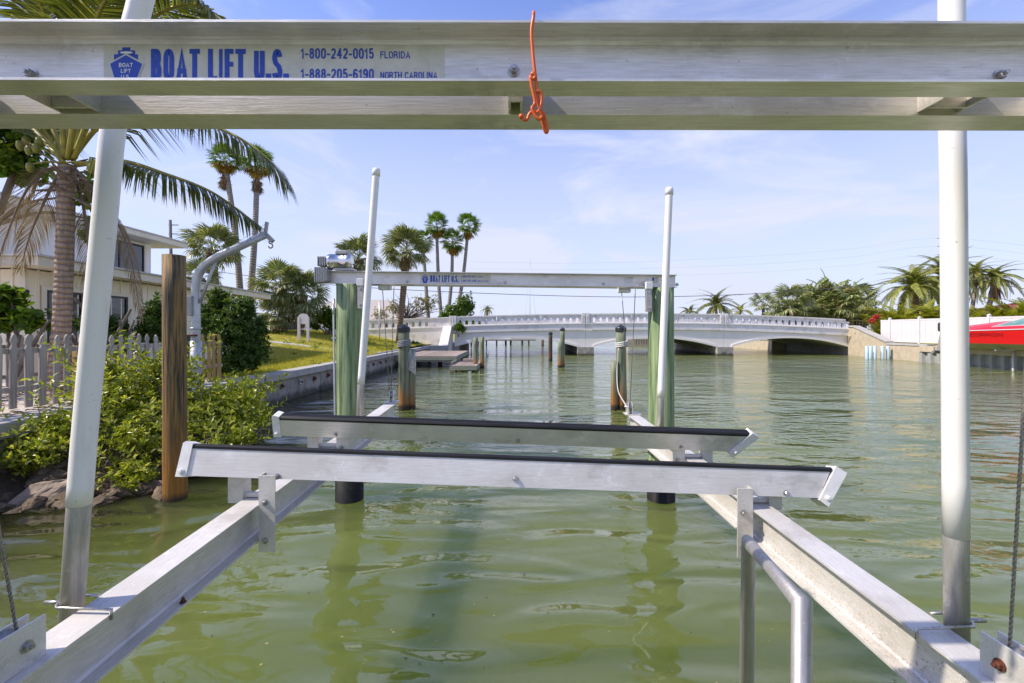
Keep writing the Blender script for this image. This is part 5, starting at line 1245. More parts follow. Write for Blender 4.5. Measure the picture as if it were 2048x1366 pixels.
wire('thick dark power line sagging across the whole view above the bridge', [W(330, 528, 44), W(500, 552, 44), W(690, 572, 44), W(950, 586, 44), W(1250, 594, 44), W(1500, 588, 44), W(1700, 574, 44), W(1905, 558, 44), W(2100, 586, 44)], 0.032, M_WIRE)
for k, (y0, y1, y2, lab) in enumerate(((528, 514, 476, 'faint top wire rising to the right guide post'), (541, 530, 492, 'faint second wire rising to the right guide post'), (556, 546, 509, 'faint third wire rising to the right guide post'))):
    wire(lab, [W(940, y0 - 4, 60), W(1200, y0 - 2, 60), W(1500, y1 - 1, 60), W(1700, (y1 + y2) / 2 + 3, 60), W(1882, y2, 60), W(2110, y2 + 22, 60)], 0.010, M_WIREF)
# masts of boats beyond the bridge
for px, top, d, r, lab in ((1060, 515, 120, 0.07, 'tall thin mast with stays beyond the bridge'), (958, 608, 120, 0.06, 'short thin mast left of the tall one, near the small palm'), (1022, 613, 120, 0.06, 'short thin mast midway between the palm and tall mast'), (1006, 610, 140, 0.035, 'faintest short mast beside the short one')):
    t = thing('sailboat_mast', lab, 'mast', (sx(px, d), d, 0), 'masts beyond the bridge')
    MB().tube([(sx(px, d), d, -0.5), (sx(px, d), d, sz(top, d))], [r, r * 0.6], 8).build('mast', M_GALV, t)
    if px == 1060:
        for dx in (-10, 12): MB().tube([(sx(px + dx, d), d, sz(640, d)), (sx(px, d), d, sz(top + 6, d))], 0.016, 4).build('stay', M_WIREF, t)
        MB().box((sx(px, d), d, sz(548, d)), (0.9, 0.05, 0.05)).build('spreader', M_GALV, t)
        MB().prism([(-5, 0), (4.5, 0), (5.5, 1.1), (-5.3, 1.0)], lambda p: (sx(px, d) + p[0], d - .9, p[1] - .1), lambda p: (sx(px, d) + p[0], d + .9, p[1] - .1)).build('hull', M_VINYL, t)
pst = thing('street_post', 'thin grey post on the lawn beside the far cables', 'post', (sx(759, 33), 33, 1)); MB().tube([(sx(759, 33), 33, 0.6), (sx(759, 33), 33, sz(602, 33))], 0.05, 8).build('pole', M_GALV, pst)

# bits of leaf and foam floating on the near water
fl, ff = [], []
for _ in range(260):
    y = 1.9 + 4.5 * random.random() ** 1.4; x = random.uniform(-2.3, 2.6) * y / 3
    a = random.random() * 6.28; r_ = random.uniform(0.003, 0.010); b_ = len(fl)
    fl += [(x + r_ * math.cos(a + q) * (1.6 if k % 2 else .7), y + r_ * math.sin(a + q), 0.004) for k, q in enumerate((0, 1.2, 2.6, 3.9, 5.1))]; ff.append(tuple(range(b_, b_ + 5)))
M_DEBR = pm('floating_leaf_bits', (0.03, 0.025, 0.015), (0.35, 0.28, 0.14), 3, rough=0.8, coord='World', lo=0.45, hi=0.6)
mb = MB(); mb.add(fl, ff); tag(mb.build('floating_debris', M_DEBR, recalc=False), 'scattered specks of leaf debris floating on the near water', 'debris', kind='stuff')

# ================================================================== VEGETATION
UP = Vector((0, 0, 1))
def leaf_quad(vs, fs, c, d, n, ln, w, fold=0.18):
    """a leaf: base c, direction d, surface normal n"""
    s = d.cross(n).normalized(); b = len(vs)
    m1, m2 = c + d * ln * 0.38, c + d * ln * 0.72
    vs += [c, m1 + s * w * 0.5 + n * w * fold, m2 + s * w * 0.38 + n * w * fold * .6, c + d * ln - n * ln * 0.06, m2 - s * w * 0.38 + n * w * fold * .6, m1 - s * w * 0.5 + n * w * fold]
    fs += [(b, b + 1, b + 2, b + 3), (b, b + 3, b + 4, b + 5)]
def rnd_dir():
    while True:
        v = Vector((random.uniform(-1, 1), random.uniform(-1, 1), random.uniform(-1, 1)))
        if 0.05 < v.length < 1: return v.normalized()
def clumps(ells, count, ln, w, per=6, shell=0.55, droop=0.0, up=0.5, cut=None):
    """leaf rosettes spread through a set of uneven ellipsoids (centre, radii)"""
    mb = MB(); vs, fs = [], []; tw = MB()
    vol = [e[1][0] * e[1][1] * e[1][2] for e in ells]; tot = sum(v ** 0.67 for v in vol)
    for (c, r), v in zip(ells, vol):
        c = Vector(c)
        for _ in range(int(count * v ** 0.67 / tot)):
            d = rnd_dir(); k = (shell + (1 - shell) * random.random()) if random.random() < 0.8 else random.random()
            lump = 0.78 + 0.42 * mnoise.noise(d * 2.3 + c * 1.3)
            p = c + Vector((d.x * r[0], d.y * r[1], d.z * r[2])) * k * lump
            if cut and cut(p): continue
            ax = (d * 0.7 + UP * up + rnd_dir() * 0.5).normalized(); t0 = ax.orthogonal().normalized()
            n_ = random.randint(max(2, per - 2), per + 1); a0 = random.random() * 6
            for q in range(n_):
                a = a0 + q * 2.4; e = random.uniform(0.25, 1.1)
                dd = (Matrix.Rotation(a, 3, ax) @ t0) * math.cos(e) + ax * math.sin(e) - UP * droop
                dd.normalize(); nn = (ax - dd * ax.dot(dd))
                if nn.length < 1e-3: continue
                leaf_quad(vs, fs, p + dd * ln * 0.1, dd, nn.normalized(), ln * random.uniform(0.7, 1.15), w * random.uniform(0.75, 1.15))
    mb.add(vs, fs); return mb
def branches(base, tips, r0, r1, mats, parent, name='stem'):
    for t in tips:
        base_, t = Vector(base), Vector(t); mid = base_.lerp(t, 0.5) + Vector((random.uniform(-.1, .1), random.uniform(-.1, .1), random.uniform(-.02, .1))) * (t - base_).length
        MB().tube(catmull([base_, mid, t], 8), [r0 + (r1 - r0) * i / 8 for i in range(9)], 6).build(name, mats, parent)

M_MANG = leafmat('mangrove_leaf', (0.15, 0.19, 0.018), (0.37, 0.42, 0.035), (0.68, 0.62, 0.13), 0.45, 0.34, 0.5)
M_DARKL = leafmat('dark_shrub_leaf', (0.034, 0.078, 0.014), (0.095, 0.165, 0.026), (0.20, 0.29, 0.055), 0.36, 0.4)
M_SEAG = leafmat('sea_grape_leaf', (0.068, 0.128, 0.015), (0.150, 0.255, 0.022), (0.330, 0.390, 0.030), 0.45, 0.4)
M_COCO = leafmat('coconut_leaflet', (0.065, 0.085, 0.014), (0.17, 0.185, 0.028), (0.34, 0.33, 0.055), 0.38, 0.36, 0.45)
M_COCOD = leafmat('dead_palm_leaflet', (0.208, 0.150, 0.098), (0.390, 0.280, 0.189), (0.260, 0.156, 0.078), 0.2, 0.7, 0.2)
M_RACH = pm('palm_rachis', (0.40, 0.35, 0.05), (0.26, 0.22, 0.04), 8, rough=0.5)
M_RACHD = pm('dead_palm_rachis', (0.26, 0.20, 0.15), (0.17, 0.12, 0.085), 8, rough=0.8)
M_SABAL = leafmat('sabal_leaf', (0.10, 0.135, 0.045), (0.27, 0.30, 0.115), (0.50, 0.48, 0.24), 0.28, 0.4, 0.4)
M_WASH = leafmat('fan_palm_leaf', (0.056, 0.136, 0.016), (0.152, 0.264, 0.029), (0.288, 0.352, 0.048), 0.35, 0.4)
M_WASHY = leafmat('yellow_fan_leaf', (0.28, 0.19, 0.02), (0.42, 0.26, 0.025), (0.30, 0.12, 0.02), 0.35, 0.5)
M_SKIRT = leafmat('dead_fan_leaf', (0.17, 0.12, 0.075), (0.30, 0.22, 0.14), (0.24, 0.12, 0.04), 0.2, 0.75, 0.2)
M_ARECA = leafmat('areca_leaf', (0.145, 0.174, 0.017), (0.362, 0.362, 0.032), (0.609, 0.493, 0.058), 0.4, 0.42)
M_PHX = leafmat('date_palm_leaflet', (0.15, 0.18, 0.04), (0.32, 0.34, 0.075), (0.50, 0.46, 0.13), 0.35, 0.45)
M_BANANA = leafmat('banana_leaf', (0.15, 0.21, 0.055), (0.31, 0.37, 0.115), (0.50, 0.50, 0.25), 0.4, 0.4)
M_BRUSH = leafmat('brown_brush_leaf', (0.22, 0.19, 0.09), (0.38, 0.34, 0.15), (0.52, 0.42, 0.26), 0.3, 0.6)
M_TREE = leafmat('tree_leaf', (0.060, 0.128, 0.015), (0.150, 0.247, 0.024), (0.270, 0.345, 0.045), 0.38, 0.42)
M_BARK = pm('grey_bark', (0.21, 0.175, 0.145), (0.12, 0.095, 0.075), 10, (2, 2, 0.4), rough=0.9, bmp=0.01)
M_BRACT = leafmat('red_bract', (0.55, 0.02, 0.05), (0.7, 0.05, 0.12), None, 0.4)
def palmtrunk(name, ca, cb, crack, ring=16, r3=(0.24, 0.205, 0.175)):
    m, N, L, b = newmat(name)
    tc = N.new('ShaderNodeTexCoord'); wv = N.new('ShaderNodeTexWave'); wv.bands_direction = 'Z'; wv.inputs['Scale'].default_value = ring / 6.28 * 2
    wv.inputs['Distortion'].default_value = 3.0; wv.inputs['Detail'].default_value = 3; wv.inputs['Detail Scale'].default_value = 1.4
    L.new(tc.outputs['Object'], wv.inputs['Vector'])
    g = noise_tex(N, L, 30, 5, 0.7, (1, 1, 0.12))
    c = ramp(N, L, g, [(0.3, ca), (0.65, cb)])
    c = mixc(N, L, ramp(N, L, wv.outputs['Fac'], [(0.05, 0.85), (0.35, 0.0)]), c, crack)
    c = mixc(N, L, ramp(N, L, noise_tex(N, L, 3, 3, 0.5), [(0.5, 0.0), (0.7, 0.4)]), c, r3)
    L.new(c, b.inputs['Base Color']); b.inputs['Roughness'].default_value = 0.9
    h = math_n(N, L, 'ADD', wv.outputs['Fac'], math_n(N, L, 'MULTIPLY', g, 0.7)); bump(N, L, b, h, 0.028)
    return m
M_CTRUNK = palmtrunk('coconut_trunk', (0.28, 0.195, 0.13), (0.52, 0.39, 0.28), (0.20, 0.135, 0.095), 10)
M_STRUNK = palmtrunk('sabal_trunk', (0.20, 0.13, 0.08), (0.31, 0.22, 0.14), (0.09, 0.055, 0.035), 6, (0.30, 0.17, 0.08))
M_WTRUNK = palmtrunk('slim_palm_trunk', (0.27, 0.235, 0.20), (0.38, 0.34, 0.30), (0.18, 0.15, 0.125), 6)

# ---- mangrove shrub on the bank
cutp = lambda p: (p - Vector((sx(352, 5.2), 5.2, p.z))).length < 0.2 or p.x < WALL_X - 0.9 or (p.z < 0.10)
ells = [(W(430, 820, 6.9), (0.95, 1.1, 0.62)), (W(255, 795, 6.5), (0.95, 0.9, 0.68)), (W(300, 880, 6.0), (0.95, 0.6, 0.50)), (W(120, 870, 5.9), (0.62, 0.7, 0.42)),
        (W(480, 830, 7.6), (0.48, 0.8, 0.42)), (W(60, 905, 5.5), (0.45, 0.5, 0.28)), (W(270, 950, 5.5), (0.45, 0.35, 0.20)), (W(430, 905, 6.1), (0.55, 0.5, 0.32)), (W(335, 745, 6.9), (0.55, 0.6, 0.45)), (W(200, 740, 6.6), (0.40, 0.4, 0.36)),
        (W(478, 800, 8.0), (0.40, 0.5, 0.32)), (W(480, 880, 6.3), (0.25, 0.4, 0.22))]
ms = thing('mangrove_shrub', 'sprawling yellow-green leafy shrub on the rocky bank around the brown piling', 'shrub', (-5.2, 6.4, 0.1))
tag(clumps(ells, 4200, 0.076, 0.034, 6, 0.30, 0.0, 0.75, cutp).build('foliage', M_MANG, ms, recalc=False), kind='stuff')
for k in range(26):
    c, r = random.choice(ells); c = Vector(c)
    branches((c.x * 0.5 - 2.65 + random.uniform(-.3, .3), 6.2 + random.uniform(-.6, .9), 0.12), [c + Vector((random.uniform(-r[0], r[0]) * .75, random.uniform(-r[1], r[1]) * .7, random.uniform(-.2, .8) * r[2]))], 0.016, 0.005, M_BARK, ms)
sv, sf = [], []
for k in range(90):                                     # loose sprigs standing out of the mass
    c, r = random.choice(ells); d = rnd_dir(); d.z = abs(d.z) * 0.8 + 0.1; d.normalize()
    p0 = Vector(c) + Vector((d.x * r[0], d.y * r[1], d.z * r[2])) * 0.7; dd = (d + UP * 0.5 + rnd_dir() * 0.4).normalized(); ln = random.uniform(0.22, 0.48)
    if cutp(p0) or cutp(p0 + dd * ln): continue
    MB().tube([p0, p0 + dd * ln], [0.005, 0.002], 4).build('twig', M_BARK, ms)
    for q in range(9):
        t = 0.35 + 0.65 * q / 8; a = q * 2.4; o1 = dd.orthogonal().normalized(); ld = ((Matrix.Rotation(a, 3, dd) @ o1) * 0.8 + dd * 0.6).normalized()
        leaf_quad(sv, sf, p0 + dd * ln * t, ld, (dd - ld * dd.dot(ld)).normalized(), random.uniform(.07, .12), random.uniform(.03, .045))
mb = MB(); mb.add(sv, sf); tag(mb.build('sprig_leaves', M_MANG, ms, recalc=False), kind='stuff')
# ---- dark shrub behind the davit
ds = thing('dark_shrub', 'dense dark green shrub beside the davit at the end of the picket fence', 'shrub', (sx(465, 11.8), 11.8, 0.8))
tag(clumps([(W(465, 655, 11.6), (0.80, 0.8, 0.92)), (W(505, 700, 12.0), (0.45, 0.7, 0.65)), (W(430, 640, 11.8), (0.5, 0.6, 0.75)), (W(470, 725, 11.6), (0.6, 0.6, 0.4)), (W(440, 600, 11.7), (0.32, 0.4, 0.35)), (W(490, 618, 11.7), (0.35, 0.4, 0.40)), (W(515, 660, 12), (0.30, 0.4, 0.35))], 2600, 0.115, 0.04, 6, 0.3, 0.15, 0.4, lambda p: p.z < 0.8).build('foliage', M_DARKL, ds, recalc=False), kind='stuff')
branches((sx(465, 11.8), 11.8, 0.75), [W(450, 640, 11.7), W(480, 650, 11.8), W(500, 690, 12), W(430, 660, 11.7)], 0.03, 0.01, M_BARK, ds)
d2 = thing('house_shrub', 'dark shrub growing against the house wall behind the brown piling', 'shrub', W(315, 720, 11))
tag(clumps([(W(312, 640, 11.4), (0.32, 0.4, 0.75)), (W(300, 660, 11.0), (0.3, 0.4, 0.4)), (W(225, 660, 10.6), (0.36, 0.4, 0.34))], 1000, 0.11, 0.042, 6, 0.4, 0.1, 0.4).build('foliage', M_DARKL, d2, recalc=False), kind='stuff')
branches(W(310, 735, 11.2), [W(312, 620, 11.3), W(300, 650, 11), W(320, 640, 11.4), W(226, 655, 10.6)], 0.03, 0.01, M_BARK, d2)
# pruned woody shrub and the sea grapes at the left
pr = thing('pruned_shrub', 'bare pruned woody stems sprouting behind the pickets by the house', 'shrub', W(200, 740, 8.6))
branches(W(215, 745, 8.7), [W(262, 618, 8.8), W(240, 640, 8.6), W(150, 595, 8.4), W(110, 618, 8.3), W(268, 640, 8.9)], 0.045, 0.022, M_BARK, pr)
tag(clumps([(W(125, 628, 8.3), (0.18, 0.2, 0.14)), (W(230, 690, 8.7), (0.4, 0.3, 0.3)), (W(160, 650, 8.4), (0.25, 0.2, 0.12))], 170, 0.10, 0.035, 5).build('foliage', M_DARKL, pr, recalc=False), kind='stuff')
sgp = thing('sea_grape_shrub', 'low sea grape with round leaves at the left edge behind the fence', 'shrub', W(20, 750, 7.8))
branches(W(25, 760, 7.9), [W(5, 610, 7.9), W(22, 600, 7.9), W(48, 640, 7.9), W(98, 640, 7.9), W(40, 670, 7.8)], 0.05, 0.018, M_BARK, sgp)
tag(clumps([(W(8, 600, 7.9), (0.30, 0.35, 0.28)), (W(52, 635, 7.9), (0.26, 0.3, 0.12)), (W(-10, 640, 7.8), (0.3, 0.35, 0.25)), (W(70, 655, 7.9), (0.18, 0.2, 0.08))], 230, 0.15, 0.12, 4, 0.4).build('foliage', M_SEAG, sgp, recalc=False), kind='stuff')
sgt = thing('sea_grape_tree', 'tall sea grape with round lime leaves behind the coconut crown', 'tree', W(-60, 760, 10.2))
MB().tube(catmull([W(-60, 770, 9.2), W(-40, 560, 9.3), W(0, 420, 9.3), W(30, 330, 9.4)], 14), [0.13 - 0.007 * i for i in range(15)], 8).build('trunk', M_BARK, sgt)
branches(W(-10, 450, 9.3), [W(60, 300, 9.5), W(80, 350, 9.5), W(10, 290, 9.4), W(180, 390, 9.4), W(190, 440, 9.5)], 0.05, 0.014, M_BARK, sgt, 'limb')
tag(clumps([(W(40, 330, 9.5), (0.55, 0.5, 0.55)), (W(-5, 300, 9.4), (0.5, 0.5, 0.7)), (W(180, 390, 9.5), (0.25, 0.3, 0.50)), (W(190, 460, 9.5), (0.16, 0.2, 0.35)), (W(60, 270, 9.6), (0.5, 0.5, 0.3))], 400, 0.17, 0.14, 4, 0.4, 0.2).build('crown', M_SEAG, sgt, recalc=False), kind='stuff')

# ---- coconut palm
def pinnate(path, ll, n, gravity=0.5, width=0.035, spread=0.9, rad=0.03, vdir=None, ragged=0.0):
    """feather leaf along a path: returns (rachis MB, leaflet MB)"""
    P = catmull(path, 40); ra = MB(); ra.tube(P, [max(0.004, rad * (1 - i / 41) ** 0.7) for i in range(41)], 6)
    vs, fs = [], []
    for k in range(n):
        t = 0.13 + 0.87 * (k + 0.5) / n; f = t * 40; i = min(int(f), 39); p = P[i].lerp(P[i + 1], f - i); tg = (P[i + 1] - P[i]).normalized()
        side = tg.cross(UP)
        side = side.normalized() if side.length > 0.15 else Vector((0, 1, 0))
        nrm = side.cross(tg).normalized()
        L_ = ll * (0.35 + 0.65 * math.sin(math.pi * min(1, 0.18 + 0.80 * t)) ** 0.8) * (0.55 if t > 0.93 else 1)
        for s in (-1, 1):
            if random.random() < ragged: continue
            d = (side * s * spread + tg * (0.55 + 0.5 * t) + nrm * 0.25 + rnd_dir() * 0.10).normalized()
            L2 = L_ * random.uniform(0.85, 1.08)
            d1 = (d - UP * gravity * 0.45).normalized(); d2_ = (d - UP * gravity * 1.5).normalized()
            a = p; b_ = a + d1 * L2 * 0.5; c = b_ + d2_ * L2 * 0.5
            sd = d1.cross(nrm); sd = sd.normalized() if sd.length > .1 else tg
            w = width * 0.5; q = len(vs)
            vs += [a - sd * w * .5, a + sd * w * .5, b_ + sd * w, b_ - sd * w, c]
            fs += [(q, q + 1, q + 2, q + 3), (q + 3, q + 2, q + 4)]
    lf = MB(); lf.add(vs, fs); return ra, lf
cp = thing('coconut_palm', 'coconut palm with ringed trunk, green and dead fronds by the house', 'palm', W(125, 790, 8.0))
Tp = catmull([W(118, 800, 8.0), W(121, 700, 8.0), W(126, 600, 8.0), W(130, 480, 8.0), W(133, 372, 8.0), W(135, 330, 8.0)], 60)
tr = []
for i in range(61):
    t = i / 60; r = 0.134 + 0.08 * max(0, 1 - t / 0.30) ** 1.6 - 0.012 * t; tr.append(r * (1 + random.uniform(-.012, .02)))
MB().tube(Tp, tr, 20).build('trunk', M_CTRUNK, cp)
FR = [  # green fronds: path in photo pixels and distance
    [(142, 318, 8), (215, 240, 7.9), (330, 222, 7.7), (450, 262, 7.5), (530, 312, 7.4), (578, 372, 7.4)],
    [(152, 330, 8), (240, 322, 7.9), (330, 348, 7.7), (425, 385, 7.6), (518, 450, 7.5)],
    [(146, 318, 8), (180, 170, 8.2), (240, 60, 8.4), (330, 5, 8.6), (420, 20, 8.8)],
    [(140, 315, 8), (150, 160, 8), (165, 40, 8), (190, -60, 7.8), (230, -120, 7.5)],
    [(130, 315, 8), (115, 160, 7.8), (95, 50, 7.5), (60, -30, 7.1), (10, -70, 6.8)],
    [(128, 318, 8), (80, 190, 8.2), (20, 90, 8.4), (-60, 40, 8.6), (-150, 50, 8.8)],
    [(126, 320, 8), (60, 230, 7.9), (-20, 180, 7.8), (-120, 190, 7.7)],
    [(135, 318, 8.1), (130, 180, 8.8), (120, 70, 9.6), (105, 0, 10.4), (90, 10, 11.2)],
    [(145, 320, 8.1), (200, 200, 8.8), (260, 120, 9.5), (320, 110, 10.2), (380, 150, 10.8)],
    [(125, 322, 8.1), (50, 245, 8.8), (-20, 230, 9.5), (-100, 260, 10.2)],
    [(148, 316, 7.9), (215, 150, 7.6), (300, 40, 7.3), (390, 10, 7.1), (470, 60, 6.9)],
    [(136, 316, 7.9), (160, 170, 7.2), (185, 60, 6.6), (210, 0, 6.2), (240, -20, 5.8)],
]
for i, f in enumerate(FR):
    ra, lf = pinnate([W(*q) for q in f], 1.12, 150, 1.05 if i < 2 else 0.6, 0.031, 0.8, 0.045, ragged=0.06)
    fr = ra.build('frond', M_RACH, cp); lf.build('leaflets', M_COCO, fr, recalc=False)
FD = [([(118, 335, 8), (82, 345, 7.9), (45, 395, 7.8), (10, 480, 7.7), (-15, 560, 7.6)], 0.75, 1.1, 0.1),
      ([(152, 340, 8), (190, 380, 8), (232, 440, 8), (262, 520, 7.95), (282, 640, 7.9)], 0.50, 2.2, 0.05),
      ([(148, 345, 8.1), (168, 420, 8.2), (178, 520, 8.25), (180, 640, 8.25)], 0.5, 2.2, 0.15),
      ([(122, 340, 8.1), (90, 400, 8.2), (60, 470, 8.3), (40, 540, 8.3)], 0.6, 1.8, 0.3)]
for f, ll, g, rg in FD:
    ra, lf = pinnate([W(*q) for q in f], ll * 1.1, 95, g * 0.8, 0.012, 0.8, 0.03, ragged=rg)
    fr = ra.build('dead_frond', M_RACHD, cp); lf.build('leaflets', M_COCOD, fr, recalc=False)
M_NUT = pm('green_coconut', (0.15, 0.17, 0.02), (0.24, 0.22, 0.03), 5, rough=0.45)
for px, py, d in ((40, 290, 7.8), (58, 300, 7.7), (52, 282, 7.85), (72, 296, 7.7), (60, 334, 7.7), (182, 336, 7.7), (192, 330, 7.8), (78, 284, 7.75)):
    c = W(px, py, d); MB().lathe(c - Vector((0, 0, .11)), [(0.008, 0.02), (0.04, 0.04), (0.058, 0.10), (0.05, 0.16), (0.012, 0.19)], 12).build('coconut', M_NUT, cp)
branches(W(132, 325, 7.9), [W(45, 280, 7.8), W(60, 330, 7.75), W(185, 330, 7.8)], 0.02, 0.008, M_RACH, cp, 'fruit_stalk')
for k in range(22):                                     # old leaf bases and sheaths round the crown shaft
    a = k * 2.4; h = -0.35 + 0.6 * (k / 22); c = W(134, 352, 8) + Vector((0, 0, h)); d = Vector((math.cos(a), math.sin(a), random.uniform(-0.6, 0.9))).normalized()
    s = d.cross(UP).normalized() * random.uniform(0.03, 0.06); p0 = c + Vector((math.cos(a), math.sin(a), 0)) * 0.09; ln = random.uniform(0.2, 0.55)
    o_ = d.cross(s).normalized() * 0.02
    MB().add([p0 - s, p0 + s, p0 + d * ln * .6 + s * .7, p0 + d * ln, p0 + d * ln * .6 - s * .7, p0 - s + o_, p0 + s + o_, p0 + d * ln * .6 + s * .7 + o_, p0 + d * ln + o_, p0 + d * ln * .6 - s * .7 + o_],
             [(0, 1, 2, 3, 4), (9, 8, 7, 6, 5)] + [(i, (i + 1) % 5, 5 + (i + 1) % 5, 5 + i) for i in range(5)]).build('leaf_sheath', M_RACHD, cp)

# ---- shared leaf meshes for the other palms
def fan_mesh(name, mat, Lp, Lr, nseg, droop, half=R(120), curl=0.25, seed=0):
    rs = random.Random(seed); vs, fs = [], []
    w0 = 0.012 * (1 + Lr); 
    vs += [Vector((0, -w0, 0)), Vector((0, w0, 0)), Vector((Lp, w0 * .6, 0)), Vector((Lp, -w0 * .6, 0))]; fs.append((0, 1, 2, 3))
    for k in range(nseg):
        a = -half + 2 * half * (k + 0.5) / nseg; L_ = Lr * (0.72 + 0.28 * math.cos(a * 0.7)) * rs.uniform(0.88, 1.05)
        d = Vector((math.cos(a), math.sin(a), 0)); s = Vector((-d.y, d.x, 0)); w = L_ * half / nseg * 0.62
        zc = (k % 2 - 0.5) * 0.04 * Lr
        p0 = Vector((Lp, 0, 0)); m = p0 + d * L_ * 0.55 + Vector((0, 0, zc - droop * L_ * 0.12 - curl * abs(math.sin(a)) * L_ * .2)); t = p0 + d * L_ * (1 - 0.15 * droop) + Vector((0, 0, -droop * L_ * rs.uniform(0.35, 0.6) - curl * abs(math.sin(a)) * L_ * .35))
        b = len(vs); vs += [p0, m - s * w, m + s * w, t]; fs += [(b, b + 1, b + 3, b + 2)]
    mb = MB(); mb.add(vs, fs); me = mb.mesh(name, (0, 0, 0), recalc=False); me.materials.append(mat); return me
def feather_mesh(name, mat, L_, ll, n, arch, grav, width, seed=0):
    st_ = random.getstate(); random.seed(seed)
    path = [Vector((L_ * t, 0, arch * L_ * (0.55 * t - 0.95 * t * t))) for t in (0, .2, .4, .6, .8, 1.0)]
    ra, lf = pinnate(path, ll, n, grav, width, 0.9, 0.03)
    lf.add(ra.v, ra.f); random.setstate(st_)
    me = lf.mesh(name, (0, 0, 0), recalc=False); me.materials.append(mat); return me
def aim(d, c, roll=0.0, s=1.0):
    d = d.normalized(); y = UP.cross(d); y = y.normalized() if y.length > 1e-3 else Vector((0, 1, 0)); z = d.cross(y)
    m = Matrix((d, y, z)).transposed().to_4x4() @ Matrix.Rotation(roll, 4, 'X')
    return Matrix.Translation(c) @ m @ Matrix.Scale(s, 4)
SAB = [fan_mesh('frond', M_SABAL, 0.95, 0.95, 26, 0.75, R(125), 0.5, i) for i in range(3)]
WSH = [fan_mesh('frond', M_WASH, 0.75, 0.75, 22, 0.45, R(120), 0.3, i) for i in range(3)]
WSY = [fan_mesh('dead_frond', M_WASHY, 0.65, 0.75, 18, 0.8, R(110), 0.6, i) for i in range(2)]
WSK = [fan_mesh('dead_frond', M_SKIRT, 0.55, 0.8, 14, 0.5, R(60), 0.5, i) for i in range(2)]
def fan_palm(label, base, mid, crown, scale, meshes, nlive, tr0, tr1, mat, dead=(), ndead=0, group=None, boots=0.0, elev=(-35, 80), name='fan_palm', deade=(-85, -50), skirt=0.4):
    base, crown = Vector(base), Vector(crown); t = thing(name, label, 'palm', base, group)
    P = catmull([base, Vector(mid), crown], 16)
    rad = [tr0 + (tr1 - tr0) * i / 16 for i in range(17)]
    if boots: rad = [r * (1 + boots * max(0, (i - 10) / 6)) for i, r in enumerate(rad)]
    MB().tube(P, rad, 10).build('trunk', mat, t)
    ax = (P[-1] - P[-2]).normalized()
    for k in range(nlive):
        u = (k + 0.5) / nlive; e = R(elev[1] - (elev[1] - elev[0]) * u ** 0.85) + random.uniform(-.15, .15); a = k * 2.39996 + random.uniform(-.2, .2)
        d = Vector((math.cos(a) * math.cos(e), math.sin(a) * math.cos(e), math.sin(e)))
        inst('frond', random.choice(meshes), aim(d, crown + Vector((0, 0, 0.12 * (1 - u))) * scale, random.uniform(-.5, .5), scale * random.uniform(0.85, 1.1)), t)
    for k in range(ndead):
        a = k * 2.39996; e = R(random.uniform(*deade)); off = 0.05 + skirt * (k / max(1, ndead)); ms_ = dead
        if skirt > 1:                                   # yellow fans below the crown, then a shaggy skirt down the trunk
            if k < ndead * 0.4: e = R(random.uniform(-62, -12)); off = 0.10; ms_ = WSY
            else: e = R(random.uniform(-89, -70)); ms_ = WSK
        d = Vector((math.cos(a) * math.cos(e), math.sin(a) * math.cos(e), math.sin(e)))
        inst('dead_frond', random.choice(ms_), aim(d, crown - Vector((0, 0, off)) * scale, random.uniform(-.6, .6), scale * random.uniform(0.7, 0.95)), t)
    return t
fan_palm('sabal palm with short trunk behind the house, left of the davit arm', W(438, 640, 27), W(428, 560, 27), W(424, 500, 27), 1.02, SAB, 34, 0.24, 0.26, M_STRUNK, WSK, 6, 'sabal palms', 0.4, name='sabal_palm')
fan_palm('lower sabal palm partly hidden under the davit arm beside the house', W(420, 640, 25), W(415, 590, 25), W(400, 560, 25), 0.75, SAB, 24, 0.2, 0.2, M_STRUNK, (), 0, 'sabal palms', 0.3, name='sabal_palm')
fan_palm('left one of the sabal pair behind the lawn, taller', W(568, 668, 26), W(564, 620, 26), W(562, 578, 26), 0.98, SAB, 40, 0.2, 0.24, M_STRUNK, WSK, 8, 'sabal palms', 0.3, (-55, 80), 'sabal_palm')
fan_palm('right one of the sabal pair behind the lawn, rounder crown', W(600, 668, 26.5), W(604, 630, 26.5), W(604, 592, 26.5), 0.98, SAB, 42, 0.2, 0.24, M_STRUNK, WSK, 8, 'sabal palms', 0.3, (-60, 80), 'sabal_palm')
fan_palm('low sabal palm at the foot of the sabal pair', W(552, 668, 25.5), W(552, 652, 25.5), W(550, 632, 25.5), 0.75, SAB, 26, 0.18, 0.2, M_STRUNK, (), 0, 'sabal palms', 0.2, (-40, 80), 'sabal_palm')
fan_palm('sabal palm rising just behind the lift motor', W(716, 690, 31), W(717, 600, 31), W(716, 520, 31), 1.05, SAB, 34, 0.23, 0.26, M_STRUNK, (), 0, 'sabal palms', 0.45, (-30, 82), 'sabal_palm')
fan_palm('sabal palm with a dark trunk crossing the white approach wall', W(796, 690, 33), W(806, 590, 33), W(813, 505, 33), 1.15, SAB, 36, 0.20, 0.24, M_STRUNK, WSK, 3, 'sabal palms', 0.5, (-30, 82), 'sabal_palm')
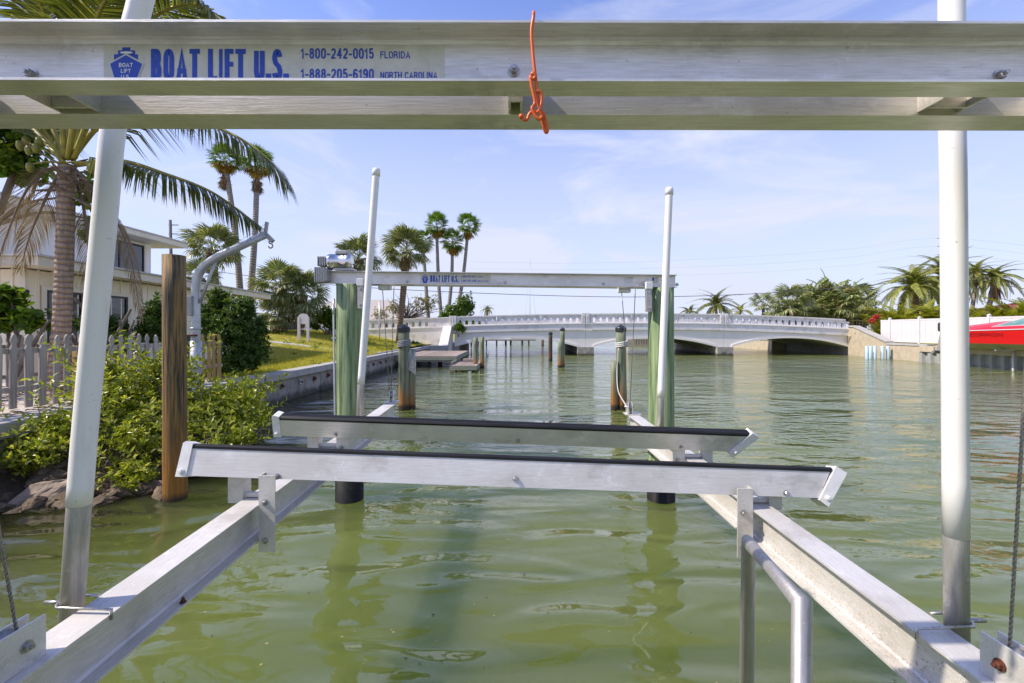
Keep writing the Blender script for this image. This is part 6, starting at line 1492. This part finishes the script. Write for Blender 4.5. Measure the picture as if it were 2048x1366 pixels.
for (cx_, cy_, mx, my, bx_, by_, s, lab) in ((845, 482, 851, 560, 858, 658, 1.0, 'leftmost and lowest of the four slender fan palms beyond the bridge'), (873, 452, 877, 560, 884, 658, 1.12, 'second of the four slender fan palms beyond the bridge, tall and straight'),
        (905, 484, 903, 560, 893, 658, 1.1, 'third slender fan palm beyond the bridge with yellow lower leaves'), (937, 452, 926, 555, 908, 658, 1.1, 'rightmost of the four slender fan palms, leaning right')):
    fan_palm(lab, W(bx_, by_, 48), W(mx, my, 48), W(cx_, cy_, 48), s, WSH, 30, 0.22, 0.15, M_WTRUNK, WSY, 9, 'slender fan palms', 0, (-45, 80), deade=(-75, -30))
for (cx_, cy_, mx, my, bx_, by_, s, lab) in ((450, 322, 472, 480, 484, 600, 0.86, 'left one of two very tall fan palms above the davit'), (515, 330, 509, 480, 497, 600, 0.86, 'right one of two very tall fan palms above the davit')):
    t = fan_palm(lab, W(bx_, 640, 30), W(mx, my, 30), W(cx_, cy_, 30), s, WSH, 32, 0.22, 0.15, M_WTRUNK, WSK + WSY[:1], 40, 'slender fan palms', 0, (-25, 80), deade=(-88, -40), skirt=1.3)
# small far palm and coconut palms beyond the bridge on the right
FTH = [feather_mesh('frond', M_COCO, 2.6, 0.62, 40, 1.5, 0.9, 0.06, i) for i in range(3)]
FTA = [feather_mesh('frond', M_ARECA, 1.9, 0.42, 26, 1.1, 0.35, 0.06, i) for i in range(3)]
FTP = [feather_mesh('frond', M_PHX, 2.4, 0.46, 54, 1.5, 0.6, 0.045, i) for i in range(3)]
def feather_palm(label, base, mid, crown, scale, meshes, n, r0, r1, mat, elev=(-35, 80), name='feather_palm', cat='palm', group=None, dead=0, upc=0.0):
    base, crown = Vector(base), Vector(crown); t = thing(name, label, cat, base, group)
    MB().tube(catmull([base, Vector(mid), crown], 12), [r0 + (r1 - r0) * i / 12 for i in range(13)], 8).build('trunk', mat, t)
    for k in range(n):
        u = (k + 0.5) / n; e = R(elev[1] - (elev[1] - elev[0]) * u) + random.uniform(-.12, .12); a = k * 2.39996
        d = Vector((math.cos(a) * math.cos(e), math.sin(a) * math.cos(e), math.sin(e)))
        inst('frond', random.choice(meshes), aim(d, crown, random.uniform(-.3, .3), scale * random.uniform(0.85, 1.1)), t)
    for k in range(dead):
        a = k * 2.4; e = R(random.uniform(-88, -55)); d = Vector((math.cos(a) * math.cos(e), math.sin(a) * math.cos(e), math.sin(e)))
        inst('dead_frond', DEADF, aim(d, crown - Vector((0, 0, 0.15)), 0, scale * random.uniform(0.6, 0.9)), t)
    return t
DEADF = feather_mesh('dead_frond', M_COCOD, 2.2, 0.35, 40, 0.3, 1.2, 0.04, 9)
feather_palm('coconut palm just above the parapet right of the green piling', W(1432, 668, 63.5), W(1433, 640, 63.5), W(1432, 615, 63.5), 1.25, FTH, 22, 0.2, 0.2, M_CTRUNK, (-25, 85), group='palms behind the bridge')
feather_palm('smallest palm above the parapet, closest to the right green piling', W(1380, 668, 63), W(1380, 645, 63), W(1379, 628, 63), 0.75, FTH, 14, 0.15, 0.15, M_CTRUNK, (-15, 75), group='palms behind the bridge')
feather_palm('yellowish arching palm above the parapet at the second pilaster', W(1481, 668, 54), W(1481, 640, 54), W(1481, 625, 54), 0.95, FTA, 13, 0.12, 0.12, M_CTRUNK, (-15, 80), group='palms behind the bridge')
feather_palm('tiny distant palm behind the bridge left of the masts', W(974, 668, 80), W(975, 640, 80), W(975, 620, 80), 0.55, FTH, 16, 0.15, 0.13, M_CTRUNK, (-30, 70), group='palms behind the bridge')
feather_palm('broad feathery date palm left of the right guide post', W(1828, 640, 40), W(1830, 610, 40), W(1826, 582, 40), 1.35, FTP, 34, 0.3, 0.34, M_STRUNK, (-30, 80), group='date palms', dead=5)
feather_palm('date palm crown half hidden by the right guide post', W(1885, 640, 42), W(1885, 600, 42), W(1884, 556, 42), 1.3, FTP, 34, 0.28, 0.3, M_STRUNK, (-45, 80), group='date palms', dead=8)
feather_palm('slim date palm just right of the right guide post', W(1938, 652, 44), W(1947, 600, 44), W(1951, 552, 44), 0.9, FTP, 30, 0.17, 0.15, M_WTRUNK, (-30, 80), group='date palms', dead=6)
feather_palm('shaggy date palm with a skirt of dead fronds at the far right', W(1960, 655, 43), W(1980, 605, 43), W(1988, 562, 43), 0.95, FTP, 32, 0.2, 0.2, M_WTRUNK, (-30, 80), group='date palms', dead=22)
# areca hedge behind the vinyl fence: separate clumps
for k, (px, py, d, s) in enumerate(((1775, 640, 36.5, 1.0), (1800, 625, 36, 1.1), (1845, 632, 36, 1.1), (1880, 630, 35, 1.1), (1925, 640, 34, 1.0), (1975, 645, 33, 0.95), (2010, 635, 33, 1.1), (2040, 628, 32, 1.15), (2075, 628, 32, 1.15), (1760, 655, 35, 0.8))):
    ORD = {1760: 'leftmost', 1775: 'second', 1800: 'third', 1845: 'fourth', 1880: 'fifth', 1925: 'sixth', 1975: 'seventh', 2010: 'eighth', 2040: 'ninth', 2075: 'rightmost'}
    t = thing('areca_clump', ORD[px] + ' golden-green areca clump, counted from the left, behind the white fence', 'palm', W(px, 668, d), 'areca hedge behind the white fence')
    c0 = W(px, py + 22, d)
    for q in range(30):
        a = q * 2.39996; e = R(random.uniform(30, 85)); dd = Vector((math.cos(a) * math.cos(e), math.sin(a) * math.cos(e), math.sin(e)))
        inst('frond', random.choice(FTA), aim(dd, c0 + Vector((math.cos(a), math.sin(a), 0)) * random.uniform(0, .7) - Vector((0, 0, random.uniform(0, .8))), 0, s * random.uniform(0.9, 1.35)), t)
    MB().tube([(c0.x, c0.y, 0.9), (c0.x, c0.y, c0.z)], 0.06, 6).build('stem', M_RACH, t)
hg_ = thing('hedge', 'yellow-green hedge shrubs filling behind the white fence', 'hedge', (33, 34, 1))
tag(clumps([(W(px, 632 + (px * 7 % 13), 37), (1.1, 0.8, 0.95)) for px in range(1765, 2080, 30)], 3400, 0.16, 0.07, 5, 0.5, 0.1).build('foliage', M_ARECA, hg_, recalc=False), kind='stuff')
bg = thing('bougainvillea', 'shrub with red flowers at the right end of the bridge rail', 'shrub', W(1760, 660, 35.5))
tag(clumps([(W(1762, 640, 35.6), (0.75, 0.6, 0.6)), (W(1772, 660, 35.2), (0.6, 0.5, 0.5)), (W(1782, 672, 34.6), (0.4, 0.4, 0.35))], 520, 0.13, 0.06, 5, 0.4, 0.1).build('foliage', M_ARECA, bg, recalc=False), kind='stuff')
tag(clumps([(W(1744, 642, 35.3), (0.28, 0.3, 0.22)), (W(1752, 634, 35.4), (0.3, 0.3, 0.16))], 60, 0.11, 0.09, 5).build('flowers', M_BRACT, bg, recalc=False), kind='stuff')
# wild banana thicket with dead brush on the far right bank
bw = thing('banana_thicket', 'large ragged thicket of banana leaves and brown brush above the bridge', 'thicket', W(1660, 665, 48))
E48 = [(W(1650, 612, 49), (3.4, 1.8, 2.2)), (W(1690, 610, 48), (2.6, 1.5, 2.0)), (W(1600, 625, 48), (2.4, 1.5, 1.5)), (W(1555, 640, 48), (2.2, 1.3, 0.9)), (W(1720, 630, 48), (1.6, 1.2, 1.5)), (W(1652, 585, 49), (0.9, 0.8, 1.5)), (W(1618, 590, 49), (0.7, 0.8, 1.2)), (W(1690, 590, 49), (1.0, 0.8, 1.2))]
tag(clumps(E48, 2600, 0.42, 0.12, 5, 0.55, 0.2, 0.6).build('brush', M_BRUSH, bw, recalc=False), kind='stuff')
tag(clumps(E48, 1500, 0.55, 0.16, 5, 0.65, 0.3, 0.5).build('foliage', M_BANANA, bw, recalc=False), kind='stuff')
BAN = []
for i in range(2):
    mb = MB(); vs, fs = [], []; rs = random.Random(i)
    for k in range(14):
        for s in (-1, 1):
            if rs.random() < 0.12: continue
            x0, x1 = 0.5 + k * 0.13, 0.5 + (k + 1) * 0.13 - 0.01; w = 0.30 * math.sin(math.pi * (0.12 + 0.85 * k / 14)) * rs.uniform(0.8, 1.05); z = lambda x: 0.35 * x - 0.16 * x * x
            b = len(vs); vs += [Vector((x0, 0, z(x0))), Vector((x1, 0, z(x1))), Vector((x1 + .08, s * w, z(x1) - 0.1)), Vector((x0 + .08, s * w, z(x0) - 0.1))]; fs.append((b, b + 1, b + 2, b + 3))
    b = len(vs); vs += [Vector((0, -.03, 0)), Vector((0, .03, 0)), Vector((2.3, 0, 0.35 * 2.3 - 0.16 * 5.29))]; fs.append((b, b + 1, b + 2))
    mb.add(vs, fs); me = mb.mesh('banana_leaf', (0, 0, 0), False); me.materials.append(M_BANANA); BAN.append(me)
for k in range(60):
    c, r = random.choice(E48); d = rnd_dir(); d.z = abs(d.z) * 0.7 + 0.05
    p = Vector(c) + Vector((d.x * r[0], -abs(d.y) * r[1], d.z * r[2])) * 0.62
    inst('large_leaf', random.choice(BAN), aim((d + Vector((0, -.2, .1))).normalized(), p, random.uniform(-.8, .8), random.uniform(0.55, 0.95)), bw)
for px in (1600, 1640, 1680, 1712): MB().tube([W(px, 668, 48.5), W(px + random.uniform(-12, 12), 600, 48.5)], [0.12, 0.06], 7).build('stem', M_BARK, bw)
fan_palm('fan palm drooping at the right end of the banana thicket', W(1704, 668, 47), W(1704, 640, 47), W(1708, 602, 47), 1.5, SAB, 22, 0.2, 0.2, M_BARK, (), 0, 'palms behind the bridge', 0, (-40, 60))
fan_palm('low fan palm at the left foot of the banana thicket', W(1585, 668, 46), W(1585, 650, 46), W(1582, 612, 46), 1.35, SAB, 26, 0.2, 0.2, M_BARK, (), 0, 'palms behind the bridge', 0, (-30, 80))
fan_palm('small fan palm rising left of the thicket', W(1527, 668, 50), W(1527, 640, 50), W(1526, 608, 50), 0.9, SAB, 22, 0.15, 0.15, M_BARK, (), 0, 'palms behind the bridge', 0, (-30, 80))

# trees beyond the approach
t1 = thing('bare_tree', 'half bare brownish tree behind the slender fan palms', 'tree', W(815, 668, 46))
MB().tube(catmull([W(818, 690, 46), W(815, 650, 46), W(812, 625, 46)], 8), [0.16 - 0.01 * i for i in range(9)], 7).build('trunk', M_BARK, t1)
tips = [W(770 + random.uniform(0, 120), 580 + random.uniform(0, 50), 46 + random.uniform(-1, 1)) for _ in range(34)]
branches(W(812, 640, 46), tips, 0.06, 0.012, M_BARK, t1, 'limb')
tag(clumps([(W(850, 608, 46), (1.9, 1.0, 1.3)), (W(795, 618, 46), (1.5, 1.0, 1.2)), (W(760, 628, 45), (1.0, .8, 0.8))], 520, 0.20, 0.09, 5, 0.5).build('crown', M_BRUSH, t1, recalc=False), kind='stuff')
t2 = thing('green_tree', 'bright green round tree right of the slender fan palms', 'tree', W(935, 668, 45))
MB().tube(catmull([W(932, 680, 45), W(930, 650, 45), W(928, 625, 45)], 8), [0.15 - 0.008 * i for i in range(9)], 7).build('trunk', M_BARK, t2)
branches(W(930, 645, 45), [W(915, 610, 45), W(940, 600, 45), W(950, 625, 45), W(900, 620, 45)], 0.06, 0.02, M_BARK, t2, 'limb')
tag(clumps([(W(930, 612, 45), (1.15, 1.0, 1.4)), (W(905, 628, 45), (1.2, 1.0, 1.2)), (W(925, 645, 44.5), (1.6, .9, 0.8)), (W(950, 650, 44.5), (0.8, .8, 0.5)), (W(890, 640, 45), (1.0, .8, 0.9))], 1500, 0.24, 0.12, 5, 0.5, 0.1).build('crown', M_TREE, t2, recalc=False), kind='stuff')
t3 = thing('sea_grape_hedge', 'round-leaved green hedge between the sabal pair and the left green piling', 'shrub', W(650, 672, 28))
tag(clumps([(W(650, 630, 28), (0.75, .6, 0.65)), (W(668, 640, 28), (0.8, .6, 0.85)), (W(630, 645, 28), (0.5, .5, 0.5))], 800, 0.17, 0.13, 4, 0.5, 0.1).build('foliage', M_TREE, t3, recalc=False), kind='stuff')
branches(W(655, 672, 28), [W(645, 640, 28), W(660, 635, 28), W(672, 645, 28), W(632, 650, 28)], 0.05, 0.02, M_BARK, t3)
for (px, py, d, rx_, rz_, lab) in ((530, 640, 27, 0.5, 0.5, 'low loose shrub left of the sabal pair'), (700, 655, 34, 0.9, 0.5, 'low shrub behind the left green piling'), (765, 645, 44, 1.4, 0.7, 'scrubby growth above the approach balustrade left part'), (828, 690, 33, 0.6, 0.3, 'small grassy shrub at the foot of the dark sabal trunk'), (917, 654, 35.6, 0.42, 0.42, 'small round plant hanging on the bridge parapet end'), (566, 672, 25.5, 0.6, 0.25, 'spiky undergrowth at the foot of the sabal pair')):
    t = thing('shrub', lab, 'shrub', W(px, py + 20, d))
    tag(clumps([(W(px, py, d), (rx_, rx_ * .6, rz_)), (W(px + 8, py + 4, d), (rx_ * .7, rx_ * .5, rz_ * .7))], 260, 0.15, 0.06, 5, 0.4, 0.0).build('foliage', M_TREE if px not in (765,) else M_BRUSH, t, recalc=False), kind='stuff')
    branches(W(px, py + 20, d), [W(px - 6, py, d), W(px + 6, py - 3, d)], 0.03, 0.01, M_BARK, t)

# lawn: blades and weeds
def blades(n, fn, mat, name, h0, h1, w):
    vs = np.zeros((n * 3, 3)); k = 0
    while k < n:
        x, y = fn()
        if x is None: continue
        z = zl(x, y) - 0.005; h = random.uniform(h0, h1); a = random.random() * 6.28; lx, ly = random.uniform(-.5, .5) * h, random.uniform(-.5, .5) * h
        vs[k * 3] = (x - w * math.cos(a), y - w * math.sin(a), z); vs[k * 3 + 1] = (x + w * math.cos(a), y + w * math.sin(a), z); vs[k * 3 + 2] = (x + lx, y + ly, z + h); k += 1
    me = bpy.data.meshes.new(name); me.from_pydata(vs.tolist(), [], [(3 * i, 3 * i + 1, 3 * i + 2) for i in range(n)]); me.materials.append(mat)
    o = bpy.data.objects.new(name, me); COL.objects.link(o); return o
M_GRASS = leafmat('lawn_grass', (0.30, 0.32, 0.03), (0.56, 0.50, 0.07), (0.66, 0.53, 0.17), 0.35, 0.6, 0.2)
def lawn_pt():
    y = 11.2 + 23 * random.random() ** 0.8; x = -6.45 - random.random() ** 1.3 * min(14, (y - 8) * 0.9)
    if mnoise.noise(Vector((x * 0.5, y * 0.5, 1))) < -0.35 and random.random() < .7: return None, None
    if abs(y - (21.87 + 0.05 * (x + 13))) < 0.3: return None, None
    return x, y
tag(blades(90000, lawn_pt, M_GRASS, 'lawn_grass', 0.04, 0.13, 0.010), 'short sunlit yellow-green lawn grass on the left bank', 'grass', kind='stuff')
wd = MB(); vs, fs = [], []
for _ in range(60):
    y = 12 + 18 * random.random(); x = -6.5 - 5 * random.random() ** 1.5; c0 = Vector((x, y, zl(x, y))); r = random.uniform(.1, .3)
    for q in range(34):
        d = rnd_dir(); d.z = abs(d.z); leaf_quad(vs, fs, c0 + Vector((d.x, d.y, d.z * .8)) * r * random.random(), d, d.orthogonal().normalized(), 0.10, 0.035)
wd.add(vs, fs)
tag(wd.build('lawn_weeds', M_TREE, recalc=False), 'clumps of broad-leaved weeds scattered over the lawn edge', 'weeds', kind='stuff')
# fallen leaves under the fence
lv, lf_ = [], []
for _ in range(900):
    x, y = random.uniform(-9.5, -6.45), random.uniform(6, 11.4); d = rnd_dir(); d.z *= 0.2; leaf_quad(lv, lf_, Vector((x, y, zl(x, y) + 0.012)), d.normalized(), UP, random.uniform(.06, .16), 0.05)
ml = MB(); ml.add(lv, lf_); tag(ml.build('leaf_litter', M_COCOD, recalc=False), 'brown fallen leaves on the ground along the picket fence', 'leaves', kind='stuff')

# ---- boulders on the bank
M_ROCK = pm('bank_rock', (0.17, 0.12, 0.07), (0.05, 0.036, 0.022), 5, rough=0.9, bmp=0.03, c3=(0.26, 0.20, 0.13), s3=3, t3=(0.55, 0.75), coord='World')
def rock(label, c, size, seed, rot, mat=M_ROCK, group='boulders on the left bank'):
    bm = bmesh.new(); bmesh.ops.create_icosphere(bm, subdivisions=4, radius=1.0); R_ = rot
    for v in bm.verts:
        n = v.co.normalized(); k = 1 + 0.42 * mnoise.noise(n * 1.3 + Vector((seed * 7.1, 0, 0))) + 0.20 * mnoise.noise(n * 3.7 + Vector((seed, 3, 1))) + 0.07 * mnoise.noise(n * 9.0 + Vector((seed, 9, 1)))
        q = n * k
        for ax in ((0.6, 0.3, 0.75), (-0.7, 0.1, 0.7), (0.1, -0.9, 0.4), (0.2, 0.2, -1)):     # flat broken faces
            a = Vector(ax).normalized(); d = q.dot(a) - 0.62
            if d > 0: q -= a * d * 0.85
        q += n * 0.035 * mnoise.noise(n * 14.0 + Vector((2, seed, 5)))
        v.co = R_ @ Vector((q.x * size[0], q.y * size[1], q.z * size[2]))
    mb = MB(); bm.verts.index_update(); mb.add([Vector(c) + v.co for v in bm.verts], [[v.index for v in f.verts] for f in bm.faces]); bm.free()
    return tag(mb.build('boulder', mat), label, 'boulder', group)
Rz = lambda a, b=0, c=0: Matrix.Rotation(R(a), 3, 'Z') @ Matrix.Rotation(R(b), 3, 'Y') @ Matrix.Rotation(R(c), 3, 'X')
M_ROCKT = pm('tan_bank_rock', (0.36, 0.28, 0.20), (0.22, 0.17, 0.125), 6, rough=0.9, bmp=0.025, c3=(0.14, 0.115, 0.09), s3=8, t3=(0.55, 0.7), coord='World')
rock('long tan slab boulder slanting out of the water at the lower left', W(84, 990, 5.25), (0.40, 0.26, 0.17), 1, Rz(20, -24, 0), M_ROCKT)
rock('tan flat-topped boulder beside the brown piling under the shrub', W(268, 948, 5.7), (0.30, 0.25, 0.15), 2, Rz(-10, 5, 0), M_ROCKT)
lab_r = 'rough grey-brown boulder piled on the bank below the shrub'
for k, (px, py, d, s) in enumerate(((20, 975, 5.5, .26), (50, 955, 5.7, .30), (5, 1010, 5.2, .28), (140, 1000, 5.15, .22), (190, 975, 5.4, .26), (205, 1005, 5.1, .16), (120, 935, 5.8, .32), (225, 925, 6.0, .34), (300, 975, 5.45, .18),
                                    (170, 945, 5.7, .28), (30, 930, 5.9, .30), (320, 950, 5.9, .25), (240, 985, 5.3, .16), (-20, 1030, 5.0, .3), (400, 935, 6.3, .25), (440, 915, 6.7, .25), (480, 880, 7.4, .3), (70, 1015, 5.05, .22), (30, 1035, 4.85, .2), (110, 965, 5.45, .25), (160, 1015, 5.0, .15), (250, 960, 5.55, .22), (330, 985, 5.3, .14), (-10, 950, 5.6, .3))):
    rock(lab_r, W(px, py, d), (s, s * 0.8, s * random.uniform(.5, .75)), k + 5, Rz(k * 47, random.uniform(-20, 20), random.uniform(-15, 15)))
